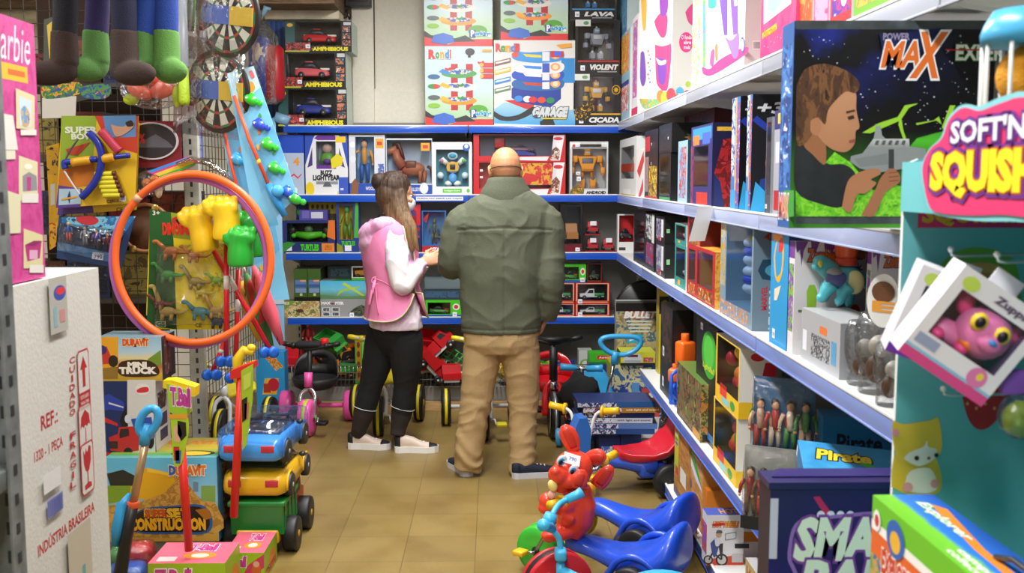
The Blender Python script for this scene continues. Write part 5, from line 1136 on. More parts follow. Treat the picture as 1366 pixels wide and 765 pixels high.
c=RZ(E_,124,216,225,z,.17,ax=216,Xf=.87,h=.25,col=PR(['#3a4a2a','#6a7a3a','#8a5a3a','#2a3424','#a8a060','#5a3a28'],16,.4,5),side=PR(['#7a5a3a','#c8843a','#4a5a2a','#a89858','#e0b060','#5a3a20'],18,.4,7),top='#5a7a3a');c.rect(.7,.0,.98,.14,'#d8a04a');c.rect(.05,.02,.5,.14,'#1a1a16','r');c.rect(.6,.02,.95,.16,'#d8843a','r');c.done('dinosaur_set_box','green brown dinosaur picture box in front of the light ball box','box')
hh=None
for k,(x0,x1,y)in enumerate(((262,352,335),(272,362,90))):
 c=RZ(E_,x0,x1,y,z+((hh or 0)+.001)*k,.13,ax=x1,Xf=.87,h=.255,col='#f0c62a',side='#ecebe4',top='#e6e4dc',hole=(.06,.24,.97,.98),cavcol='#3a4030',cav=.11);ix,iy,iz,iw,idp,ih=c.inner
 m=MB();rs=random.Random(k)
 for i,q in enumerate(('#c8283a','#d83a44','#e8842a','#4aa83a','#b81e30','#8ac23a','#e0b42a')):m.ell((ix+(rs.random()-.5)*iw*.6,iy+(rs.random()-.5)*.03,iz+ih*(.12+.12*i)),(.032,.028,.03),q,n=14,k=8)
 c.pane(FILM('#ffffff',.3)).kid('toy_fruit',m);c.rect(.2,.12,.5,.3,'#e8443a');c.oval(.75,.1,.1,.07,'#3aa04a');c.rect(.3,.02,.6,.12,'#8ad0d8');c.rect(0,0,1,.24,'#f0c62a','r');c.oval(.5,.1,.2,.08,'#4aa83a','r');c.oval(.5,.88,.2,.06,'#d8343a','r');c.poly([(.7,.4),(1,.4),(1,.8),(.7,.8),(.62,.6)],'#c02a34','r')
 hh=c.h;c.done('fruit_set_box',['white and yellow toy fruit window box at the bottom of the pair','white and yellow toy fruit window box on top of the pair'][k],'box','toy fruit boxes')
BAG=FILM('#ffffff',.18,.07,.8)
def figbag(x,y0,y1,w,lab,cols,Xf,card,z0,name):
 p=atx(*E_(x,y1),Xf);h=(y1-y0)/2.832*p.y/F
 r_=thing('figure_bag',lab,'toy bag',(Xf,p.y,z0),-.5)
 m=MB();m.loft([[V((math.copysign(abs(math.cos(a))**.5,math.cos(a))*w*.5*s,math.copysign(abs(math.sin(a))**.6,math.sin(a))*.03*t_,zz*h))for a in[2*PI*i/24 for i in range(24)]]for zz,s,t_ in((0,.92,.4),(.06,1,.9),(.4,1.02,1.2),(.8,.98,1),(.93,.97,.5),(1,.98,.12))],BAG);m.build('bag',r_)
 m=MB();rs=random.Random(len(lab))
 for i in range(4):
  xx=(-.36+.24*i)*w;toy_doll(m,(xx,0,h*.12),h*.62,cols[i%len(cols)],cols[(i+1)%len(cols)],'#c89a78',ang=rs.uniform(-.5,.5))
 m.build('toy_figures',r_)
 if card:
  m=MB();m.box((-w*.49,.012,0),(w*.49,.015,h*1.0),M(card[0],.4));m.box((-w*.48,-.036,0),(w*.48,-.033,h*.16),'#141a20');card[1]and m.text(card[1],(0,-.0365,0),V((1,0,0)),V((0,0,1)),-w*.42,h*.03,w*.1,h*.13,M('#f0d03a'),.05,.2);m.build('card',r_)
 return r_
figbag(520,160,485,.2,'clear bag of pirate figures on blue card standing by the fruit boxes',['#c8a48c','#a83a38','#d8c4b0','#4a8a4a'],.93,('#1f5a86','Piratas'),z+.2,'a')
m=MB();m.box((-.1,-.12,0),(.1,.12,.198),'#54493c',.004)
p=atx(*E_(520,485),.97);c=PBox(.23,.12,.198,col='#3f4a54',side='#39424a').setup((.965,p.y-.03,z),FACE_AISLE_R+.0,'r');c.rect(.05,.1,.95,.9,PR(['#3a4650','#6a4a34','#8a2a2a','#2a3038'],20,.4,3));c.done('figure_set_box','dark box under the bag of pirate figures','box')
figbag(470,440,760,.17,'clear bag of red and brown figures low on the fourth right shelf',['#8a2a28','#6a4a30','#b84030','#5a6a3a'],.875,('#8a8f8a',''),z,'b')
q0=at(*E_(700,560),2.62)
c=PBox(.36,.26,.05,col='#2f7cb4',side='#2a6ea4',top=PR(['#3a96d0','#3590ca','#45a4dc'],8,.4,2,hard=False)).setup((1.02,2.72,z+.285),(R(6),R(4),R(-12)),'f')
c.text('Pirate',.12,.5,.52,.78,'#f0d23a','t',out='#10141a',bold=.04,shear=.2);c.poly([(.42,.5),(.5,.52),(.62,.2),(.55,.2)],'#4ab83a','t');c.oval(.3,.5,.09,.38,'#8a5a34');c.oval(.3,.5,.05,.22,'#c89a6a');c.rect(.03,.2,.12,.8,'#e6eaee','l');c.done('pirate_set_box','flat sky blue pirate box lying tilted on the fourth right shelf','box')
c=PBox(.34,.26,.27,col='#1c5f92',side='#1c5f92').setup((1.06,2.74,z),-.2,'f');c.rect(.1,.1,.9,.9,PR(['#1c5f92','#16466c','#8a6a3a'],14,.4,4));c.done('pirate_set_box','blue box supporting the flat tilted pirate box','box')
c=PBox(.22,.12,.38,col='#1d6a9c',side='#1b5c8a').setup((1.13,3.12,z),-.15,'f');c.text('Pirate',.2,.72,.8,.86,'#141c24',bold=.03);c.rect(.3,.2,.7,.3,'#c8a02a');c.done('pirate_set_box','upright blue pirate box behind the bag of figures','box')
c=PBox(.2,.3,.16,col='#1a5684',side='#1a5684').setup((1.15,2.3,z),.1,'f');c.rect(.1,.1,.9,.8,PR(['#1a5684','#2a7ab0','#12304a'],14,.4,5));c.done('pirate_set_box','blue box deep on the fourth right shelf beside the display stand','box')
z=ZS[0]
p=atx(*G_(128,290),.93);m=MB()
m.ell((0,0,.15),(.055,.06,.15),M('#30323a',.25,coat=.6,bump=.0),fn=lambda q:q*(1+.12*noise.noise(q*3)));m.tube([(0,0,.29),(0,.01,.33),(.0,.02,.36)],[.02,.012,.03],M('#3a3c44',.3),8)
r_=m.build('ball_bag',None,(.93,p.y,z),None,'dark grey shiny plastic bag on the far bottom right shelf','bag')
m=MB();m.ell((0,0,.15),(.06,.066,.156),FILM('#c8ccd8',.5,.06,1.0),fn=lambda q:q*(1+.14*noise.noise(q*4)));m.build('clear_wrap',r_)
c=RZ(G_,166,246,-10,z,.2,ax=200,Xf=.88,h=.34,col=PR(['#b07a3a','#c08a48','#9a6a30'],9,.5,2,hard=False,stretch=(1,1,5)),side='#b8894a');c.rect(.02,.3,.3,1,'#b8c83a')
for i,q in enumerate(('#d83a3a','#e8e4da','#3a9a4a','#3a6ac8')):c.rect(.06,.9-.06*i,.24,.94-.06*i,q)
c.rect(.45,.28,.85,.5,'#e6e6e2');c.rect(.1,.3,.3,.42,'#c84a3a');c.rect(0,0,1,.1,'#3a2a5a');c.done('wooden_puzzle_box','brown wood print box with lime strip on the bottom right shelf','box')
c=RZ(G_,246,322,120,z,.18,ax=290,Xf=.89,h=.3,col=PR(['#c08a52','#b07a44','#d09a62'],6,.5,4,hard=False,stretch=(1,1,4)),side='#e0a048');c.poly([(0,1),(.4,1),(.9,.7),(.7,.7),(.2,.9)],'#3aa83a');c.poly([(.1,.9),(.9,.66),(1,.6),(.5,.66),(0,.82)],'#d8dcf0');c.oval(.12,.5,.12,.08,'#2a4a9a');c.rect(.0,0,.3,.3,'#24304c');c.done('wooden_puzzle_box','tan wood print box with green corner on the bottom right shelf','box')
c=RZ(G_,330,345,262,z,.22,ax=345,Xf=.89,h=.22,col='#d8761e',side='#e08424',top='#b8641a');c.rect(.55,.2,.95,.7,'#d8dad8','r')
for i in range(6):c.rect(.58,.26+.07*i,.92,.285+.07*i,'#4a4a4a','r')
c.done('orange_toy_box','orange box with white text panel on the bottom right shelf','box')
Yh=3.9;x0=at(942,757,3.9).x
c=PBox(at(*G_(545,600),Yh).x-x0,.09,at(*G_(400,445),Yh).z-z,col='#e6e4e6',side='#d8dade',top='#4a5ab0').setup(((x0+at(*G_(545,600),Yh).x)/2,Yh+.045,z),0,'f');c.z=(860,580,4.135)
c.ppoly([(340,725),(545,725),(545,660),(340,690)],'#d8462a');c.ptext('HOT WHEELS',375,482,520,512,'#e8a020',out='#c8262a',bold=.04,shear=.3);c.pcurve([(370,495),(430,488),(440,500),(380,506)],'#c8262a')
for x,r_ in((425,34),(350,26)):
 c.poval(x,692,r_,r_,'#1a1a1c');c.poval(x,692,r_*.72,r_*.72,'#c8c4c0')
c.ppoly([(350,690),(375,640),(425,690),(418,694),(378,656),(358,694)],'#2a2a30');c.ppoly([(405,605),(432,600),(428,690),(420,690)],'#2a2a30');c.pcurve([(362,600),(395,570),(410,600),(400,650),(385,680),(370,650)],'#3a4a8a');c.pcurve([(385,575),(415,570),(412,610),(392,615)],'#dcdce4');c.poval(408,552,16,18,'#caa084');c.pcurve([(392,545),(400,528),(424,530),(426,545)],'#5a5e5a')
c.prect(440,545,508,580,'#dfe0e2');c.ppoly([(442,547),(505,535),(505,575),(442,585)],'#8a8a8e');c.ppoly([(447,551),(501,541),(501,570),(447,580)],'#d8d8da');c.prect(496,602,575,628,'#202024');c.prect(480,660,540,705,'#c4c4c6');c.rect(0,.2,1,.8,PR(['#4a6ab0','#d84a3a','#8a5ab0','#e0e0e4'],20,.4,3),'l');c.text('HOT',.4,.2,.9,.8,'#e8a020','t');c.done('bike_toy_box','white box with a kid on a bike and flame lettering on the bottom right shelf','box')
c=RZ(G_,560,640,560,z,.2,ax=600,Xf=.88,h=.2,col='#c8a868',side='#b0b0b4');c.rect(.1,.1,.9,.9,PR(['#c8c8cc','#d8b05a','#8a5a3a','#e8e4dc'],30,.4,6));c.done('small_toy_box','tan and grey box right of the bike picture box','box')
z=ZS[1]
def KB(px0,px1,y0,y1,Y,d,lab,**k):
 a=at(px0,y1,Y);e=at(px1,y0,Y);return PBox(e.x-a.x,d,e.z-a.z,**k).setup(((a.x+e.x)/2,Y+d/2,a.z),0,'f')
c=KB(879,895,378,437,5.75,.1,'',col='#c8b81e',side='#a89a1a');c.mb.v=[V((p.x,p.y,p.z+(z-c.loc.z if p.z<.01 else 0)))for p in c.mb.v];c.rect(0,.3,1,.7,'#2a2c22');c.oval(.5,.5,.35,.12,'#8a8a2a');c.rect(0,.84,1,.88,'#3a3a1e');c.done('yellow_toy_box','tall narrow yellow and black box at the far end of the fourth right shelf','box')
c0=at(905,412,5.62);c=PBox(.13,.1,c0.z-z,col='#121214',side='#1a1a1c').setup((c0.x+.02,5.67,z),0,'f');c.rect(.1,.3,.9,.9,PR(['#1a1614','#3a2c1c','#0e0e10','#5a4a30'],24,.4,3));hk=c.h;c.done('black_toy_box','black box carrying the small rainbow ring box on the fourth right shelf','box')
c=PBox(.1,.09,.115,col='#16181c',side='#202226').setup((c0.x+.01,5.665,z+hk+.001),0,'f');c.oval(.5,.45,.38,.3,'#3a6ac8');c.oval(.5,.45,.28,.2,'#d8a02a');c.oval(.5,.45,.18,.12,'#c8302a');c.rect(.1,.82,.9,.92,'#c8c82a');c.done('ring_toy_box','small black box with rainbow ring picture on top of the black box','box')
H1,H2,H3,H4,H5,H6,H7,H8=zz_(320,0,4.25),zz_(560,0,4.248),zz_(370,170,4.5),zz_(620,170,4.5),zz_(370,330,5.06),zz_(700,330,4.025),zz_(340,430,4.018),zz_(680,430,3.477)
YG=7.125
def FZ(Z,x0,x1,y,z,d,Y=YG,**k):
 a,b=Z(x0,y),Z(x1,y);return FB(a[0],b[0],a[1],Y,z,d,**k)
z=ZB[4];zc=z
for k,(x0,x1,y,lab,car,x)in enumerate(((212,605,500,'lowest of the three stacked black vehicle boxes, with a blue toy car','#24348c',0),(200,598,295,'middle of the three stacked black vehicle boxes, with a pink and yellow toy car','#d8606a',0),(252,632,118,'topmost of the three stacked black vehicle boxes, with a red toy car','#c8202c',0))):
 c=FZ(H1,x0,x1,y,zc,.3,col='#14181a',side='#bcd0c4',top='#8a948e',hole=(.16,.2,.84,.96),cavcol='#181a1e',cav=.16)
 ix,iy,iz,iw,idp,ih=c.inner;c.pane(FILM('#ffffff',.25)).kid('toy_car',toy_car(MB(),(ix,iy,iz+.02),iw*.72,.1,ih*.62,car,trim='#e8e0d8'))
 c.rect(.01,.2,.15,.97,GRAD([(0,'#3a6a6e'),(1,'#20443c')],'Z',0,.2));c.oval(.08,.86,.045,.06,'#d8a83a');c.rect(.02,.03,.38,.3,PR(['#4a8088','#c8343a','#2a3034','#d85a4a','#6a9a9a'],30,.4,k));c.rect(.0,.0,.36,.04,'#b8c832')
 c.rect(.4,.02,.86,.2,PR(['#8a6a4a','#3a3028','#b08a5a'],30,.4,k+4));c.text('AMPHIBIOUS',.42,.04,.94,.15,'#e8e020',out='#17150f',bold=.06,ob=.06)
 for q in range(3):c.rect(.86,.2+.22*q,.98,.38+.22*q,PR(['#5aa0b8','#2a3a44','#c87a5a','#dfe6ea'],40,.4,q+k))
 c.rect(.88,.86,.99,.96,'#c8ccd0');c.tagprice(.31,.12,.03,.025)
 zc+=c.h+.001;c.done('vehicle_box',lab,'box','stacked black vehicle boxes')
b0=at(352,128,7.05)
pb=thing('toy_punch_bag','blue and red toy punch bags in a clear bag hanging at far left','punch bag',(b0.x,7.05,b0.z-.06))
def capsule(x,r_,z0,z1,mt):
 m=MB();m.lathe([(0,z0),(r_*.7,z0+.004),(r_,z0+.03),(r_*1.03,(z0+z1)/2),(r_,z1-.03),(r_*.6,z1-.004),(0,z1)],(x,0,0),(0,0,1),mt,28);return m
m=capsule(-.02,.075,.04,.46,M('#2340b0',.35))
m.prism([(-.035,.0),(-.02,.05),(-.045,.09),(-.03,.1),(-.005,.07),(.0,.1),(.015,.1),(.02,.07),(.045,.08),(.03,.05),(.045,.02),(.02,.02),(.0,-.02),(-.02,.0)],(-.02,-.0765,.3),(1,0,0),(0,0,1),(0,-.003,0),'#d8dcec');m.build('punch_bag',pb)
capsule(.07,.07,.02,.4,M('#a81c26',.35)).build('punch_bag',pb,label='red bag')
m=MB();m.tube([(.02,0,0),(.02,0,.02),(.02,0,.3),(.02,0,.44),(.0,0,.56),(.0,0,.6)],[.09,.125,.13,.125,.03,.022],FILM('#f4ecd8',.35,.08,.6),24,flat=.7);m.build('clear_bag',pb)
m=MB();m.tube([(0,0,.58),(.03,-.01,.64),(.06,0,.63)],[.012,.02,.012],'#8ab8d8',8);m.build('bag_knot',pb)
x0,x1=X_at(346,100,7.3),X_at(385,100,7.3)
m=MB();zt_,zl_=at(360,28,7.3).z,1.92
m.box((x0,7.3,zl_),(x1,7.32,zt_),M('#20407c',.5));
for i in range(6):m.box((x0+(x1-x0)*i/6,7.294,zl_),(x0+(x1-x0)*(i+.55)/6,7.3,zt_),M('#2a4e90',.5))
m.build('ribbed_board',None,None,None,'ribbed dark blue board behind the punch bags','board')
p=at(478,3,7.5);m=MB();m.box((p.x-.09,7.48,p.z-.03),(p.x+.09,7.565,p.z+.25),M('#3b3f40',.5),.006);r_=m.build('fuse_box',None,None,None,'dark grey fuse box high on the wall pilaster','fuse box');MB().box((p.x-.07,7.473,p.z),(p.x+.07,7.48,p.z+.22),M('#2d3132',.4),.004).build('cover',r_)
m=MB()
for i,(xx,dz)in enumerate(((-.12,-.06),(-.16,-.1),(-.09,-.09),(-.2,-.04),(-.06,-.12))):
 m.tube(curve([(p.x-.06,7.5,p.z-.02),(p.x+xx,7.49,p.z+dz),(p.x+xx-.03,7.5,p.z+dz+.05),(p.x+xx-.12,7.5,p.z+.05)],5),.006,M('#2a2622',.8),6)
for i in range(10):m.ell((p.x-.14-.02*(i%3)+.008*i,7.49,p.z-.05-.018*(i%4)),.016,M('#4a3a32',.9),n=8,k=6)
m.build('wire_bundle',None,None,None,'tangle of dusty dark wires under the timber beam','wires')
a,b=at(497,0,7.58),at(498,118,7.58);MB().tube([(a.x,7.605,ZC-.02),(a.x,7.605,a.z),(b.x,7.605,b.z)],.011,M('#15171a',.5),8).build('wall_cable',None,None,None,'black cable running down the bare cream wall','cable')
def parking(x0,x1,y,z0,lab,Y=YG,h=None,base='#d8343a',sky='#c4dde6'):
 c=FZ(H2,x0,x1,y,z0,.12,Y,col=GRAD([(0,'#9cc88a'),(.35,'#bcd8c0'),(.55,sky),(1,sky)],'Z',0,.5,.03,8),side='#c8d8e0',top='#c8d8e0')
 if h:pass
 c.poly([(0,0),(1,0),(1,.05),(.6,.1),(.35,.02),(0,.16)],base);c.rect(.6,.0,1,.09,base)
 c.pcurve and c.poly([(0,.2),(.1,.14),(.45,.1),(.6,.14),(.75,.06),(.3,.05),(0,.12)],'#2c3034')
 for u in(.38,.6):c.rect(u,.2,u+.1,.78,'#b82a34')
 for v,q in((.3,'#f0962a'),(.47,'#e8e6dc'),(.64,'#4aa04a')):c.oval(.5,v+.02,.26,.055,q);c.oval(.5,v+.04,.18,.03,PR(['#8a4a3a','#3a6ac0','#e0d8c8','#4aa04a'],40,.4,int(v*10)));c.poly([(.2,v+.04),(.34,v),(.38,v+.03),(.26,v+.08)],'#f0b43a' if v<.5 else '#3a8ad0')
 for u,v,q in((.52,.36,'#2f9a3a'),(.52,.52,'#2f8a3a'),(.48,.69,'#2a62b8'),(.34,.72,'#d8343a'),(.82,.8,'#c8343a')):c.oval(u,v,.05,.025,q);c.oval(u-.01,v+.02,.03,.015,'#dfe6ea')
 c.poly([(.1,.05),(.14,.14),(.28,.17),(.42,.13),(.44,.05),(.28,.02)],'#3a6ac8');c.oval(.78,.2,.14,.07,'#5aa83a');c.rect(.3,.13,.4,.3,'#3aa0d8')if False else None
 for v,q in((.62,'#3a6a9a'),(.5,'#2f9a3a'),(.36,'#5a6a6a'),(.26,'#8ac23a')):c.oval(.13,v,.09,.03,q)
 c.oval(.16,.5,.04,.028,'#d8343a');c.rect(.66,.11,.75,.21,'#2a3f9c');c.text('P',.685,.125,.73,.2,'#f4f4f4',bold=.05);c.text('arking',.75,.12,.97,.19,'#3aa4e0',out='#f2f4f4',bold=.04)
 c.oval(.66,.93,.07,.045,'#2a2a2e');c.rect(.63,.86,.67,.9,'#2a2a2e')
 for i,q in enumerate(('#d8343a','#3aa04a','#e8a02a','#3a8ad8','#d8343a')):c.text('Rondi'[i],.06+.07*i+(.03 if i else 0),.85,.13+.07*i+(.01 if i<4 else-.03),.95 if i==0 or i>2 else .92,q,bold=.06,out='#f2f2f2',ob=.04)
 for v in(.74,.67,.6):c.rect(.82,v,1,v+.055,'#d83a3a');c.oval(.83,v+.028,.03,.025,'#f0b45a')
 c.rect(.84,.93,.98,.96,'#f0a83a');return c
z=ZB[4]
c=parking(28,416,262,z,'');h0=c.h;c.done('parking_playset_box','blue parking tower toy box standing on the shelf left of the garage box','box','garage playset boxes')
c=parking(22,412,-180,z+h0+.001,'');c.done('parking_playset_box','parking tower toy box stacked on the other one, touching the photo top','box','garage playset boxes')
c=FZ(H2,420,880,228,z,.12,col='#dfe0de',side='#c8cccf',top='#c8d8e0');c.z=(560,0,4.248)
c.ppoly([(420,700),(880,715),(880,620),(740,640),(620,600),(480,580),(420,620)],GRAD([(0,'#2f9ad8'),(1,'#9ccce0')],'Z',0,.14));c.ppoly([(480,570),(560,565),(650,590),(640,620),(600,618)],'#c8303a');c.pcurve([(420,630),(480,660),(560,650),(640,605),(650,635),(560,680),(470,685),(420,660)],'#2a2e30');c.pcurve([(680,690),(740,660),(760,690),(760,714),(690,714)],'#2a2e30')
c.prect(802,330,878,470,'#2f8ad0')
c.ppoly([(520,500),(560,480),(800,490),(800,560),(740,610),(560,580),(520,555)],'#23409c')
for y,q,q2 in((480,'#2a68a8','#c8442a'),(430,'#2b55c0','#f0f2f4'),(385,'#e6eaf0','#3a8ae0'),(320,'#3a96e0','#e8d04a')):
 c.pcurve([(520,y-10),(545,y-28),(620,y-22),(800,y-30),(805,y+20),(700,y+36),(590,y+30),(530,y+14)],q);c.ppoly([(585,y-14),(690,y-8),(690,y+8),(600,y+2)],q2);c.prect(694,y-26,735,y+26,'#dfe4ea' if y!=385 else '#3a5ac0')
 c.poval(768,y-5,28,22,'#f0a85a');c.poval(768,y-5,16,14,'#e8d8c0')
c.prect(740,290,815,325,'#c8343a');c.prect(762,292,800,318,'#4a6ae0');c.pcurve([(520,305),(540,295),(560,305),(550,325),(525,322)],'#e0503a')
for y,q in((350,'#8a5a4a'),(400,'#e8c04a'),(455,'#3a8ad8'),(505,'#6a8a6a')):c.ppoly([(424,y),(515,y-22),(515,y+4),(424,y+26)],q);c.ppoly([(430,y+4),(508,y-14),(508,y-4),(430,y+14)],'#dfe4e0')
for x,q in((560,'#3a8ae0'),(610,'#e8e8ea'),(640,'#d8343a'),(690,'#d84a3a'),(740,'#2f8a5a')):c.poval(x,560+(x%7)*2,24,18,q)
for i,q in enumerate(('#d8343a','#3aa04a','#e8a02a','#3a8ad8','#d8343a')):c.ptext('Rondi'[i],432+28*i,250 if i in(0,3,4)else 262,458+28*i-(12 if i==4 else 0),290,q,bold=.06)
c.ptext('GARAGE',642,612,838,660,'#cfd6d8',out='#4a5458',bold=.08,ob=.06,shear=.25);c.prect(690,668,830,676,'#d8c83a');c.ppoly([(770,255),(860,245),(862,268),(800,275)],'#e8a83a')
hg=c.h;c.done('garage_playset_box','white blue multi storey garage toy box on the back top shelf','box','garage playset boxes')
c=parking(458,842,-200,z+hg+.001,'',YG+.01);c.done('parking_playset_box','parking tower toy box standing on top of the white garage box','box','garage playset boxes')
zc=z
for k,(x0,x1,y,lab,nm_,pal,acc,rob)in enumerate(((872,1140,420,'black and yellow robot window box at the bottom of the stack of three','CICADA',['#1a1a18','#3a3628','#0e0e0c'],'#d8a81c',('#d8a428','#2a2a2a')),(882,1136,112,'black robot window box with silver robot, middle of the stack of three','VIOLENT',['#1a1c20','#30343a'],'#b02a2a',('#9aa2b0','#3a3f48')),(850,1108,-140,'blue robot window box on top of the stack of three','LAVA',['#14181e','#24303a'],'#3a9ad8',('#4a9ad8','#2a3440')))):
 c=FZ(H2,x0,x1,y,zc,.16,col='#131416',side='#1c1e20',top='#dfe2de',hole=(.06,.26,.86,.95),cavcol=pal[1]);ix,iy,iz,iw,idp,ih=c.inner
 c.pane(FILM('#ffffff',.3)).kid('toy_robot',toy_robot(MB(),(ix+.01,iy,iz),ih*.95,rob[0],rob[1],'#cfd4da',.3));c.rect(0,.88,.34,1,'#dfe2de');c.oval(.24,.94,.06,.035,'#5aa06a');c.rect(.06,.22,1,.25,acc);c.text(nm_,.34,.08,.96,.17,'#e2e4e6',bold=.06,shear=.2);c.rect(.5,.03,.94,.05,'#9a9ea4');c.tagprice(.12,.06,.03,.035)
 if k==0:c.oval(.9,.7,.09,.09,'#d8a81c');c.oval(.9,.7,.075,.075,'#1a1a16');c.star(.9,.7,.03,.06,'#d8a81c');c.poly([(0,.3),(.3,.5),(.44,.55),(.42,.3),(.25,.1),(.05,.12)],PR(['#d8a42a','#2a2412','#b0801c'],40,.4,3))
 zc+=c.h+.001;c.done('robot_box',lab,'box','tall stack of robot window boxes')
z=ZB[3]
c=FZ(H3,2,156,45,z,.12,col='#b4c4dc',side='#3f66c0');c.rect(0,.7,1,1,'#2a50c0');c.text('4',.6,.5,.8,.62,'#e89a3a',bold=.05);c.poly([(.4,.3),(.6,.36),(.75,.3),(.9,.36),(.9,.34),(.75,.27),(.6,.33),(.4,.27)],'#d83a3a');c.oval(.28,.5,.1,.06,'#eef0f2');c.rect(.2,.2,.36,.45,'#eceef2');c.oval(.65,.08,.08,.05,'#eef0f4');c.done('figure_box','light blue box with dark blue top, leftmost on the back second shelf','box')
c=FZ(H3,164,420,48,z,.14,col='#e4e6ea',side='#3a50b0',top='#6a3a9c',hole=(.26,.48,.72,.9),cavcol='#aab4c0');ix,iy,iz,iw,idp,ih=c.inner
c.poly([(0,.5),(.2,.95),(.24,1),(0,1)],'#2f50b8');c.poly([(1,.45),(.86,.9),(.8,1),(1,1)],'#2f50b8');c.poly([(.22,.95),(.3,1),(.7,1),(.76,.95),(.7,.92),(.3,.92)],'#6a2f98');c.rect(.26,.44,.72,.5,'#6a2f98');c.poly([(.05,.46),(.17,.8),(.17,.5)],'#4a3a80');c.poly([(.93,.46),(.8,.8),(.8,.5)],'#4a3a80')
m=MB();m.ell((ix,iy,iz+ih*.3),(iw*.38,.03,ih*.28),'#6aa83a');m.ell((ix,iy,iz+ih*.72),(iw*.26,.03,ih*.2),'#c8a8a0');m.ell((ix,iy-.01,iz+ih*.2),(iw*.24,.03,ih*.14),'#6a3a9a')
c.pane(FILM('#ffffff',.35)).kid('toy_insert',m);c.poly([(.62,.44),(.86,.5),(.9,.62),(.76,.7),(.6,.6)],'#e2d22a');c.rect(.72,.88,.96,.98,'#e8c82a');c.text('BUZZ',.36,.34,.62,.41,'#1f2024',bold=.06);c.text('LIGHTYEAR',.18,.25,.8,.33,'#1f2024',bold=.06);c.rect(.25,.18,.76,.23,'#8a929a');c.poly([(.4,.14),(.62,.14),(.56,.22),(.46,.22)],'#5a626a');c.oval(.1,.1,.1,.12,'#e8cf2a');c.oval(.8,.03,.06,.04,'#e8cf2a');c.rect(.78,.0,1,.3,'#3a5ac0');c.tagprice(.82,.08);c.done('space_toy_box','white and violet arched space toy box on the back second shelf','box')
c=FZ(H3,428,645,46,z,.14,col='#d9dde6',side='#c4d0e0',top='#c8d4e4',hole=(.18,.2,.7,.97),cavcol='#8fb2d4');ix,iy,iz,iw,idp,ih=c.inner
m=toy_doll(MB(),(ix-.01,iy,iz),ih*.95,'#d89a3a','#2f5aa8','#d0a080','#4a2f1c',arm=1);c.pane(FILM('#ffffff',.3)).kid('toy_figure',m)
c.rect(0,0,1,.2,'#2a50b0');c.text('WOODY',.45,.08,.75,.14,'#e8eaf0');c.poly([(.04,0),(.22,0),(.26,.2),(.16,.28),(.06,.2)],'#8a5a3a');c.rect(.74,.78,.96,.94,'#e8a83a');c.rect(.78,.83,.92,.89,'#c84a3a');c.oval(.1,.84,.08,.05,'#eef0f4');c.oval(.1,.6,.09,.06,'#dfe6f0');c.rect(.8,.3,.97,.52,PR(['#c8a08a','#4a6ab0','#d8d8e0'],50,.4,2));c.oval(.86,.08,.08,.06,'#c8303c');c.done('doll_box','white and blue window box with orange topped doll behind the standing person','box')
c=FZ(H3,650,928,66,z,.14,col='#c8d2dc',side='#8a98a8',hole=(.02,.2,.99,.97),cavcol='#94a6ba');ix,iy,iz,iw,idp,ih=c.inner
m=MB();BR=M('#9a5c3c',.5);sx_=iw
m.ell((ix+.02,iy,iz+ih*.34),(sx_*.27,.035,ih*.17),BR);m.tube([(ix-.05,iy,iz+ih*.38),(ix-.09,iy,iz+ih*.6),(ix-.1,iy,iz+ih*.78)],[.04,.03,.024],BR,12);m.tube([(ix-.09,iy,iz+ih*.8),(ix-.14,iy,iz+ih*.74),(ix-.165,iy,iz+ih*.7)],[.028,.022,.018],BR,12)
for q in(-.07,-.03,.07,.1):m.tube([(ix+q,iy+(-.015 if q in(-.07,.07)else .015),iz+ih*.3),(ix+q,iy,iz+.04),(ix+q-.005,iy,iz+.006)],[.018,.012,.014],BR,10)
m.tube([(ix-.12,iy,iz+ih*.9),(ix-.08,iy,iz+ih*.92),(ix-.055,iy,iz+ih*.7),(ix-.04,iy,iz+ih*.55)],[.012,.016,.014,.008],'#4a2418',10);m.tube([(ix+.12,iy,iz+ih*.4),(ix+.15,iy,iz+ih*.35),(ix+.155,iy,iz+ih*.15)],[.01,.016,.008],'#4a2418',10);m.box((ix-.03,iy-.037,iz+ih*.36),(ix+.045,iy+.037,iz+ih*.53),'#6a3f26',.01)
c.pane(FILM('#ffffff',.25)).kid('toy_horse',m);c.rect(0,0,1,.18,'#2a50b0');c.text('BULLSEYE',.52,.07,.74,.13,'#dfe4f0');c.oval(.82,.12,.09,.1,'#eef0f4');c.rect(.76,.78,.95,.92,'#e8a83a');c.rect(.8,.82,.91,.88,'#c84a3a');c.done('horse_box','blue grey window box with plain brown toy horse on the back second shelf','box')
c=FZ(H3,928,1168,88,z,.1,col='#e6eaec',side='#c8d0d4',hole=(.1,.16,.92,.86),cavcol='#2a7c92');ix,iy,iz,iw,idp,ih=c.inner
m=MB();W_='#e8ecee';m.ell((ix,iy,iz+ih*.83),(.036,.025,.028),'#c8e4ee');m.ell((ix,iy-.02,iz+ih*.83),(.024,.012,.016),'#2f9ac0');m.ell((ix,iy,iz+ih*.52),(.045,.03,.04),W_);m.box((ix-.018,iy-.036,iz+ih*.46),(ix+.018,iy-.025,iz+ih*.6),'#1f2024',.003);m.box((ix-.038,iy-.03,iz+ih*.42),(ix+.038,iy-.026,iz+ih*.66),'#d8a83a')
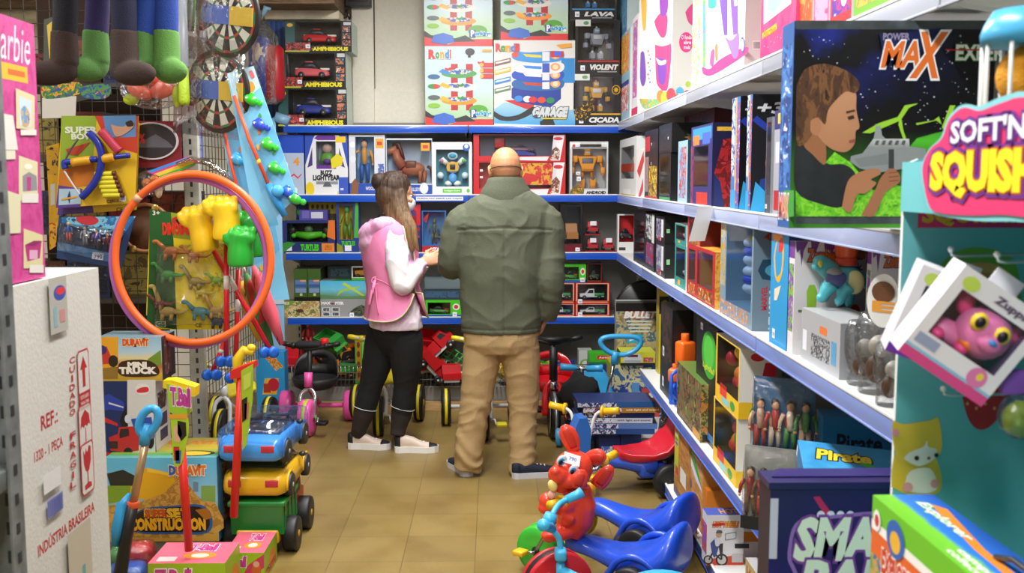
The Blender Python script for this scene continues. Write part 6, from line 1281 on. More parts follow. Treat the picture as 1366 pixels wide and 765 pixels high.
for s_ in(-1,1):m.tube([(ix+s_*.04,iy,iz+ih*.62),(ix+s_*.07,iy,iz+ih*.72),(ix+s_*.085,iy,iz+ih*.66)],[.016,.022,.018],W_,10);m.ell((ix+s_*.085,iy-.01,iz+ih*.3),.024,'#cfe6f0');m.ell((ix+s_*.075,iy-.02,iz+ih*.7),.013,['#c88aa0','','#5ac04a'][s_+1]);m.ell((ix+s_*.03,iy,iz+ih*.08),(.028,.03,.02),W_)
m.ell((ix,iy-.01,iz+ih*.22),(.03,.03,.036),'#5aa8e8');c.pane(FILM('#ffffff',.2)).kid('toy_robot',m);c.rect(.26,.04,.74,.12,'#5ac03a');c.text('Intelligent Robot',.3,.06,.7,.1,'#f0f6ee');c.oval(.86,.9,.09,.07,'#2f62c0');c.oval(.86,.92,.05,.04,'#e6eaec');c.oval(.9,.08,.04,.04,'#6ac04a');c.done('robot_game_box','white square box with white and blue toy robot in a teal window','box')
zc=z
for k,(y,lab)in enumerate(((205,'red car carrier window box, lower of the two'),(42,'red car carrier window box, upper of the two'))):
 c=FZ(H4,52,605,y,zc,.14,col='#c8242c',side='#a81c24',top='#a81c24',hole=(.06,.2,.9,.97),cavcol='#4a4e6a' if k else '#b02a34');ix,iy,iz,iw,idp,ih=c.inner
 m=MB();toy_car(m,(ix+.02,iy,iz+.03),.2,.07,.05,'#6a4a6a' if k else '#c8242c');toy_car(m,(ix-.13,iy-.01,iz),.09,.05,.045,'#d8343a');m.box((ix-.16,iy+.0,iz+ih*.4),(ix-.09,iy+.04,iz+ih*.9),'#b0202a',.006);m.prism([(-.1,0),(.1,0),(.1,.012),(-.06,.05)],(ix+.02,iy-.03,iz+.005),(1,0,0),(0,0,1),(0,.06,0),'#2a3a9a')
 c.pane(FILM('#ffffff',.3)).kid('toy_cars',m)
 if k==0:c.rect(.5,.3,.86,.95,PR(['#c8242c','#d83a34','#e8b43a','#b01c26'],20,.35,2));c.poly([(.52,.4),(.6,.36),(.7,.44),(.66,.62),(.56,.66)],'#d8303a')
 c.poly([(.87,.97),(.99,.97),(.94,.03),(.84,.03)],'#e8e6ea');c.oval(.92,.84,.05,.06,'#c8303a');c.poly([(.83,.06),(.93,.06),(.94,.4),(.9,.55),(.85,.42)],PR(['#b02a2a','#7a4a3a','#d8c8b8','#c8343a'],40,.4,3));c.poly([(.5,.04),(.8,.02),(.82,.18),(.5,.16)],'#dfe0e4');c.rect(.0,.02,.06,.98,'#c8242c')
 c.tagprice(.88,.3)if k else(c.tagprice(.07,.7),c.tagprice(.07,.5))
 zc+=c.h+.001;c.done('car_carrier_box',lab+', behind the bald head','box','red car carrier boxes')
c=FZ(H4,632,862,85,z,.14,col='#c6cacc',side='#d8dcde',top='#d4d8da',hole=(.06,.12,.96,.95),cavcol='#b4b8bc');ix,iy,iz,iw,idp,ih=c.inner
c.pane(FILM('#ffffff',.3)).kid('toy_robot',toy_robot(MB(),(ix-.01,iy,iz),ih*.96,'#eda01e','#c87a14','#6a6e74'));c.rect(.0,.86,.26,.98,'#eceeee');c.rect(.82,.88,.99,.98,'#eceeee');c.rect(.04,.86,.96,.9,'#9aa0a4');c.oval(.1,.92,.04,.03,'#c83a3a');c.rect(.38,.01,.98,.09,'#d8dade');c.text('ANDROID',.44,.02,.94,.07,'#17181c',bold=.07);c.poly([(0,.02),(.36,.02),(.38,.1),(.2,.2),(.02,.1)],PR(['#e0a020','#6a5a2a','#e8c83a'],50,.4,2));c.tagprice(.18,.26,.028,.03);c.tagprice(.16,.38,.028,.02);c.done('robot_box','grey window box with big orange toy robot on the back second shelf','box')
z=ZB[2]
c=FZ(H3,30,345,560,z,.13,col='#26306a',side='#1f2656',top='#5a7a3a',hole=(.08,.34,.86,.92),cavcol='#2c2a24');ix,iy,iz,iw,idp,ih=c.inner
m=MB();GN='#5ac82a';m.tube([(ix-.1,iy,iz+ih*.4),(ix,iy-.02,iz+ih*.3),(ix+.1,iy,iz+ih*.4)],[.02,.028,.02],GN,10);m.ell((ix,iy,iz+ih*.66),(.03,.025,.026),'#5a7a5a');m.ell((ix-.11,iy,iz+ih*.55),(.03,.03,.04),'#241c16');m.ell((ix+.12,iy,iz+ih*.5),(.03,.03,.045),'#241c16');m.ell((ix-.1,iy-.02,iz+ih*.32),.018,GN);m.ell((ix+.11,iy-.02,iz+ih*.32),.018,GN)
c.pane(FILM('#ffffff',.3)).kid('toy_vehicle',m);c.poly([(.84,.5),(1,.4),(1,1),(.88,1)],'#d8702a');c.rect(.74,.04,.98,.3,'#d8822a');c.rect(.8,.08,.94,.24,PR(['#4a9a3a','#c86a2a','#6a3a2a'],60,.4,3));c.text('TURTLES',.34,.08,.68,.26,'#4ac82a',out='#0f2a14',bold=.06,ob=.05);c.rect(.06,.07,.17,.22,'#dfe4ee');c.poly([(0,.0),(.25,.3),(.1,.35),(0,.3)],'#3a8a3a');ht_=c.h;c.done('green_vehicle_box','blue and orange window box with green toy vehicle on the back third shelf','box')
c=FZ(H3,130,300,496,z+ht_+.001,.12,col='#4a4494',side='#3a3a7a',top='#5a5490');c.rect(.42,.2,.84,.8,'#c4c8d8');c.rect(.1,.2,.36,.9,'#6a62b0');h2_=c.h;c.done('small_blue_box','small violet box lying on the green vehicle box','box')
c=FZ(H3,188,352,450,z+ht_+.001,.1,Y=YG+.125,col='#d8c02c',side='#a8941f')
for i in range(5):c.oval(.14+.18*i,.74,.05,.14,'#5a5420')
c.rect(.0,0,1,.35,PR(['#3a7a2a','#5a3a2a','#8a9a3a'],40,.4,2));c.done('yellow_box','yellow box with a row of dark figures behind the violet box','box')
c=FZ(H3,112,186,462,z+ht_+.001,.1,Y=YG+.125,col='#2a2f70',side='#22265c');c.star(.2,.5,.1,.3,'#4ac82a');c.text('4+',.5,.4,.8,.7,'#8a94d0');c.done('navy_box','small navy box left of the yellow box','box')
c=FZ(H3,352,486,452,z,.1,col='#223a84',side='#2a4a9a',hole=(.12,.27,.76,.95),cavcol='#b8a42c');ix,iy,iz,iw,idp,ih=c.inner
c.pane(FILM('#ffffff',.25)).kid('toy_figure',toy_doll(MB(),(ix,iy,iz),ih*.96,'#7a8a3a','#4a8a3a','#4a9a5a','#2a6a8a'));c.poly([(.78,.3),(.98,.3),(1,1),(.86,1)],'#4aa83a');c.text('TURTLES',.22,.15,.82,.23,'#4ac82a',out='#0f2a14',bold=.05);c.rect(.36,.04,.66,.15,'#dfe4ee');c.poly([(0,0),(.3,0),(.26,.14),(0,.2)],'#8a8a2a');c.done('figure_box','tall blue window box with green figure on the back third shelf','box')
c=FZ(H3,760,862,450,z,.12,col='#20285c',side='#1c1c44');c.rect(.05,.3,.9,.98,PR(['#b8202a','#8e1a22','#2a3a8a','#c83a3a','#20285c'],16,.4,4));c.rect(.72,.55,.96,.95,'#c8242c');c.rect(0,.0,1,.14,'#2a2440');c.rect(.1,.16,.6,.26,'#d8b43a');c.done('red_hero_box','narrow navy and red toy box next to the masked face','box')
c=FZ(H3,866,1012,500,z,.1,col='#2f62a8',side='#20508c',hole=(.06,.2,.94,.97),cavcol='#3a7ab8');ix,iy,iz,iw,idp,ih=c.inner
m=toy_doll(MB(),(ix,iy,iz),ih*.78,'#5a6a4a','#4a5a40','#5a6a4a','#4a5a40',arm=.4);m.tube([(ix,iy,iz+ih*.25),(ix+.05,iy+.01,iz+ih*.2),(ix+.06,iy,iz+ih*.6)],[.014,.01,.004],'#5a6a4a',8)
c.pane(FILM('#ffffff',.25)).kid('toy_lizard',m);c.poly([(.05,.8),(.3,.96),(.2,.7)],'#b8242c');c.rect(0,0,1,.16,'#b8222c');c.text('LIZARD',.36,.04,.96,.12,'#f2eeee',bold=.06);c.tagprice(.14,.02);c.done('lizard_box','blue window box with grey green lizard figure and red base','box')
p=at(610,290,YG+.16);m=MB();m.box((-.12,0,0),(.12,.14,.2),M('#15161a',.4),.015);r_=m.build('carry_case',None,(at(598,300,YG+.16).x,YG+.16,z),None,'black carry case behind the lizard box','case');MB().tube([(-.05,.06,.195),(-.05,.06,.235),(.05,.06,.235),(.05,.06,.195)],.011,M('#101114',.4),8).build('handle',r_)
zc=z
for k,(y,lab)in enumerate(((640,'lowest of the stacked red toy cars beside the jacket'),(570,'middle of the stacked red toy cars beside the jacket'),(468,'topmost and largest red toy car beside the jacket'))):
 a,b=H4(470,y),H4(600,y);w_=.17;xx=at((a[0]+b[0])/2-6,300,YG).x
 r_=thing('toy_car',lab,'toy car',(xx,YG+.06,zc));hh_=.08 if k<2 else .11
 MB().box((-.1,-.045,0),(.1,.05,.012),M('#7a1a2a',.4)).build('tray',r_);toy_car(MB(),(0,0,.012),.18,.085,hh_-.012,'#c8141c',ang=0,trim='#d8d0c8').build('car',r_);zc+=hh_+.002
c=FZ(H4,575,705,465,z,.2,col='#15131a',side='#121016',hole=(.06,.2,.94,.96),cavcol='#100f14');ix,iy,iz,iw,idp,ih=c.inner
m=MB();toy_pickup(m,(ix,iy-.03,iz),.16,.09,ih*.55,'#9a6a3a','#7a5230',ang=-PI/2+.1);c.pane(FILM('#ffffff',.12)).kid('toy_truck',m);c.rect(0,0,1,.18,'#6a1420');c.tagprice(.7,.03,.03,.025);c.done('truck_box','black window box with rusty brown toy truck on the back third shelf','box')
zc=z
def miniature(x,z0,lab,g=None,Y=YG+.02):
 r_=thing('toy_fire_engine',lab,'toy car',(at(x,320,Y).x,Y+.05,z0),0,g);MB().box((-.055,-.05,0),(.055,.05,.012),M('#8a1a2a',.4)).build('tray',r_)
 m=toy_pickup(MB(),(0,0,.012),.11,.075,.085,'#a8242c','#7a2a34',ang=-PI/2,load='#c8c8cc');m.build('car',r_);MB().box((-.02,-.058,.07),(.022,-.056,.1),'#dfe2ea').build('price_tag',r_);return .118
h_=miniature(791,z,'small red toy vehicle on the tray at the bottom of its stack of two');miniature(791,z+h_,'small red toy vehicle on top of its stack of two');miniature(812,z,'small red toy vehicle alone to the right of the stack of two')
c=FB(824,846,286,YG-.02,z,.06,col='#dfe0e0',side='#c8c8cc',hole=(.1,.28,.98,.97),cavcol='#c8262a');ix,iy,iz,iw,idp,ih=c.inner;c.pane(FILM('#ffffff',.2)).kid('toy_car',toy_car(MB(),(ix,iy,iz+ih*.1),iw*.9,.03,ih*.4,'#2a2a30'));c.rect(.1,.06,.5,.14,'#3a3a3a');c.done('car_card','red carded black toy car where the two shelving runs meet','box')
z=ZB[1]
c=FZ(H5,40,285,365,z,.14,col=PR(['#c8b078','#a88a54','#d8c494','#6a7a3a','#b89a64'],22,.4,3),side='#6a7a3a');c.poly([(0,.4),(.35,1),(0,1)],'#7a9a3a');c.rect(.03,.8,.16,.95,'#dfe0e0');c.rect(.06,.84,.13,.92,'#e89a3a');c.oval(.45,.4,.1,.12,'#5a3424');hl=c.h;c.done('sand_animals_box','green and sand coloured box at the left end of the back fourth shelf','box')
for k,(x0,x1)in enumerate(((110,200),(203,290))):
 c=FZ(H5,x0,x1,148,z+hl+.001,.3,Y=YG+.01,col='#3f5f24',side='#34401f',top='#6a6a62');c.rect(.0,0,1,.12,'#16140f');c.rect(.08,.42,.92,.66,'#5a7ab0');c.rect(.1,.44,.9,.52,'#3a5a94');c.rect(.1,.26,.9,.4,'#7a94c0');c.rect(.45,.6,.9,.66,'#d8947a');c.rect(.42,.16,.62,.24,'#b8c89a');c.done('army_truck_box',['left of the two tall dark green boxes on the back fourth shelf','right of the two tall dark green boxes on the back fourth shelf'][k],'box','tall dark green boxes')
c=FZ(H5,290,660,350,z,.2,col='#97999b',side='#8a8c90',top='#a8aaac');c.text('MAX',.02,.7,.18,.84,'#f0f0f0',bold=.06);c.text('PTER',.27,.7,.42,.84,'#f0f0f0',bold=.06);c.star(.22,.74,.03,.06,'#7a2a24');
for u in(.03,.2):
 for v in(.06,.32):c.rect(u,v,u+.15,v+.22,'#d4d6d8');c.rect(u+.02,v+.03,u+.13,v+.19,PR(['#b8bcc0','#4a4e54','#8a8e94'],60,.4,1))
c.poly([(.5,.2),(.62,.5),(.75,.7),(.86,.5),(.88,.12),(.7,.05)],PR(['#2a2c30','#5a6a4a','#3a3c40','#15171a'],40,.4,3));c.tagprice(.53,.02,.03,.03);hm=c.h;c.done('helicopter_box','grey toy box with four small pictures on the back fourth shelf','box')
c=FZ(H5,288,650,228,z+hm+.001,.2,col=GRAD([(0,'#5a8a4a'),(.3,'#6a9a8a'),(.6,'#6ac0dc'),(1,'#4ab4e0')],'Z',0,.14,.03,20),side='#5a9ab8',top='#8a9a9a');c.poly([(.3,.15),(.42,.4),(.72,.62),(.75,.72),(.38,.5)],'#a8c83a');c.poly([(.4,.82),(.46,.92),(.88,.1),(.84,.06)],'#b4d04a');c.poly([(0,0),(1,0),(1,.2),(.5,.12),(0,.24)],'#5a8a5a');c.poly([(.3,1),(.9,1),(1,.0),(.2,.0)],'#3a9a3a','t');hp_=c.h;c.done('airplane_box','sky blue box with lime toy aeroplane picture on the back fourth shelf','box')
c=FZ(H5,500,640,128,z+hm+hp_+.002,.12,Y=YG+.05,col='#d8dadc',side='#c8303a',top='#b02a34',hole=(.06,.2,.94,.9),cavcol='#7a2a24');ix,iy,iz,iw,idp,ih=c.inner;c.pane(FILM('#ffffff',.2)).kid('toy_truck',toy_truck(MB(),(ix,iy,iz),iw*.8,.05,ih*.8,'#c8302a','#d89a2a'));c.rect(0,0,1,.16,'#4aa03a');c.done('small_truck_box','small white window box with red toy truck on the aeroplane box','box')
c=FZ(H5,345,500,130,z+hm+hp_+.002,.12,Y=YG+.16,col='#3a4a54',side='#34424a',top='#50606a');c.rect(.1,.2,.9,.8,PR(['#3a4a54','#4a6a7a','#2a343a'],30,.4,1));c.done('slate_box','slate grey box behind the small truck box','box')
def racer(x0,x1,y,z0,lab,d=.14,Y=YG,Z=H5):
 c=FZ(Z,x0,x1,y,z0,d,Y,col='#4ac022',side='#3aa41c',top='#46b422',hole=(.06,.18,.7,.86),cavcol='#2a4a2a');ix,iy,iz,iw,idp,ih=c.inner
 c.pane(FILM('#ffffff',.25)).kid('toy_racer',toy_car(MB(),(ix,iy,iz),iw*.86,.08,ih*.6,'#3a8a2a',trim='#d83a2a'));c.oval(.86,.6,.1,.2,'#dfe8d8');c.oval(.86,.6,.06,.12,'#c83a3a');c.rect(0,0,1,.14,'#2456a0');c.tagprice(.76,.04,.03,.03);return c
c=racer(1000,1240,358,z,'');c.done('racer_box','bright green racing car box between the two standing people','box','bright green racing car boxes');hr_=c.h
for k in range(2):
 c=FZ(H5,985+k*8,1235,(290,205)[k],z+hr_+.001+k*.075,.16,Y=YG+.02,col='#2a3a44' if k==0 else '#55656a',side='#223038',top='#5f7076',**{});c.h=c.h;c.rect(.04,.2,.96,.8,PR(['#20405a','#3a5a7a','#1a2630'],30,.4,k))if k==0 else c.rect(.02,.1,.98,.9,M('#66767c',.15));
 if k==0:s_=.073/c.h;c.mb.v=[V((p.x,p.y,p.z*s_))for p in c.mb.v]
 c.done('dark_case_box',['low dark blue box on the green racing car box','grey blue clear topped box above the low dark blue box'][k],'box')
zc=z
for r in range(2):
 hh_=0
 for k,(x0,x1)in enumerate(((126,268),(272,456))):
  c=FZ(H6,x0,x1,(305,192)[r],zc,.12,col='#c8321e',side='#a82a1a',top='#b02e1c',hole=(.07,.16,.93,.94),cavcol='#2a2a28');ix,iy,iz,iw,idp,ih=c.inner
  c.pane(FILM('#ffffff',.2)).kid('toy_pickup',toy_pickup(MB(),(ix,iy,iz+.005),iw*.82,.06,ih*.66,'#dfe4e4','#3f9a5a',ang=PI));c.mb.T=Matrix.Identity(4)
  for(a,b,u,v)in((.05,.95,.06,.1),):c.rect(a,u,b,v+.0,'#d8b48a')
  c.rect(.03,.14,.055,.96,'#e0d4c0');c.rect(.945,.14,.97,.96,'#e0d4c0');c.rect(.03,.95,.97,.97,'#e0d4c0');c.tagprice(.08,.02,.03,.03);hh_=c.h
  c.done('pickup_box',['lower','upper'][r]+' red window box with white toy pickup, '+['half hidden by the jacket sleeve','beside the shelf corner'][k],'box','red pickup truck boxes')
 zc+=hh_+.001
c=racer(200,330,92,zc,'',.1,YG+.01,H6);c.done('racer_box','bright green racing car box on top of the red pickup boxes','box','bright green racing car boxes')
c=FZ(H6,335,415,85,zc,.1,Y=YG+.03,col='#6a2218',side='#3a1a14',hole=(.08,.1,.92,.92),cavcol='#16140f');ix,iy,iz,iw,idp,ih=c.inner;c.pane(FILM('#ffffff',.15)).kid('toy_pickup',toy_pickup(MB(),(ix,iy,iz),iw*.8,.05,ih*.6,'#4a5a4a','#2a3a2a',ang=PI));c.done('pickup_box','dark red window box beside the green racing car box on top','box')
zb0=ZB[0]-.045
def heap(Z,x,y,Y,mb,lab,cat='toy',name='toy_truck',rot=(0,0,0)):
 p=at(*Z(x,y),Y);return mb.build(name,None,p,rot,lab,cat)
GN,ORG,RD,DK=M('#2f8a34',.3),M('#e27a1a',.3),M('#c01a22',.3),M('#1a1a1c',.4)
def tk(cab,bed,hub='#c9b22a',L=.26,W=.15,Hh=.15):return toy_truck(MB(),(0,0,0),L,W,Hh,cab,bed,hub=hub)
heap(H7,205,290,7.12,tk(RD,'#7a1a1a','#3a3a3a',.24,.14,.24),'red toy truck standing at the left end of the wire basket',rot=(0,0,-PI/2))
m=toy_doll(MB(),(0,0,0),.2,'#c0242c','#c0242c','#c89a74','#8a7a5a');heap(H7,290,150,7.18,m,'little red figure sitting above the left end of the basket','toy','toy_figure');
heap(H7,345,290,7.2,tk(ORG,'#2a2a2c','#2a2a2c',.24,.14,.2),'orange toy truck behind the black trike seat in the basket',rot=(0,0,-.9))
heap(H7,420,160,7.16,tk(GN,GN,'#e08a1a',.22,.13,.16),'green toy truck topmost on the heap left of the leggings',rot=(.5,.3,-.6));heap(H7,445,225,7.12,tk(ORG,DK,'#e0861a',.22,.13,.14),'orange and black toy truck in the heap left of the leggings',rot=(.2,-.4,.5))
heap(H7,465,296,7.05,tk(ORG,GN,'#e0861a',.2,.14,.13),'orange and green toy truck lying low in the basket',rot=(0,0,PI+.2));heap(H7,400,290,7.22,tk(GN,'#e8c02a','#2a2a2a',.22,.14,.17),'green and yellow toy truck at the back of the basket',rot=(0,0,.7));heap(H7,500,250,7.2,tk(DK,ORG,'#2a2a2a',.22,.14,.18),'black and orange toy digger truck beside the green boxed toy',rot=(.1,.3,-1.2))
c=FZ(H7,535,620,82,zb0,.1,Y=7.06,col='#3fae3a',side='#c89a2a');c.rect(.06,.05,.4,.95,'#b88a24');c.rect(.45,.3,.95,.9,'#8ad05a')
for v in(.2,.42,.64,.84):c.oval(.22,v,.1,.07,'#7a3a1a')
c.done('green_toy_box','green and mustard toy box standing in the basket beside the leggings','box')
for(x,y,Y,rot,L,lab)in((850,285,7.06,(0,0,2.6),.24,'red toy truck at the left of the red heap in the basket'),(915,270,7.0,(.1,.85,.3),.26,'red toy truck tipped nose up in front of the red heap'),(1010,180,7.12,(-.1,-.75,.2),.3,'long red toy truck leaning up the red heap'),(925,150,7.22,(.5,.2,.5),.28,'red toy truck topmost at the back of the red heap'),(1045,330,7.02,(0,0,-1.4),.26,'red and white toy truck standing low at the right of the red heap')):
 heap(H7,x,y,Y,tk(RD if L!=.26 or Y>7.01 else RD,RD,'#d8d4cc',L,.15,.15),lab,rot=rot)
m=MB();rs=.1
for k in range(5):
 for q in range(4):m.tube([(-.1+.05*q,0,.04*k),(-.1+.05*(q+1),0,.04*k)],.005,'#3aa83a',6)
for q in range(6):m.tube([(-.1+.04*q,0,0),(-.1+.04*q,0,.16)],.005,'#3aa83a',6)
heap(H7,1035,260,7.2,m,'bright green toy lattice at the back of the red heap','toy','toy_lattice',(.3,.6,.2));heap(H7,960,290,7.2,tk('#d8d4cc',GN,'#2a8a2a',.2,.14,.14),'white and green toy truck behind the red heap',rot=(0,.3,.5))
for(px,py,Y,a,b_,lab,rot)in((690,500,7.1,'#2a4ab0','#e8c02a','blue and yellow toy truck in the basket behind the tan trousers',.4),(712,492,7.12,'#e0c02a','#3aa83a','yellow and green toy truck in the basket behind the tan trousers',2.2),(745,505,7.1,'#2a4ab0','#d8c02a','blue toy truck in the basket behind the red trike',-.6)):
 p=at(px,py,Y);tk(a,b_).build('toy_truck',None,(p.x,Y,zb0+.01),(0,0,rot),lab,'toy')
c=FB(772,790,468,7.08,.17,.12,col='#c8ccc8',side='#b8bcb8');c.oval(.5,.6,.4,.14,'#8ab04a');c.oval(.5,.6,.25,.09,'#d8dcd8');c.done('swirl_box','pale box with green swirl behind the black handlebar','box')
c=FB(786,824,472,6.9,.34,.14,col='#3fae2a',side='#3a9a26',top='#4aba34');c.rect(.28,.42,.95,.82,'#c82a2a');c.text('Aerial Ball',.34,.52,.9,.72,'#f4f0ee',shear=.2);c.rect(0,0,1,.2,'#2a7a3a');hz=c.done('aerial_game_box','green game box with red title plate behind the blue trike handle','box')
c=FB(786,826,505,6.88,0,.22,col='#20357a',side='#1a2a60',top='#2a3a70',ypx=505);c.mb.v=[V((p.x,p.y,p.z*(.338/c.h)))for p in c.mb.v];c.done('blue_game_box','dark blue game box standing on the floor under the green game box','box')
yc=6.6
cx_,w_,_=span(816,884,460,yc,0);CB=PBox(w_,.3,.385,col=PR(['#c8c02a','#2a4a9a','#d8d0a0','#3a6a9a','#a8a030'],9,.4,4),side='#b8b02a').setup((cx_,yc+.15,0),0,'f');CB.rect(.4,.1,.55,.7,'#5a9ad0');CB.rect(.6,.1,.95,.6,'#d84a3a');CB.text('A',.66,.2,.9,.5,'#f2f0ea',bold=.05);CB.done('game_box','yellow and blue game box at the bottom of the corner stack','box')
zc=.386
c=FB(828,874,470,yc-.02,zc,.2,col='#2a2c30',side='#3a3c40',top='#c8d03a');c.rect(.0,.2,1,1,'#d4d23a');c.poly([(.1,.22),(.6,.22),(.62,.5),(.56,.86),(.16,.86),(.08,.5)],'#cfd4d8');c.rect(.2,.62,.5,.8,'#6a2a3a');c.rect(.12,.26,.58,.4,'#a4acb4');c.rect(.66,.25,.95,.6,PR(['#5aa0d0','#c84a3a','#dfe4e8'],60,.4,1));c.text('6+',.1,.9,.2,.98,'#1a1a1a');c.done('console_game_box','yellow and black box with white toy console, in the corner stack','box')
c=FB(822,884,402,yc+.2,zc,.09,col='#5a5a4c',side='#9aa4a8',top='#b8bcbe',ypx=430);c.z=(700,330,4.025)
c.prect(490,300,760,600,PR(['#2a3a44','#8a7a54','#b8a878','#4a6a7a','#d0c8a8'],14,.4,3));c.prect(490,300,760,345,'#1c1a1a');c.ptext('BULLET 1',535,348,735,380,'#f0ecea',out='#b01c2a',bold=.07,ob=.05,shear=.25)
for i in range(4):c.prect(545+6*i,394+18*i,690-8*i,402+18*i,'#d4d8d0')
c.prect(548,468,632,515,'#2fa0c8');c.ppoly([(562,478),(590,492),(618,478),(624,505),(594,496),(562,506)],'#bfe4f0');c.done('bullet_game_box','tall box titled in slanted white letters at the top of the corner stack','box')
ztop=at(850,402,yc+.2).z;xk=at(846,395,yc+.2).x
m=MB();m.lathe([(0,0),(.2,0),(.21,.01),(.21,.03),(.2,.04),(0,.04)],(0,0,0),(0,-1,0),M('#17181a',.35),48);m.torus((0,-.02,0),(0,1,0),.205,.012,M('#101112',.3),48,8);pd=at(860,415,7.02);m.build('round_tray',None,(pd.x,7.02,pd.z-.0),None,'large black round tray standing on edge behind the corner stack','tray')
MB().box((pd.x-.16,6.94,0),(pd.x+.16,7.06,pd.z-.215),M('#4a4e54',.6),.004).build('grey_carton',None,None,None,'grey carton under the black round tray in the corner','carton')
def striped_wheel(par,c,r,w,tyre,stripe,hub,ax=(0,1,0),name='wheel'):
 m=MB();m.lathe([(r*.62,-w/2),(r*.94,-w/2),(r,-w*.34),(r,w*.34),(r*.94,w/2),(r*.62,w/2)],c,ax,tyre,32)
 if stripe:m.lathe([(r*.98,-w*.16),(r*1.004,-w*.15),(r*1.004,w*.15),(r*.98,w*.16)],c,ax,stripe,32)
 o=m.build(name,par)
 h=MB();h.lathe([(0,-w*.54),(r*.18,-w*.54),(r*.24,-w*.4),(r*.64,-w*.36),(r*.64,w*.36),(r*.24,w*.4),(r*.18,w*.54),(0,w*.54)],c,ax,hub,24)
 for k in range(6):
  a=PI*k/3;d=V((math.cos(a),0,math.sin(a)))
  for s in(-1,1):h.box(V(c)+d*r*.42+V((-.008,s*w*.34-.004,-.008)),V(c)+d*r*.42+V((.008,s*w*.34+.004,.008)),hub)
 h.build('hub',o);return o
def trike(label,loc,ang,frame,fork,tyre,stripe,hub,grip,seat,bar,hz=.58,rf=.12,rr=.1,wb=.42,tw=.4,seat_kind='saddle',steer=0,pedal='#e8d81e',grip_r=.016,name='tricycle',hub2=None,ww=.055,rs=True):
 """small steel tricycle, rolling towards local +x, front axle above the origin"""
 r=thing(name,label,'tricycle',loc,ang)
 m=MB();m.tube(curve([(-.06,0,.36),(-.12,0,.27),(-wb*.6,0,.2),(-wb,0,rr+.02)],4),.017,frame,10);m.tube([(-wb,-tw/2+.02,rr),(-wb,tw/2-.02,rr)],.014,frame,10);m.tube([(-.06,0,.3),(-.055,0,.38)],.024,frame,12);m.build('frame',r)
 for s in(-1,1):striped_wheel(r,(-wb,s*tw/2,rr),rr,ww,tyre,stripe if rs else None,hub2 or hub,name='rear_wheel')
 F_=thing_part=bpy.data.objects.new('steering',None);COL.objects.link(F_);F_.parent=r;F_.rotation_euler=(0,0,steer)
 striped_wheel(r,(0,0,rf),rf,ww,tyre,stripe,hub,name='front_wheel').rotation_euler=(0,0,steer)
 bpy.data.objects.remove(F_)
 def sp(mb,nm,lb=None):o=mb.build(nm,r,label=lb);o.rotation_euler=(0,0,steer);return o
 m=MB()
 m.tube(curve([(0,-.045,rf),(-.01,-.047,rf+.1),(-.03,-.04,rf*2+.03),(-.045,0,rf*2+.06),(-.03,.04,rf*2+.03),(-.01,.047,rf+.1),(0,.045,rf)],4),.013,fork,10);m.tube([(-.045,0,rf*2+.05),(-.07,0,.4),(-.075,0,hz-.03)],.015,bar,10);sp(m,'fork')
 m=MB();m.tube(curve([(-.1,-.17,hz+.01),(-.075,-.1,hz),(-.07,0,hz-.02),(-.075,.1,hz),(-.1,.17,hz+.01)],4),.011,bar,10);sp(m,'handlebar')
 for s in(-1,1):
  m=MB();m.tube([(-.085,s*.11,hz),(-.1,s*.17,hz+.01),(-.104,s*.19,hz+.012)],[grip_r,grip_r,grip_r*.8],grip,12);m.ell((-.083,s*.105,hz),grip_r*1.35,grip,n=12,k=8);sp(m,'grip')
  m=MB();m.tube([(0,s*.03,rf),(s*.0,s*.07,rf),(s*.05,s*.075,rf-.02 if s>0 else rf+.02)],.006,fork,8);m.box((s*.05-.035,s*.075-.0,rf-.03 if s>0 else rf+.01),(s*.05+.035,s*.075+s*.065,rf-.008 if s>0 else rf+.032),pedal,.006);sp(m,'pedal')
 m=MB()
 if seat_kind=='saddle':
  m.loft([[V((x,y*math.cos(a),z+h*math.sin(a)))for a in[2*PI*i/16 for i in range(16)]]for x,y,z,h in((-.14,.02,.3,.012),(-.18,.035,.3,.02),(-.26,.08,.295,.025),(-.34,.115,.3,.03),(-.39,.1,.325,.03),(-.4,.06,.335,.02))],seat);m.tube([(-.3,0,.28),(-.33,0,.16)],.014,bar,8)
 else:
  bz=.24
  def bk(f):return[V((-.2-f*.0,0,0))]
  rings_=[]
  for z,rx,ry,cx in((bz,.09,.1,-.3),(bz+.02,.12,.135,-.3),(bz+.07,.13,.15,-.305)):rings_.append([V((cx+rx*math.cos(a),ry*math.sin(a),z))for a in[2*PI*i/28 for i in range(28)]])
  for z,rx,ry,cx in((bz+.075,.12,.138,-.305),(bz+.03,.105,.12,-.3)):rings_.append([V((cx+rx*math.cos(a),ry*math.sin(a),z))for a in[2*PI*i/28 for i in range(28)]])
  m.loft(rings_,seat)
  out=[[],[]]
  for k in range(21):
   a=R(90)+R(180)*k/20;e=math.sin(R(180)*k/20)
   out[0].append(V((-.305+.13*math.cos(a),.15*math.sin(a),bz+.06)));out[1].append(V((-.325+.135*math.cos(a),.145*math.sin(a),bz+.08+.15*e**.6)))
  W=21;mid=[p.lerp(q,.72)+V((-.002,0,0))for p,q in zip(*out)];low=[p.lerp(q,.45)for p,q in zip(*out)]
  vs=out[0]+low+mid+out[1];fs=[]
  for rr_ in range(3):
   for k in range(20):
    if rr_==1 and 6<k<13:continue
    fs.append((rr_*W+k,rr_*W+k+1,(rr_+1)*W+k+1,(rr_+1)*W+k))
  m.add(vs,fs,seat,True)
 so=m.build('seat',r)
 if seat_kind!='saddle':q=so.modifiers.new('thick','SOLIDIFY');q.thickness=.008
 return r
BLK,YLW,WHT,PNK=M('#141416',.5),M('#e6d41c',.35),M('#d9dcde',.3,coat=.3),M('#ea58a8',.35)
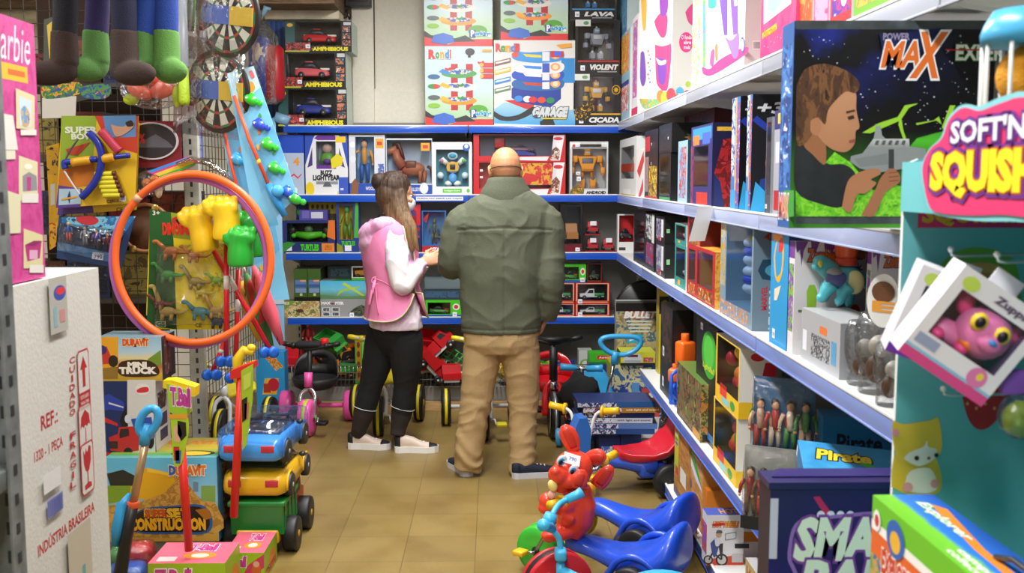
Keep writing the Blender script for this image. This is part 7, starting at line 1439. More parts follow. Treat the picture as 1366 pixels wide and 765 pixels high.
PK2=M('#e0409a',.35)
fx=at(409,562,6.27).x
t1=trike('pink tricycle with black bucket seat facing the viewer',(fx,6.3,0),R(-90),PNK,M('#d8d8da',.2,.9),PNK,M('#b8c83a',.4),M('#d8408c',.4),BLK,M('#1c1c1f',.5),BLK,hz=.555,rf=.115,rr=.1,tw=.42,seat_kind='bucket',pedal='#141416',steer=R(-6),ww=.075,rs=False)
for s in(-1,1):MB().tube([(0,s*.048,.115),(-.005,s*.048,.21)],.012,PNK,10).build('fork_leg',t1)
MB().tube([(-.05,0,.3),(-.062,0,.39)],.026,PNK,14).build('head_tube',t1);MB().box((-.12,-.085,.54),(-.05,.085,.585),M('#17171a',.8),.02).build('bar_pad',t1)
m=MB();m.cyl((-.09,.1,.56),(-.09,.1,.6),.026,'#d8202c',16);m.build('bell',t1,label='red bell');MB().cyl((0,.05,.115),(0,.058,.115),.022,'#4aa83a',14).build('hub_cap',t1,label='green cap')
ty=dict(frame=WHT,fork=WHT,tyre=BLK,stripe=YLW,hub=YLW,grip=YLW,seat=YLW,bar=WHT,rf=.125,rr=.118,ww=.06)
trike('black and yellow tricycle half hidden under the wire mesh at left',(-1.6,5.95,0),R(-93),tw=.34,hz=.5,**ty)
trike('black and yellow tricycle standing behind the black leggings',(at(505,560,6.3).x,6.3,0),R(-92),tw=.42,hz=.6,steer=R(5),**ty)
trike('black and yellow tricycle standing behind the tan trousers',(at(645,570,6.18).x,6.18,0),R(-86),tw=.44,hz=.61,**ty)
RED=M('#c8141e',.3,coat=.3)
t3=trike('red balance tricycle with black handlebar beside the tan trousers',(at(739,560,6.2).x,6.22,0),R(-90),RED,RED,BLK,M('#b9bcc0',.3,.8),M('#2a2a2c',.4),BLK,RED,BLK,hz=.6,rf=.145,rr=.09,tw=.34,wb=.45,seat_kind='bucket',pedal='#141416',steer=R(4))
m=MB();m.tube([(-.05,0,.34),(-.065,0,.56)],.026,BLK,14);m.tube([(-.09,-.1,.6),(-.07,0,.6),(-.09,.1,.6)],.022,BLK,10);m.build('stem',t3);MB().cyl((-.045,0,.3),(-.05,0,.345),.034,CHROME).build('headset',t3)
for s in(-1,1):m=MB();m.tube(curve([(0,s*.05,.145),(-.012,s*.055,.24),(-.04,s*.04,.31)],4),.02,RED,12);m.build('fork_leg',t3)
for s in(-1,1):MB().lathe([(.1,-.001),(.118,-.001),(.118,.001),(.1,.001)],(0,s*.026,.145),(0,1,0),M('#c4c8cc',.25,.9),32).build('rim',t3)
SKY=M('#3fa8e0',.35);SKY2=M('#3a8fd0',.35)
bx=at(775,500,6.0);sc=thing('kick_scooter','light blue kick scooter with black bag on its bar, right of the red tricycle','scooter',(bx.x,6.0,0),R(-100))
zb2=at(775,494,6.0).z
m=MB();m.tube([(0,0,.08),(-.05,0,zb2)],.014,M('#2a2c30',.4),10);m.build('stem',sc);m=MB();m.tube([(-.05,-.05,zb2),(-.05,.05,zb2)],.012,CHROME,10);m.build('clamp',sc)
for s in(-1,1):m=MB();m.tube([(-.05,s*.03,zb2),(-.052,s*.1,zb2+.004),(-.054,s*.125,zb2+.004)],[.019,.021,.024],SKY,14);m.build('grip',sc)
m=MB();m.box((-.3,-.06,.07),(-.02,.06,.09),SKY2,.008);m.build('deck',sc)
for s in(-1,1):striped_wheel(sc,(.0,s*.13,.055),.055,.03,SKY,None,M('#8ac8f0',.4),name='front_wheel')
MB().tube([(0,-.13,.055),(0,.13,.055)],.014,SKY2,8).build('axle',sc);striped_wheel(sc,(-.28,0,.045),.045,.03,SKY,None,M('#8ac8f0',.4),name='rear_wheel')
m=MB();m.ell((.0,0,.31),(.055,.12,.13),M('#17181b',.9),fn=lambda q:q*(1+.45*noise.noise(q*2.2)));m.box((.045,-.035,.28),(.058,.035,.33),'#b8bcc4');m.build('cloth_bag',sc,label='black cloth bag with small grey label')
q0=at(806,540,6.3);pt=thing('push_tricycle','light blue push tricycle with looped parent handle in the right corner','tricycle',(q0.x,6.27,0),R(285))
m=MB();m.box((-.2,-.09,.12),(.22,.09,.17),SKY2,.02);m.prism([(.1,.15),(.24,.15),(.3,.3),(.22,.3)],(0,-.06,0),(1,0,0),(0,0,1),(0,.12,0),SKY2);m.build('body',pt)
m=MB();m.tube(curve([(-.16,0,.17),(-.18,0,.21),(-.2,0,.29),(-.22,0,.36),(-.225,0,.385)],3),[(.13,.05),(.15,.06),(.155,.05),(.14,.035),(.13,.03),(.12,.025),(.115,.02),(.11,.02),(.1,.015),(.09,.012),(.08,.01),(.07,.008),(.06,.006)],SKY,20,up=(1,0,0));m.build('seat',pt)
a,b,c_=at(808,535,6.3),at(820,480,6.3),at(822,470,6.3)
T_=Matrix.Rotation(-R(285),4,'Z')@Matrix.Translation(-V((q0.x,6.27,0)))
m=MB();m.T=T_;m.tube([a,b],.011,CHROME,12);m.build('push_pole',pt)
m=MB();m.T=T_;m.tube([b-V((0,0,.03)),b+V((0,0,.02)),c_],.024,SKY,14);lp=[at(828+27*math.cos(t),459-12.5*math.sin(t)-2.5*math.cos(2*t),6.3)for t in[2*PI*i/30 for i in range(30)]];m.tube(lp,.016,SKY,12,closed=True,up=(0,1,0));m.build('push_handle',pt)
for x,y in((-.2,-.15),(-.2,.15),(.28,0)):striped_wheel(pt,(x,y,.075),.075,.04,M('#2a62b0',.4),None,SKY,name='wheel')
zf=.158
xa_,xb_=.6,.845
for k in range(2):
 c=PBox(.118,.28,.156,col='#1c2a68',side='#16204e',top='#1a2560').setup((.66+.122*k,5.86,0),0,'f');c.rect(.1,.08,.9,.5,PR(['#1c2a68','#4a6ac0','#d8dce8','#16204e'],20,.4,k));c.done('blue_box',['dark blue box under the flat box stack, left of two','dark blue box under the flat box stack, right of two'][k],'box','dark blue boxes under the flat boxes')
rs=random.Random(3)
for k in range(6):
 th=.03;x0=.5+rs.uniform(-.02,.03);cc=['#2a4a8a','#5a7ab8','#c8ccd8','#20306a','#b07a2a','#2a5a94'][k]
 c=PBox(.44,.26,th,col=cc,side='#1f2c58',top='#2a3a70').setup((x0+.2,5.8+rs.uniform(-.015,.02),zf+.001+k*(th+.001)),R(rs.uniform(-3,3)),'f')
 c.rect(.0,.1,.5,.9,PR([cc,'#d8dce8','#20306a','#c84a4a'],40,.4,k));
 if k in(2,4):c.text('with light and sound',.55,.3,.97,.75,'#1c2a5c' if k==2 else '#f0ecd8')
 c.done('flat_toy_box',['lowest','second lowest','third lowest','third highest','second highest','topmost'][k]+' of the six long flat boxes piled by the blue push tricycle','box','pile of long flat boxes')
BLU=M('#1a4ed0',.32,coat=.25);BLU2=M('#2a4fb8',.4);RBT=M('#e5432c',.38,coat=.2);YG_=M('#e2b41c',.35);STL=M('#9a9c9e',.25,.9)
def plastic_trike(label,loc,ang,body,grip,bar,tyre2,seat=None,steer=0,hz=.4,sx=.1,fx=0,wheels='#16171a',rim='#1c1e22'):
 r=thing('plastic_tricycle',label,'tricycle',loc,ang)
 m=MB();secs=[]
 for x,w_,zt_,sh,zb_ in((.02,.045,.2,0,.13),(-.04,.055,.2,.004,.13),(-.12,.065,.19,.008,.12),(-.2,.09,.175,.0,.1),(-.28,.125,.18,-.02,.09),(-.35,.15,.215,-.03,.085),(-.41,.155,.275,-.03,.085),(-.45,.14,.315,-.02,.09),(-.475,.11,.31,-.02,.12),(-.48,.08,.27,0,.16)):
  ring_=[]
  for k in range(22):
   a=2*PI*k/22;cy,sz=math.cos(a),math.sin(a);y=math.copysign(abs(cy)**.75,cy)*w_
   z=(zt_+zb_)/2+math.copysign(abs(sz)**.7,sz)*(zt_-zb_)/2
   if sz>0:z+=-sh*(abs(y)/w_)**2*0+(-.035 if zt_>.25 else .0)*(abs(y)/w_)**3+(.0 if zt_>.2 else-sh)*(abs(y)/w_)**2
   ring_.append(V((x,y,z)))
  secs.append(ring_)
 if seat:
  m.loft(secs[:5],body);m.build('body',r);m=MB()
  ss=[]
  for x,w_,zt_,zb_ in((-.1,.07,.205,.17),(-.16,.1,.2,.15),(-.26,.13,.2,.15),(-.33,.14,.22,.17),(-.39,.14,.3,.2),(-.42,.12,.37,.26),(-.43,.08,.385,.3)):
   ss.append([V((x+.03*(zz>0)*0,math.copysign(abs(math.cos(a))**.7,math.cos(a))*w_,(zt_+zb_)/2+math.copysign(abs(math.sin(a))**.8,math.sin(a))*(zt_-zb_)/2+.03*abs(math.cos(a))**3))for a in[2*PI*i/20 for i in range(20)]for zz in(0,)])
  m.loft(ss,seat);m.build('seat',r);m=MB();m.box((-.34,-.1,.08),(-.2,.1,.16),body,.02);m.build('rear_block',r)
 else:
  m.loft(secs,body);o=m.build('body',r);s=o.modifiers.new('s','SUBSURF');s.levels=s.render_levels=1
  for sd in(-1,1):m=MB();m.tube([(-.2,sd*.12,.085)]+[(-.33+.1*math.cos(t),sd*.142,.1+.1*math.sin(t))for t in[R(x)for x in range(20,161,14)]],.014,body,8);m.build('wheel_arch',r)
 for sd in(-1,1):striped_wheel(r,(-.33,sd*.17,.085),.085,.045,M(wheels,.5),None,M(rim,.5),name='rear_wheel')
 def sp(mb,nm,lb=None):o=mb.build(nm,r,label=lb);o.location=(sx,0,0);o.rotation_euler=(0,0,steer);return o
 o=striped_wheel(r,(0,0,.1),.1,.05,M(tyre2,.35),None,M(rim,.5),name='front_wheel');o.location=(sx+fx,0,0);o.rotation_euler=(0,0,steer)
 m=MB();m.lathe([(.094,-.032),(.104,-.028),(.104,-.02),(.094,-.018)],(fx,0,.1),(0,1,0),M(tyre2,.35),32);sp(m,'wheel_rim')
 for sd in(-1,1):
  m=MB();m.tube(curve([(fx,sd*.035,.1),(fx*.5-.02,sd*.035,.2),(-.055,sd*.045,.3),(-.075,sd*.06,hz-.03),(-.08,sd*.085,hz),(-.085,sd*.13,hz+.01)],4),.0085,bar,10);sp(m,'steering_bar')
  m=MB();m.tube([(-.084,sd*.1,hz+.004),(-.088,sd*.165,hz+.012),(-.09,sd*.185,hz+.014)],[.02,.018,.02],grip,12);m.lathe([(.03,-.006),(.03,.006)],(-.083,sd*.1,hz+.003),(0,1,0),grip,16);sp(m,'grip')
  m=MB();m.tube([(fx,sd*.03,.1),(fx,sd*.06,.1),(fx+sd*.04,sd*.06,.1)],.007,bar,8);m.box((fx+sd*.04-.025,min(sd*.06,sd*.11),.09),(fx+sd*.04+.025,max(sd*.06,sd*.11),.112),grip,.006);sp(m,'pedal')
 m=MB();m.tube([(-.04,-.04,.24),(-.04,.04,.24)],.012,bar,8);sp(m,'clamp');return r
tA=plastic_trike('blue plastic tricycle with yellow grips, farther of the two blue bodied ones',(.44,4.4,0),R(140),BLU,YG_,STL,'#d8c01c',hz=.34)
tB=plastic_trike('blue plastic tricycle carrying the red rabbit, nearest the bottom edge',(.305,3.96,0),R(150),BLU,YG_,STL,'#3ab83a',hz=.35,steer=R(-8),sx=.055,fx=.085)
tC=plastic_trike('blue tricycle with red seat, white bars and yellow grips beside the lowest right shelf',(.53,5.12,0),R(190),BLU2,YG_,WHT,'#2a62b8',seat=M('#c8162a',.35,coat=.3),hz=.41,steer=R(58))
m=MB();m.prism([(-.035,.14),(.06,.14),(.045,.34),(.02,.4),(-.02,.4),(-.04,.34)],(.09,.055,0),(1,0,0),(0,0,1),(0,-.11,0),M('#2a66b8',.4));m.build('front_shield',tC)
def px_r(x,y,dy=0):return at(690+x/3.73,560+y/3.73,3.93+dy)
c0=px_r(280,240);cb=V((.235,3.95,0))
rb=MB();rb.T=Matrix.Translation(-V((.305,3.96,0)))
ca,sa=math.cos(R(235)),math.sin(R(235));fwd=V((ca,sa,-.15));sid=V((-sa,ca,0))
rb.ell(c0,(.077,.075,.07),RBT)
mz=px_r(205,275,-.075);rb.ell(mz,(.042,.042,.038),RBT);rb.ell(px_r(190,258,-.1),(.022,.02,.018),RBT);rb.ell(px_r(258,300,-.07),(.045,.04,.035),RBT);rb.ell(px_r(215,318,-.06),(.036,.034,.022),RBT);rb.ell(px_r(215,345,-.05),(.028,.03,.016),RBT)
bdy=[(300,330,0),(300,420,.0),(285,500,0),(250,575,-.01)]
rb.tube([px_r(*p)for p in bdy],[.05,.075,.075,.05],RBT,18)
rb.ell(px_r(320,430,.04),(.05,.05,.075),RBT)
rb.ell(px_r(250,490,-.06),(.036,.034,.034),RBT);rb.ell(px_r(205,570,-.06),(.075,.035,.028),RBT,(0,0,.3));rb.ell(px_r(155,585,-.04),(.025,.03,.024),RBT)
rb.tube([px_r(320,390,-.02),px_r(230,440,-.07),px_r(160,440,-.07)],[.032,.03,.026],RBT,12);rb.ell(px_r(148,405,-.06),(.032,.03,.034),RBT);rb.ell(px_r(140,440,-.06),(.03,.028,.026),RBT)
for k in range(4):rb.tube([px_r(222+16*k,495+5*k,-.09),px_r(232+16*k,470+5*k,-.09)],[.008,.007],RBT,8)
body=remesh(rb,.0055,5);body.T=Matrix.Identity(4)
rr_=thing('toy_rabbit','bright red plastic rabbit riding on the front of the nearest blue tricycle','toy rabbit',(.305,3.96,0));body.build('body',rr_)
def rpart(mb):mb.T=Matrix.Translation(-V((.305,3.96,0)));return mb
def ear(pts,ws,nm='ear'):
 m=rpart(MB());q=curve(pts,4);n_=len(q);rad=[w[0]for w in curve([(w,)for w in ws],4)]
 m.tube([px_r(*p)for p in q],[(w,w*.42)for w in rad],RBT,16,up=(0,1,0));o=m.build(nm,rr_)
 m=rpart(MB());m.tube([px_r(*p)+V((0,-w*.3,0))for p,w in zip(q,rad)][2:-2],[(w*.55,w*.2)for w in rad][2:-2],M('#c93420',.45),12,up=(0,1,0));m.build('ear_fold',o)
ear([(285,160,.0),(270,110,.0),(245,60,.0),(228,30,.0)],[.02,.034,.032,.012]);ear([(340,200,.02),(370,190,.02),(410,190,.01),(436,205,0)],[.018,.03,.036,.016]);ear([(395,330,.04),(420,300,.03),(450,260,.02),(470,232,.02)],[.03,.034,.028,.012],'raised_paw');ear([(300,335,-.09),(305,310,-.1),(315,280,-.1),(318,250,-.1)],[.03,.034,.032,.014],'raised_paw')
for(x,y,dy,an)in((222,205,-.082,.5),(280,252,-.082,.35)):
 m=rpart(MB());p=px_r(x,y,dy);m.ell(p,(.019,.008,.025),'#e8ecf0',(.3,an*.8,.2));m.ell(p+V((-.003,-.007,-.003)),(.012,.004,.017),'#3a9ad8',(.3,an*.8,.2));m.ell(p+V((-.005,-.011,-.004)),(.007,.003,.011),'#101820',(.3,an*.8,.2));m.build('eye',rr_)
m=rpart(MB());p=px_r(176,330,-.1);m.ell(p,(.018,.014,.024),'#ecd57a',(0,-.4,0));m.ell(px_r(172,375,-.09),(.016,.012,.018),'#e8b0a0',(0,.4,0));m.build('teeth',rr_)
m=rpart(MB());p=px_r(272,198,-.074);m.T=m.T@Matrix.Translation(p)@Euler((R(-35),R(20),R(10))).to_matrix().to_4x4();m.box((-.034,-.001,-.022),(.034,.001,.022),'#eceef2');m.text('790',(0,-.0014,0),V((1,0,0)),V((0,0,1)),-.012,-.006,.018,.008,'#6a74c0');m.build('price_sticker',rr_)
def fp(x,y,dy=0):return at(690+x/3.73,560+y/3.73,3.55+dy)
fk=fp(210,740);o7=V((fk.x,3.55,0))
t7=thing('tricycle','light blue handled tricycle with red rimmed wheel at the bottom edge','tricycle',o7);T7=Matrix.Translation(-o7)
LB=M('#45b4e4',.35)
m=MB();m.T=T7;m.tube(curve([tuple(fp(215,740)),tuple(fp(215,640)),tuple(fp(205,590)),tuple(fp(175,545)),tuple(fp(170,490,.04)),tuple(fp(205,425,.1)),tuple(fp(250,398,.14)),tuple(fp(275,385,.15))],4),.0105,LB,12);m.build('handlebar',t7)
m=MB();m.T=T7;m.tube([fp(245,400,.14),fp(300,375,.16),fp(322,362,.165)],[.016,.018,.021],LB,14);m.build('grip',t7)
m=MB();m.T=T7;m.tube([fp(175,545),fp(140,530,-.06),fp(128,526,-.1)],[.016,.018,.022],LB,14);m.build('grip',t7)
m=MB();m.T=T7;m.tube([fp(170,470,.03),fp(152,520,.03)],[.022,.026],LB,14);m.build('clamp',t7);m=MB();m.T=T7;m.box(fp(185,700)-V((.0,.03,0)),fp(245,640)+V((0,.03,0)),LB,.012);m.build('clamp_block',t7)
wz=.128;wc=V((fp(200,740).x-.0,3.6,wz))-o7
striped_wheel(t7,wc,wz,.055,M('#141518',.5),None,M('#d8b41c',.4),ax=V((.35,-1,.0)),name='front_wheel');m=MB();m.lathe([(wz*.95,-.035),(wz*1.03,-.03),(wz*1.03,-.018),(wz*.95,-.015)],wc,V((.35,-1,0)),M('#c8202c',.35),36);m.lathe([(wz*.95,.035),(wz*1.03,.03),(wz*1.03,.018),(wz*.95,.015)],wc,V((.35,-1,0)),M('#c8202c',.35),36);m.build('wheel_rim',t7,label='red rim')
m=MB();m.T=T7;a=fp(215,740);m.tube([a+V((0,0,.02)),V((a.x,a.y,wz+.03))],.016,LB,10);m.tube([V((a.x-.02,3.52,wz+.06)),V((wc.x+o7.x-.02,3.56,wz))],.01,CHROME,8);m.build('fork',t7)
m=MB();m.T=T7;m.tube(curve([(a.x,a.y,.2),(a.x+.2,a.y-.1,.14),(a.x+.42,a.y-.2,.12)],4),.02,LB,10);m.tube([(a.x+.42,a.y-.36,.08),(a.x+.42,a.y-.04,.08)],.012,CHROME,8);m.ell((a.x+.34,a.y-.16,.21),(.12,.1,.04),LB);m.tube([(a.x+.34,a.y-.16,.2),(a.x+.34,a.y-.16,.13)],.02,LB,8);m.build('frame',t7)
for dy in(-.36,-.04):striped_wheel(t7,(a.x+.42-o7.x,a.y+dy-o7.y,.08),.08,.04,M('#141518',.5),None,M('#c8202c',.4),name='rear_wheel')
g_=at(855,768,3.7);m=MB();m.tube([(0,0,0),(.06,.03,.004),(.09,.045,.006)],[.018,.02,.023],M('#141416',.5),14);sg=thing('scooter_handle','black handlebar end with green ring at the bottom photo edge','scooter',(g_.x-.03,g_.y,0));m.T=Matrix.Identity(4);o=m.build('grip',sg);o.location=(0,0,g_.z);m=MB();m.lathe([(.02,-.006),(.024,0),(.02,.006)],(-.0,0,0),(.9,.4,0),M('#4ac83a',.4),18);o=m.build('green_ring',sg);o.location=(0,0,g_.z);m=MB();m.tube([(0,0,g_.z),(-.1,-.05,g_.z),(-.1,-.05,.02)],.013,CHROME,10);m.build('stem',sg);m=MB();m.box((-.16,-.09,0),(-.04,-.01,.03),M('#2a2c30',.5),.008);m.build('foot',sg)
J1,J2,J3,J4,J6,J7,J8=zz_(0,0,3.825),zz_(180,0,3.827),zz_(0,180,3.64),zz_(140,200,2.732),zz_(0,550,3.558),zz_(130,430,4.027),zz_(180,560,3.731)
GALV=M('#8d9392',.45,.4,var=.4,bscale=25)
rk=thing('metal_rack','grey slotted angle rack at the left photo edge','rack',(-1.1,1.35,0))
def slotted(x,y):
 m=MB();x-=-1.1;y-=1.35
 m.box((x-.045,y-.002,0),(x,y+.002,2.3),GALV);m.box((x-.002,y-.045,0),(x+.002,y,2.3),GALV)
 for k in range(44):m.box((x-.028,y-.0025,.05+.05*k),(x-.016,y+.0025,.072+.05*k),'#23282a');m.box((x-.0025,y-.03,.06+.05*k),(x+.0028,y-.018,.078+.05*k),'#23282a')
 m.build('upright',rk)
for x,y in((-.795,1.7),(-.795,.9),(-1.36,1.7),(-1.36,.9)):slotted(x,y)
for z in(.5,1.125,1.85):MB().box((-.26,-.44,z-.035),(.302,.34,z),GALV,.003).build('shelf',rk)
WC=M('#cfcdc6',.6,bump=.1,bscale=120,var=.06);XC=-.95
yf=atx(131,357,XC).y;zc=atx(131,357,XC).z
c=PBox(yf-1.76,.42,zc,col=WC,side=WC,top='#dddbd4').setup((XC-.21,(yf+1.76)/2,0),FACE_AISLE_L,'l')
c.z=(0,0,1);RD_='#b3202a'
def wt(s_,x0,y0,x1,y1,hgt,**k):
 u0,v0=c.uv(x0,y0);u1,v1=c.uv(x1,y1);vm=(v0+v1)/2;c.text(s_,min(u0,u1),vm,max(u0,u1),vm+hgt/c.h,RD_,**k)
wt('INDÚSTRIA BRASILEIRA',51,742,126,684,.03,bold=.03);wt('1320 - 1 PEÇA',46,618,84,600,.026);wt('REF.:',55,572,77,566,.03)
def wcol(s_,px,ys,hgt):
 for ch,y in zip(s_,ys):
  if ch==' ':continue
  u,v=c.uv(px,y);c.text(ch,u-(.02 if ch!='I' else .005),v-hgt/2/c.h,u+(.02 if ch!='I' else .005),v+hgt/2/c.h,RD_,bold=.02)
wcol('CUIDADO',96,[481,493,505,517,528,539,550],.0135);wcol('FRAGIL',96.5,[581,594,607,620,634,647],.015)
def icon(px0,py0,px1,py1,kind):
 u0,v1=c.uv(px0,py0);u1,v0=c.uv(px1,py1);w_,h_=u1-u0,v1-v0
 def P(q):return[(u0+a*w_,v0+b*h_)for a,b in q]
 rr=[(.1,0),(.9,0),(1,.07),(1,.93),(.9,1),(.1,1),(0,.93),(0,.07)]
 c.poly(P(rr),RD_);c.poly(P([(.06+.88*a,.03+.94*b)for a,b in rr]),WC)
 if kind==0:
  c.poly(P([(.38,.38),(.62,.38),(.62,.68),(.8,.68),(.5,.9),(.2,.68),(.38,.68)]),RD_);c.poly(P([(.06,.05),(.94,.05),(.94,.3),(.06,.3)]),RD_);c.text('ESTE LADO',u0+.16*w_,v0+.19*h_,u0+.84*w_,v0+.25*h_,'#d8d4cc');c.text('PARA CIMA',u0+.16*w_,v0+.09*h_,u0+.84*w_,v0+.15*h_,'#d8d4cc')
 elif kind==1:
  c.poly(P([(.12,.5),(.2,.75),(.5,.88),(.8,.75),(.88,.5),(.75,.56),(.62,.5),(.5,.56),(.38,.5),(.25,.56)]),RD_);c.poly(P([(.47,.5),(.53,.5),(.53,.15),(.47,.15)]),RD_);c.poly(P([(.53,.15),(.47,.1),(.36,.12),(.34,.2),(.39,.2),(.42,.15)]),RD_)
  for k in range(7):c.poly(P([(.1+.12*k,.9),(.13+.12*k,.9),(.1+.12*k,.97),(.08+.12*k,.97)]),RD_)
 else:c.poly(P([(.2,.9),(.32,.78),(.42,.9),(.52,.8),(.64,.92),(.8,.88),(.78,.62),(.62,.45),(.54,.43),(.54,.22),(.76,.19),(.78,.1),(.24,.1),(.24,.19),(.46,.22),(.46,.43),(.34,.47),(.22,.62)]),RD_)
icon(101,470,120,542,0);icon(102,544,122,596,1);icon(104,596,124,652,2)
u,v=c.uv(70,675);c.rect(u-.05,v-.014,u+.06,v+.014,'#7f86c0')
for k in range(8):c.rect(u-.045+.0125*k,v-.013,u-.038+.0125*k,v+.013,'#5a64a8')
u,v=c.uv(66,640);c.rect(u-.06,v-.016,u+.06,v+.014,'#dcdbdc')
TAPE=M('#b5b3aa',.2);u0,v0=c.uv(64,448);u1,v1=c.uv(84,366);c.rect(u0,v0,u1,1,TAPE);c.oval(u0+.6*(u1-u0),.975,.35*(u1-u0),.012,'#3a50a8');c.oval(u0+.65*(u1-u0),.978,.25*(u1-u0),.006,'#d8343a');c.rect(u0+.2*(u1-u0),v0+.01,u0+.4*(u1-u0),.955,'#8ab0b8');c.rect(u0+.55*(u1-u0),v0+.015,u0+.85*(u1-u0),v0+.035,'#c88a88');u,v=c.uv(105,740);c.rect(u-.1,0,u+.08,v+.05,M('#b8b0a0',.3));c.rect(u,0,u+.025,v-.02,'#5aa0a0')
c.done('white_carton','tall white carton with red fragile symbols at the left','carton')
zb_=zc+.003;PKM=PR(['#c23a86','#b82f7c','#cc4a92','#bd3580'],22,.4,2,hard=False)
yf2=atx(64,366,XC-.005).y;zt2=atx(57,36,XC-.005).z
c=PBox(yf2-1.78,.24,zt2-zb_,col=PKM,side='#a82f72',top='#8a2a5c').setup((XC-.13,(yf2+1.78)/2,zb_),FACE_AISLE_L,'l');c.z=(0,0,3.825)
u0=c.uv(-40,300)[0];u1,v1=c.uv(156,335);_,v2=c.uv(100,190)
c.text('Barbie',u0,v1,u1,v2+.04,'#ead8e2',bold=.0,shear=.25);u,v=c.uv(10,400);u2,v3=c.uv(138,345);c.rect(u,v,u2,v3,'#e0b02a');c.rect(u+.06,v+.02,u2-.03,v3-.02,'#cc641e')
c.z=(0,180,3.64)
for(x0,y0,x1,y1,q,th)in((90,100,182,320,'#d8d0a8',0),(112,455,205,650,'#d8cf9c',1),(30,270,96,480,'#d8d4b0',2),(20,0,70,120,'#dad6c0',2)):
 c.ppoly([(x0,y0),(x1,y0+(x1-x0)*.35),(x1,y1-(x1-x0)*.05),(x0,y1-(x1-x0)*.0)],q)
 if th==0:c.ppoly([(108,200),(140,180),(176,200),(180,270),(110,275)],'#8a8a90');c.ppoly([(128,205),(150,205),(148,272),(130,272)],'#b83a7c');c.poval(135,155,20,14,'#e8e8d4');c.prect(104,285,184,330,'#e0dcd4')
 if th==1:c.ppoly([(118,535),(200,515),(190,600),(130,615)],'#b32f78');c.prect(140,560,180,605,'#d8a8c4');c.ppoly([(118,535),(160,515),(200,515),(165,540)],'#8a2460');c.prect(140,632,208,670,'#e0dcd4')
c.z=(0,0,3.825);c.ppoly([(75,450),(172,490),(172,665),(78,655)],'#d8c9a0');c.ppoly([(92,490),(155,515),(152,650),(95,640)],'#c4d4dc');c.pcurve([(100,560),(120,540),(145,580),(140,640),(110,640)],PR(['#3a62a8','#e0a83a','#4a9ac8','#d87aa0'],50,.4,1));c.prect(100,662,180,690,'#e0dcd4');c.ppoly([(10,580),(60,590),(85,765),(10,765)],'#dcd8d0')
c.done('doll_kitchen_box','pink doll playset box standing on the white carton','box')
YM=4.95;xc=X_at(262,400,YM)
mg=thing('mesh_display','dark wire mesh display stand with pale post behind the hoops','display stand',(xc,YM,0))
TM=Matrix.Translation(-V((xc,YM,0)))
def GM():m=MB();m.T=TM;return m
m=GM();m.box((xc-.035,YM-.02,0),(xc+.035,YM+.02,2.75),M('#a9a79c',.5,var=.3,bscale=14),.003);
for k in range(52):m.box((xc-.006,YM-.0206,.06+.05*k),(xc+.006,YM-.02,.085+.05*k),'#2a2a28')
m.build('post',mg)
GW=M('#4e4a44',.4,.6);m=GM();xl=-2.35
for i in range(17):x=xc-.04-.06*i;m.tube([(x,YM,.1),(x,YM,2.7)],.002,GW,4,False)
for k in range(44):m.tube([(xc,YM-.004,.1+.06*k),(xl,YM-.004,.1+.06*k)],.002,GW,4,False)
m.build('front_mesh',mg);m=GM()
for i in range(26):y=YM+.06+.06*i;m.tube([(xc,y,.5),(xc,y,2.1)],.002,GW,4,False)
for k in range(28):m.tube([(xc,YM,.5+.06*k),(xc,YM+1.6,.5+.06*k)],.002,GW,4,False)
m.build('side_mesh',mg);m=GM();m.box((xl,YM+.5,.1),(xc-.3,YM+.53,2.7),M('#3c2a22',.8));m.build('back_board',mg);m=GM();m.box((xl,YM-.72,0),(xc+.26,YM+.0,.075),M('#6e6c66',.6),.004);m.build('base_plinth',mg)
for z in(1.02,1.35,1.7,2.05):m=GM();m.box((xl,YM+.02,z-.02),(xc-.04,YM+.45,z),M('#4a453e',.6));m.build('shelf',mg)
rs=random.Random(11);pal=[['#4a2a20','#7a3a2a','#2a1a16'],['#2a3a6a','#16203a','#6a7aa8'],['#5a4a2a','#8a7a3a','#2a2416'],['#6a1f24','#8a3030','#2a1012']]
nb=0;DESC=['reddish','navy','olive','dark red'];ROW={1.02:'lowest',1.35:'second',1.7:'third',2.05:'top'};PL=['far left','left','middle','right']
for z in(1.02,1.35,1.7,2.05):
 for i in range(4):
  w_=.2;h_=rs.uniform(.13,.24);x=-2.28+.21*i+.1;c=PBox(w_,.2,h_,col=pal[(i+nb)%4][0],side=pal[(i+nb)%4][2]).setup((x,YM+.16,z),0,'f');c.rect(.05,.08,.95,.92,PR(pal[(i+nb)%4],20,.4,nb));
  if z>1.6 and i>1:c.text('REAL LUDO',.1,.4,.9,.62,'#a86a4a')
  c.done('dark_game_box','%s box on the %s mesh shelf, %s of its row'%(DESC[(i+nb)%4],ROW[z],PL[i]),'box','dark boxes behind the mesh')
 nb+=1
def hang(name,x,y,Y,label,cat,rot=0):return thing(name,label,cat,at(x,y,Y),rot)
YH=4.72
CLRB=FILM('#f4f6f8',.3,.07,.7)
def W2(Z,pts,Y,o):return[(at(*Z(x,y),Y)-o)for x,y in pts]
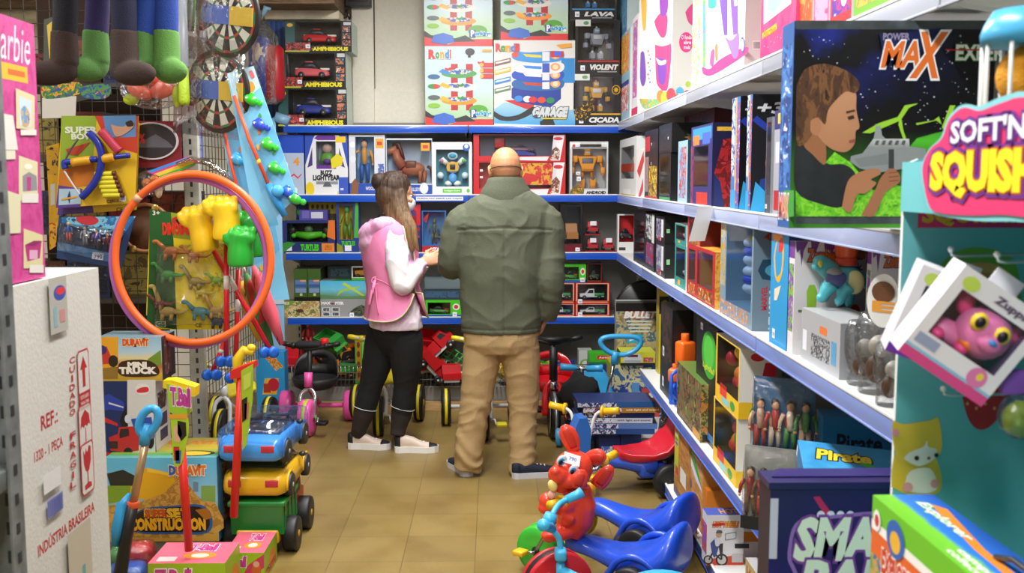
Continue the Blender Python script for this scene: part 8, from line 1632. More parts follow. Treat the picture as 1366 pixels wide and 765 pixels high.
def card(name,Z,quad,Y,label,m,kind='card',cat='toy card',thick=.004):
 """flat hanging card given by its corners in a zoomed crop; returns (root object, mesh builder maker)"""
 o=at(*Z(*quad[0]),Y);P=W2(Z,quad,Y,o);b=MB();b.prism([(p.x,p.z)for p in P],(0,0,0),(1,0,0),(0,0,1),(0,thick,0),m)
 lay=[0]
 def dec(pts,mt,curved=False):
  lay[0]+=1;q=[at(*Z(x,y),Y)-o for x,y in(curve(pts+[pts[0]],4)[:-1]if curved else pts)]
  b.add([p+V((0,-.0004*lay[0],0))for p in q],[tuple(range(len(q)))],mt)
 def txt(s_,x0,y0,x1,y1,mt,**k):
  lay[0]+=1;a=at(*Z(x0,y1),Y)-o;e=at(*Z(x1,y0),Y)-o;b.text(s_,(0,-.0004*lay[0],0),V((1,0,0)),V((0,0,1)),a.x,a.z,e.x,e.z,M(mt,.4)if isinstance(mt,str)else mt,**k)
 def fin():return b.build(name,None,o,None,label,cat)
 return o,dec,txt,fin
for k in(1,0):
 dx,dy,Yk=((0,0,YH-.02)if k==0 else(6,34,YH+.02))
 q=[(300+dx,-92+dy),(672+dx,-92+dy),(656+dx,330+dy),(272+dx,355+dy)]
 o,dec,txt,fin=card('bow_toy_card',J3,q,Yk,['yellow and lime card with blue toy bow and foam arrows','second yellow card mostly hidden behind the toy bow card'][k],M('#dcb422',.4))
 if k:dec([(272+dx,355+dy),(450+dx,345+dy),(440+dx,290+dy),(280+dx,290+dy)],'#5a3a8c');txt('CE',560+dx,320+dy,590+dx,338+dy,'#3a3016');fin();continue
 dec([(298,-92),(470,-92),(450,140),(290,170)],'#86a02a');dec([(460,-92),(672,-92),(668,90),(560,60),(500,-10)],'#c03a24');dec([(500,-92),(660,-95),(660,10),(520,14)],'#5a8ac0');dec([(290,170),(450,120),(470,240),(330,260),(284,245)],'#c8741e');dec([(284,245),(400,262),(390,352),(272,355)],'#5a3a8c');dec([(288,262),(390,262),(395,335),(285,342)],'#a8c4d8');dec([(320,70),(440,35),(380,100),(330,95)],'#b03a2a')
 txt('SUPER',320,-38,470,-8,'#d4d8c0',bold=.05);txt('BOW',350,-4,460,22,'#d4d8c0',bold=.05);dec([(540,-50),(600,-40),(640,-70),(650,-40),(600,0),(560,5)],'#c89a7c',True);dec([(610,-60),(640,-70),(650,-45),(620,-40)],'#2a1c16',True);dec([(330,300),(340,270),(344,300),(338,335)],'#2a3a6a');dec([(300,310),(380,296),(378,304),(300,318)],'#e0a030')
 txt('CE',520,316,545,332,'#3a3016');txt('80-310',545,314,590,328,'#3a3016');dec([(585,295),(615,298),(612,325),(582,322)],'#d8dce8');txt('350',588,302,608,318,'#5a64b0')
 ob=fin()
 def tb(pts,r_,mt,nm):m=MB();m.tube([at(*J3(x,y),Yk-.03)-o for x,y in curve(pts,4)],r_,mt,10);return m.build(nm,ob)
 BW=M('#1c2f9c',.35);tb([(430,-10),(470,30),(492,90),(490,150),(470,215),(430,270),(395,305)],.016,BW,'toy_bow');tb([(318,165),(312,140),(330,132),(470,118)],.014,BW,'bow_stock');tb([(350,135),(440,122)],.02,M('#dea31e',.4),'bow_grip');tb([(500,118),(555,108)],.02,M('#dea31e',.4),'bow_grip');tb([(555,108),(630,100)],.012,BW,'arrow_tip');tb([(312,175),(350,235),(395,300)],.004,'#d0d0d4','bow_string');tb([(318,165),(320,120),(345,70),(380,20)],.004,'#4a4a50','bow_string');tb([(490,-20),(530,25),(560,60),(580,80)],.02,M('#b8304c',.4),'quiver')
 for i in range(6):m=MB();a=at(*J3(470+i*7-7*0 if 0 else 462+(5-i)*8,295-i*21),Yk-.02)-o;e=at(*J3(545+(5-i)*8,293-i*21),Yk-.02)-o;f_=at(*J3(562+(5-i)*8,292-i*21),Yk-.02)-o;m.cyl(a,e,.011,M('#d8cf2a',.6),12);m.cyl(e,f_,.0115,'#5a2f1c',12);m.build('foam_arrow',ob)
o,dec,txt,fin=card('hero_figure_card',J3,[(285,400),(655,400),(590,650),(275,600)],YH-.01,'blue blister card of four small dolls under the bow card',M('#27406f',.35))
dec([(300,400),(660,395),(590,500),(480,480),(300,430)],PR(['#4a9ac8','#2a6aa8','#7abcd8','#22406c'],18,.4,3));dec([(370,398),(450,395),(480,420),(440,440),(380,425)],'#c0303a',True);dec([(280,520),(560,580),(540,620),(278,560)],'#4a7ab0');dec([(450,570),(505,575),(500,610),(446,602)],'#dde0ec');txt('790',458,582,496,602,'#5a5ab8')
ob=fin()
for i,(x,y,a_,b_)in enumerate(((335,520,'#2a62c0','#c0303a'),(415,540,'#8a8e98','#6a6e78'),(470,555,'#4a3a8a','#2a2444'),(525,570,'#7a2430','#24201e'))):
 m=MB();toy_doll(m,at(*J3(x,y),YH-.035)-o,.09,a_,b_,'#c89a7c',['#d8b83a','#6a5a50','#2a2a4a','#1c1614'][i]);m.build('mini_doll',ob)
m=MB();P=[at(*J3(x,y),YH-.06)-o for x,y in((290,430),(590,470),(550,590),(282,560))];m.loft([P,[p+V((0,.05,0))for p in P]],FILM('#ffffff',.3,.07,.5),caps=True);m.build('blister',ob)
o,dec,txt,fin=card('gold_toy_bag',J3,[(222,60),(286,40),(285,430),(240,560),(236,300)],YH+.03,'yellow and gold toy bag squeezed beside the pink box',M('#c8961e',.3,bump=.5,bscale=30));dec([(222,60),(284,60),(280,200),(230,190)],PR(['#1c1a14','#b88a1c','#2a2a30'],24,.4,1));dec([(240,430),(280,420),(272,540),(244,560)],PR(['#a84a1a','#d8a030','#7a2a12'],24,.4,4));dec([(245,240),(270,235),(268,340),(246,345)],'#b8b8ac');fin()
o=at(*J2(85,720),YH+.03);m=MB();m.prism([(.12*math.cos(a),.085*math.sin(a))for a in[2*PI*i/30 for i in range(30)]],(0,0,0),(1,0,0),(0,0,1),(0,.01,0),'#c8c4c4');m.prism([(.112*math.cos(a),.078*math.sin(a))for a in[2*PI*i/30 for i in range(30)]],(0,-.001,0),(1,0,0),(0,0,1),(0,.004,0),'#2c2428');m.text('B%',(0,-.002,0),V((1,0,0)),V((0,0,1)),-.075,-.01,-.03,.03,M('#c83a4a'),.04);m.prism([(-.1,-.03),(.1,-.03),(.07,.0),(.02,.03),(-.04,.0)],(0,-.0018,0),(1,0,0),(0,0,1),(0,.001,0),'#5a5a60');m.box((-.13,.012,-.12),(.13,.016,.09),M('#7a1c24',.4));m.build('bat_game_pack',None,o,None,'dark red pack with black oval emblem beside the bow card','game pack')
o=at(*J4(150,285),YH+.05);m=MB();m.lathe([(.1,-.02),(.115,-.02),(.115,.02),(.1,.02),(.1,-.02)],(0,0,0),(0,-1,.1),M('#8a5a34',.5),36);m.lathe([(0,-.004),(.1,-.004),(.1,.004),(0,.004)],(0,0,0),(0,-1,.1),M('#5f3b26',.6),36);r_=m.build('tambourine',None,o,None,'brown wooden tambourine behind the hoops','tambourine')
for k in range(6):a=PI*k/3;MB().cyl((.108*math.cos(a),-.024,.108*math.sin(a)),(.108*math.cos(a),-.03,.108*math.sin(a)),.016,M('#c8a85a',.3,.8),12).build('jingle',r_)
o=at(*J4(150,120),YH+.02);m=MB();m.ell((0,0,0),(.02,.02,.02),M('#d8741e',.35));m.ell((.035,.01,.012),(.022,.02,.022),M('#d8741e',.35));m.ell((.055,0,-.03),(.018,.016,.04),'#d8b8a0');m.ell((0.02,.0,.0),(.07,.03,.06),CLRB);m.build('ball_bag',None,o,None,'clear bag with orange balls above the hoops','toy bag')
o,dec,txt,fin=card('rainbow_bag_header',J4,[(152,80),(300,25),(345,40),(320,62),(215,105)],YH-.06,'rainbow coloured bag header peeking over the hoops',M('#d83a8c',.4));dec([(155,78),(300,27),(305,34),(170,84)],'#3a8ad8');dec([(180,88),(310,40),(330,46),(200,98)],'#e8c83a');dec([(195,96),(330,48),(330,55),(212,104)],'#4ab84a');fin()
o=at(*J4(320,60),YH-.05);m=MB();m.tube([(-.06,0,.01),(.0,0,.03),(.07,0,.015),(.14,0,-.03),(.2,0,-.09)],[(.05,.012),(.06,.014),(.05,.014),(.04,.012),(.03,.008)],FILM('#d8c8b8',.45,.08,.7),14,up=(0,0,1));m.build('clear_bag',None,o,None,'crumpled clear bag curving over the top of the hoops','toy bag')
def dartboard(x,y,rx,ry,Y,lab,tilt,band):
 o=at(x,y,Y);s_=Y/F;r_=thing('dartboard',lab,'dartboard',o,(R(4),tilt,R(-28)))
 Rr=ry*s_;m=MB();m.lathe([(0,-.008),(Rr*1.1,-.008),(Rr*1.14,0),(Rr*1.1,.008),(0,.008)],(0,0,0),(0,-1,0),'#1f1d1c',40)
 for k in range(20):
  a0,a1=2*PI*(k-.5)/20,2*PI*(k+.5)/20
  for(r0,r1,q)in((.1,.55,['#d8d4c4','#23201e'][k%2]),(.55,.62,['#2f7a4a','#b03a34'][k%2]),(.62,.93,['#d8d4c4','#23201e'][k%2]),(.93,1.0,['#2f7a4a','#b03a34'][k%2])):m.add([V((Rr*r_*math.cos(a),-.0085,Rr*r_*math.sin(a)))for r_,a in((r0,a0),(r1,a0),(r1,a1),(r0,a1))],[(0,1,2,3)],q)
 m.build('board',r_)
 m=MB();m.box((-Rr*.9,-.0145,-Rr*.22),(Rr*.1,-.013,Rr*.28),M('#4a62b4',.4));m.box((Rr*.1,-.0145,-Rr*.22),(Rr*.95,-.013,Rr*.28),M('#d8b43a',.4));m.box((-Rr*.95,-.016,-Rr*.75),(-Rr*.7,-.015,-Rr*.45),'#dfe2ee');m.build('paper_band',r_)
 for k in range(3):m=MB();m.tube([(-Rr*(1.25+.1*k),-.01,-Rr*.5),(-Rr*(1.2+.1*k),-.01,Rr*.4)],.006,['#2f9a4a','#c0c4c8','#2f7a44'][k],8);m.prism([(-.012,0),(.012,0),(.016,.04),(-.016,.04)],(-Rr*(1.2+.1*k),-.01,Rr*.4),(1,0,0),(0,0,1),(0,.002,0),['#3ab85a','#d8dcdc','#3aa04a'][k]);m.build('dart',r_)
 m=MB();W_=Rr*1.45;m.loft([[V((W_*sx,-.028-.01*math.sin(zz*9),Rr*1.25*zz))for sx,zz in((-1.05,-1),(.62,-1),(.62,1.1),(-1,1.15))],[V((W_*sx,.016,Rr*1.25*zz))for sx,zz in((-1.05,-1),(.62,-1),(.62,1.1),(-1,1.15))]],FILM('#f6f8fa',.16,.1,.35));m.build('clear_bag',r_);return r_
dartboard(305,22,38,47,4.55,'dartboard in clear bag hanging at the top, upper of two',R(8),0);dartboard(291,122,34,48,4.62,'dartboard in clear bag hanging below the other one',R(6),1)
def plush(lab,legs,Y,xbody):
 """legs: list of (px, foot row, ankle row, boot colour, leg colour, toe dx)"""
 o=at(xbody,-90,Y);r_=thing('plush_doll',lab,'plush toy',o);s_=Y/F
 m=MB();m.tube([(0,0,-.06),(0,0,.02),(0,0,.16),(0,0,.26)],[.07,.09,.08,.04],M(legs[0][4],.95,bump=.3,bscale=200),18);m.build('torso',r_);m=MB();m.ell((0,0,.34),(.08,.08,.09),M('#b08a6a',.95));m.build('head',r_);MB().tube([(0,0,.42),(0,0,ZC-o.z)],.003,'#2a2a2a',6).build('hang_cord',r_)
 for px,yf_,ya,boot,leg,tdx in legs:
  f_=at(px,yf_,Y)-o;a=at(px,ya,Y)-o
  m=MB();m.tube(curve([(f_.x*.5,0,-.03),((a.x+f_.x*.5)/2+.01,.0,(a.z-.03)/2),(a.x,0,a.z+.02)],5),[.042]*5+[.04]*5+[.038],M(leg,.95,bump=.3,bscale=200),16);m.build('leg',r_)
  m=MB();m.tube([a+V((0,0,.05)),a,a+V((0,-.005,-.06))],[.042,.045,.046],M(boot,.95,bump=.3,bscale=200),16);m.ell((f_.x+tdx*.9,-.03,f_.z+.042),(.046,.078,.042),M(boot,.95),(0,0,-math.copysign(min(1.3,abs(tdx)*26),-tdx)if tdx else 0));m.ell((f_.x,-.0,f_.z+.06),(.046,.05,.05),M(boot,.95))
  remesh(m,.006,5,mats=[M(boot,.95,bump=.3,bscale=200)]).build('boot',r_)
BRW,GRB,NVY,RBL='#33231f','#4f7a3c','#161a34','#22408c'
plush('plush doll legs in black trousers and brown boots, leftmost at the top',[(86,116,62,BRW,'#14141c',-.05)],3.55,84);plush('plush doll legs in navy trousers and dark brown boots, at the top centre left',[(166,116,60,'#3a2c28',NVY,.05)],3.5,150);plush('plush doll legs in purple and green boots behind the brown boots',[(128,110,60,GRB,'#2c2350',-.02)],3.65,130);plush('plush doll legs in blue trousers and green boots, rightmost at the top',[(192,116,62,GRB,RBL,-.01),(222,113,60,'#58883f',RBL,.03)],3.58,210)
o=at(246,140,4.6);m=MB();m.tube([(0,0,0),(0,0,.02),(0,0,.16)],[.02,.024,.022],M('#a9c828',.5,bump=.6,bscale=90),14);r_=m.build('toy_bat',None,o,None,'grey toy bat with lime grip hanging beside the green boots','toy bat');MB().tube([(0,0,.155),(0,0,.17),(0,0,.5)],[.02,.024,.026],M('#8c9098',.4),14).build('barrel',r_)
o=at(205,122,4.62);m=MB();CO=M('#e2654e',.35)
m.ell((-.06,0,0),(.06,.03,.035),CO,(0,.4,0));m.ell((.04,0,.01),(.06,.03,.04),CO,(0,-.4,0));m.ell((.08,0,.06),(.04,.03,.045),'#e8a898');m.ell((-.01,-.01,.05),(.035,.02,.03),'#d84a3a');r_=m.build('baby_toys',None,o,None,'coral and lime baby toys in clear bag under the green boots','toy bag');m=MB();m.ell((-.1,0,-.035),(.035,.02,.025),'#b8cc2a');m.ell((.1,.0,-.02),(.02,.02,.05),'#b8cc2a');m.build('lime_toy',r_);m=MB();m.ell((0,0,.01),(.15,.05,.09),CLRB);m.build('clear_bag',r_)
o,dec,txt,fin=card('racket_set_card',J1,[(205,440),(560,430),(570,480),(390,520),(385,600),(215,605)],YH+.02,'patterned oval racket toy and pale card in clear bag behind the brown boots',M('#3c3a34',.4));dec([(215,500),(390,490),(385,600),(215,605)],M('#c4c0b8',.5));dec([(210,470),(230,435),(400,420),(405,480),(240,505)],PR(['#b8342c','#d8a02a','#3a7a3a','#2a4a8a','#c84a2a'],40,.4,2),True);dec([(412,470),(430,438),(550,430),(566,470),(530,505),(430,500)],PR(['#b8342c','#4a8a4a','#2a4a8a','#d8a02a'],40,.4,6),True);dec([(225,100),(290,80),(300,420),(220,430)],M('#4a5048',.3));dec([(240,130),(290,90),(280,260),(255,330)],'#c8a83a');fin()
def fishcard(Z,quad,Y,lab,fish,rod=True):
 o,dec,txt,fin=card('fishing_game_card',Z,quad,Y,lab,M('#7cc4ea',.35));
 a,b,c_,d=[V((q[0],q[1]))for q in quad[:4]]
 f=lambda u,v:tuple((a.lerp(b,u)).lerp(d.lerp(c_,u),v))
 dec([f(0,0),f(1,0),f(1,.16),f(.5,.2),f(0,.17)],'#bcdcec');dec([f(0,.5),f(1,.45),f(1,.7),f(0,.8)],'#69b4e2');dec([f(.15,.12),f(.4,.06),f(.45,.1),f(.2,.16)],'#4aa84a');dec([f(.4,.13),f(.75,.1),f(.8,.16),f(.45,.18)],'#e8a83a',True);dec([f(.78,.03),f(.9,.03),f(.92,.08),f(.8,.08)],'#d86a6a',True)
 for i in range(7):u,v=.2+.6*((i*37)%10)/10,.25+.09*i;dec([f(u,v),f(u+.08,v-.01),f(u+.1,v+.02),f(u+.02,v+.03)],['#e0b83a','#3aa04a','#e88a4a'][i%3],True)
 ob=fin()
 for i,(u,v,q)in enumerate(fish):
  p=f(u,v);w_=at(*Z(*p),Y-.014)-o;m=MB();m.ell(w_,(.032,.016,.022),M(q,.3,coat=.4),(0,.5,0));m.ell(w_+V((.036,0,-.014)),(.014,.006,.014),M(q,.3),(0,.5,0));m.ell(w_+V((-.0,0,.022)),(.014,.005,.01),M(q,.3));m.ell(w_+V((-.018,-.012,.008)),(.005,.004,.005),'#f0f0f0');m.build('toy_fish',ob)
 if rod:
  pts=[at(*Z(*f(*q)),Y-.02)-o for q in rod];m=MB();m.tube(pts,.008,M('#e8562c',.4),10);m.ell(pts[1].lerp(pts[2],.5),(.01,.01,.014),'#e8c83a');m.build('fishing_rod',ob);m=MB();e=pts[-1];m.tube([e,e+V((.03,0,-.07)),e+V((.07,0,-.14))],[.016,.018,.014],M('#2f8fd0',.4),12);m.ell(e+V((.045,-.02,-.03)),(.026,.016,.026),M('#4ab0e8',.35));m.build('rod_handle',ob)
 return ob
Zid=lambda x,y:(x,y)
fishcard(Zid,[(300,190),(345,180),(386,400),(340,400)],5.2,'pale blue fishing game card behind the green toy fists',[],None)
fishcard(Zid,[(284,120),(318,112),(372,300),(322,312)],4.66,'light blue fishing game card half hidden behind the front one',[(.3,.5,'#4ab0e8')],[(.1,.3),(.12,.6),(.2,.9)])
fishcard(Zid,[(303,98),(338,88),(397,262),(360,298),(340,300)],4.55,'light blue fishing game card with green and blue fish, front one',[(.55,.22,'#2fc02a'),(.55,.4,'#2a4ac8'),(.62,.55,'#3ac832'),(.6,.72,'#35b83a'),(.75,.92,'#2a62d8'),(.9,1.0,'#3ab83a')],[(.02,.15),(.1,.45),(.28,.78)])
o,dec,txt,fin=card('dinosaur_card',J4,[(165,218),(318,240),(455,300),(452,655),(180,655),(150,600)],4.62,'green and yellow dinosaur toy card inside the hoops',M('#ecd820',.4))
dec([(163,216),(240,228),(250,330),(262,655),(152,640),(160,450)],'#1f5a26');dec([(240,228),(318,240),(330,330),(250,320)],'#8a9a28');dec([(245,250),(285,235),(310,262),(300,290),(250,285)],'#b02a1e',True);dec([(258,255),(290,245),(300,270),(270,280)],'#16140f',True);txt('DINOSAUR',212,268,330,308,'#d8341e',out=None,bold=.06)if False else txt('DINOSAUR',212,268,330,308,'#d8341e',bold=.06);txt('3+',175,222,200,238,'#e8e8d8');dec([(185,625),(222,625),(222,645),(185,645)],'#dfe4e8');txt('GS',190,628,218,643,'#2a8a3a',bold=.05);txt('CE',330,632,352,646,'#3a3a20');dec([(332,470),(362,472),(360,496),(330,494)],'#e4e6f0');txt('790',337,477,357,490,'#5a64b0')
ob=fin()
def dino(x,y,s_,q,neck):
 m=MB();p=at(*J4(x,y),4.59)-o;mt=M(q,.4);m.ell(p,(.034*s_,.016*s_,.02*s_),mt);m.tube([p+V((-.02,0,.005))*s_,p+V((-.04,0,.02+.03*neck))*s_,p+V((-.052,0,.03+.045*neck))*s_],[.012*s_,.009*s_,.007*s_],mt,8);m.ell(p+V((-.06,0,.03+.046*neck))*s_,(.014*s_,.008*s_,.009*s_),mt);m.tube([p+V((.025,0,0))*s_,p+V((.06,0,-.005))*s_,p+V((.085,0,.008))*s_],[.012*s_,.007*s_,.002],mt,8)
 for k in(-.018,.018):m.tube([p+V((k,-.006,-.01))*s_,p+V((k-.004,-.008,-.036))*s_],[.009*s_,.007*s_],mt,8)
 m.build('toy_dinosaur',ob)
for a in((240,370,1.1,'#a8642a',.2),(325,385,.9,'#b0702a',.3),(228,455,1,'#3a8a3a',.4),(330,480,1,'#8a7a3a',.8),(408,475,.8,'#7aa02a',.2),(200,560,.8,'#7a3a34',.3),(228,590,1.1,'#b8a05a',1.6),(345,590,1.1,'#4a8a94',.2),(405,585,1,'#b89a4a',1.2),(350,520,.8,'#b8a84a',.4),(410,625,.9,'#3a3a2a',.2)):dino(*a)
m=MB();P=[at(*J4(x,y),4.555)-o for x,y in((190,350),(445,340),(448,640),(180,640))];m.loft([P,[p+V((0,.05,0))for p in P]],FILM('#ffffff',.14,.08,.4));m.build('blister',ob)
for dx,dy,dY,q,lab in((-5,5,.03,'#b15fae','purple plastic hoop hanging behind the orange one'),(0,0,0,'#f0682a','bright orange plastic hoop hanging on the mesh')):
 o=at(258+dx,345+dy,4.4+dY);rx,rz=103*4.4/F,112*4.4/F
 m=MB();m.tube([(rx*math.cos(a),.02*math.sin(a),rz*math.sin(a))for a in[2*PI*i/80 for i in range(80)]],.0155,M(q,.4),12,closed=True,up=(0,1,0));r_=m.build('hoop',None,o,None,lab,'hoop')
 m=MB()
 for a in(2.35,5.5):m.tube([(rx*math.cos(t),.02*math.sin(t),rz*math.sin(t))for t in(a-.04,a,a+.04)],.0165,M('#d8b08a' if q[1]=='f' else '#c84a5a',.3),12);break
 m.build('tape',r_)
def fist(pts,w_,col,Y,lab,thumb):
 o=at(*J4(*pts[1]),Y);mt=M(col,.4,coat=.2);P=[at(*J4(*p),Y)-o for p in pts]
 m=MB();m.tube(curve([tuple(p)for p in P],4),[w_*k for k in(.98,1.04,1.06,1.04,1.0,1.0,1.02,1.04,.95)][:len(curve([tuple(p)for p in P],4))],mt,18,flat=.8);d=(P[-1]-P[0]).normalized();sd=V((d.z,0,-d.x));tp=P[-1]
 for k in range(4):c_=tp+sd*(k-1.5)*w_*.5+d*w_*.15;m.ell(c_+V((0,-w_*.2,0)),(w_*.27,w_*.5,w_*.34),mt);m.ell(c_-d*w_*.45+V((0,-w_*.5,0)),(w_*.26,w_*.25,w_*.42),mt)
 m.ell(tp+sd*w_*thumb*.95-d*w_*.35+V((0,-w_*.5,0)),(w_*.3,w_*.3,w_*.6),mt,(0,math.atan2(d.x,d.z)+.4*thumb,0))
 return remesh(m,.006,8,mats=[mt]).build('toy_fist',None,o,None,lab,'toy fist')
fist([(372,370),(355,290),(342,225)],.068,'#e8bc14',4.5,'yellow toy fist, left one inside the hoops',-1);fist([(440,330),(445,260),(435,190)],.068,'#ecc418',4.46,'yellow toy fist, right one inside the hoops',-1);fist([(495,425),(495,350),(500,300)],.066,'#24a832',4.44,'green toy fist, lower left one of the pair',-1);fist([(535,390),(530,310),(512,245)],.07,'#1f9a2c',4.54,'green toy fist, upper right one of the pair',1)
def stick(a,b,Y,lab):
 o=at(*b,Y);A=at(*a,Y+.03)-o;m=MB();m.tube([A,V((0,0,0))],.0115,M('#cf1a24',.35),12);r_=m.build('push_stick',None,o,None,lab,'push toy');m=MB();m.tube([A*.72,A*.6],.0125,M('#d8d0c8',.4),12);m.build('paper_label',r_)
 for s in(-1,1):m=MB();m.lathe([(.008,-.011),(.024,-.01),(.026,0),(.024,.01),(.008,.011)],(s*.02,-.02,-.012),(1,-.9,0),M('#1c62c8',.35),20);m.build('wheel',r_)
 MB().box((-.02,-.024,-.018),(.02,.004,.004),M('#1c62c8',.35),.004).build('axle_block',r_)
stick((302,325),(302,478),4.5,'red push stick with blue wheels straight under the yellow fist');stick((285,335),(360,466),4.56,'red push stick slanting to the right with blue wheels');stick((318,360),(314,500),4.62,'red push stick with blue wheels behind the straight one');stick((300,455),(284,496),4.6,'short red push stick with white label and blue wheels')
for k,(x0,y0,x1,y1,q,lab)in enumerate(((338,355,376,460,['#c8283a','#e05a6a','#a81c2c'],'red and pink folded toy parasol, rightmost of the bundle'),(328,365,362,462,['#c8941e','#3a7a3a','#b0241e'],'mustard and green folded toy parasol in the bundle'),(322,375,346,455,['#2a6ab0','#d8a02a','#3a8a4a'],'blue and gold folded toy parasol in the bundle'))):
 o=at(x0,y0,4.8+.05*k);e=at(x1,y1,4.8+.05*k)-o;m=MB();m.tube([V((0,0,0)),e*.15,e*.6,e],[.008,.03,.036,.012],PR(q,5,.6,k,stretch=(3,1,.4)),14);r_=m.build('folded_parasol',None,o,None,lab,'parasol');MB().tube([-e*.12,V((0,0,0))],.005,'#d8d8d8',8).build('tip',r_)
x0,x1=X_at(346,300,6.95),X_at(376,300,6.95);m=MB();m.box((x0,6.95,0),(x1,6.97,at(360,190,6.95).z),M('#8fbfe4',.5),.003);r_=m.build('pale_blue_board',None,None,None,'pale blue upright board at the left end of the back shelves','board');m=MB();m.box((x0-.004,6.944,.75),(x1+.004,6.95,.79),'#c4d8e4');m.build('trim',r_)
p=at(372,160,6.9);m=MB();m.tube([(p.x-.06,6.92,1.5),(p.x-.06,6.92,p.z),(p.x-.02,6.92,p.z+.02),(p.x+.06,6.92,p.z-.01)],.035,M('#6f9ab8',.4),14);m.build('blue_pipe',None,None,None,'grey blue bent pipe beside the punch bags','pipe')
c=FB(341,379,470,6.72,.02,.12,col='#2f9ad8',side='#2a80b8');c.h=c.h;c.text('BASKET',.3,.8,.95,.9,'#d8742a',out='#f0c83a',bold=.04,rot=-.9);c.rect(.2,.35,.7,.6,'#e8b43a',slant=.1);c.oval(.6,.5,.2,.1,'#c8283a');c.rect(.25,.38,.5,.52,'#b83a2a');c.done('basketball_toy_box','light blue basketball toy box left of the pink tricycle','box')
BY=4.22;zb=.076
x0,x1=X_at(141,650,BY),X_at(290,650,BY);zs=at(220,611,BY).z
c=PBox(x1-x0,.33,zs-zb,col=GRAD([(0,'#b88a3a'),(.25,'#c89a44'),(.5,'#8aa85a'),(.62,'#8abcd8'),(1,'#5fb4d8')],'Z',0,.36,.06,8),side='#4a94c0',top=GRAD([(0,'#6fb0c8'),(.2,'#4a9a4a'),(.5,'#b8a02a'),(1,'#a89a3a')],'Y',-.16,.16,.03,10)).setup(((x0+x1)/2,BY+.165,zb),0,'f');c.z=(180,560,3.731)
c.pcurve([(-140,430),(60,400),(140,300),(230,290),(330,400),(400,420),(404,570),(-140,575)],PR(['#b8883a','#c89a48','#a8782c','#d0a858'],30,.5,3));c.ppoly([(20,260),(60,240),(190,270),(200,310),(140,370),(60,400),(-20,390),(-30,330)],'#d8a41e');c.ppoly([(-140,270),(-60,250),(20,290),(-10,330),(-120,340)],'#2a2c26');c.ppoly([(-140,330),(-20,330),(-30,400),(-140,420)],'#7a9a2a');c.ppoly([(60,240),(190,270),(195,285),(60,262)],'#e8bc3a');c.ppoly([(290,310),(315,312),(315,360),(290,358)],'#6a8aa0');c.ppoly([(330,330),(400,330),(400,410),(330,400)],'#7aa04a')
c.pcurve([(-10,470),(60,440),(180,430),(330,425),(385,490),(360,565),(200,570),(0,560)],'#2a5a9a');c.pcurve([(0,475),(60,448),(180,440),(320,435),(370,490),(350,555),(200,560),(5,552)],'#2a1c12')
c.ptext('SUPER',50,450,160,490,'#c8501e',out='#f0c83a',bold=.06);c.ptext('SET',162,445,265,490,'#e8b42a',out='#1a140c',bold=.07);c.ptext('CONSTRUCCION',-20,495,350,548,'#e8a824',out='#1a140c',bold=.07);c.ppoly([(300,450),(360,440),(385,490),(350,500),(330,480)],'#a8681e')
c.ptext('DURAVIT',172,232,352,275,'#d8742a',out='#f0e4c8',bold=.07);c.ptext('D',172,232,200,272,'#2a62b0',bold=.07)
c.text('DURAVIT',.3,.66,.92,.84,'#c8742a','t',bold=.05);c.oval(.75,.2,.2,.14,'#2a2416','t');c.oval(.75,.2,.16,.1,'#d8b43a','t')
c.rect(.25,.15,.55,.85,PR(['#8a3a1c','#c8842a','#2a1c14','#4a8ac0'],30,.4,2),'r');c.text('DURAVIT',.1,.45,.95,.6,'#b83a4a','r',rot=PI/2,bold=.04);c.rect(.75,.1,.95,.9,'#7ab4cc','r');c.done('construction_set_box','big blue and sand coloured construction toy box behind the blue push handle','box')
z2=zs+.001;BY2=4.31
x0,x1=X_at(134,560,BY2),X_at(207,560,BY2);zt_=at(175,509,BY2).z
c=PBox(x1-x0,.2,zt_-z2,col='#1d2c5c',side='#c8c6c2',top='#c8c8c6').setup(((x0+x1)/2,BY2+.1,z2),0,'f');c.z=(130,430,4.027)
c.prect(160,310,312,725,'#cbcac6');c.ppoly([(15,410),(60,385),(140,430),(150,480),(60,470),(15,490)],'#2a3f9c');c.ppoly([(60,430),(140,455),(140,462),(60,440)],'#c8ccd8');c.ppoly([(15,500),(110,545),(110,560),(15,530)],'#c02a2c');c.ppoly([(120,530),(155,440),(165,560),(130,560)],'#15161c');c.prect(15,700,312,728,'#b0222c');c.poval(243,362,40,32,'#d8d8d4');c.pcurve([(210,366),(235,352),(270,350),(272,374),(220,380)],'#c8303a')
c.ppoly([(62,620),(110,600),(115,565),(190,560),(222,600),(222,690),(150,700),(70,690)],'#b82a2c');c.ppoly([(118,600),(124,575),(168,572),(172,610),(120,625)],'#2a2426');c.ppoly([(60,640),(110,640),(110,680),(68,680)],'#3a2426');c.poval(165,700,24,26,'#1a1a1c');c.poval(285,640,20,40,'#1a1a1c');c.ppoly([(180,520),(290,510),(300,570),(200,580)],'#2a4aa8');c.ppoly([(222,600),(310,580),(310,620),(222,660)],'#5a6a8a');c.poval(165,520,18,24,'#c8ccd8')
c.rect(.2,.55,.8,.8,PR(['#b8b4ac','#3a2a2a','#7a2a2c'],40,.4,1),'r');c.rect(.3,.3,.8,.48,'#4a3a5a','r');c.rect(.3,.1,.8,.26,'#3a3a5a','r');c.done('fire_truck_box','navy and white box with red fire truck picture on the construction toy box','box')
z3=zt_+.001;x0,x1=X_at(131,480,BY2),X_at(216,480,BY2);zt3=at(175,450,BY2).z
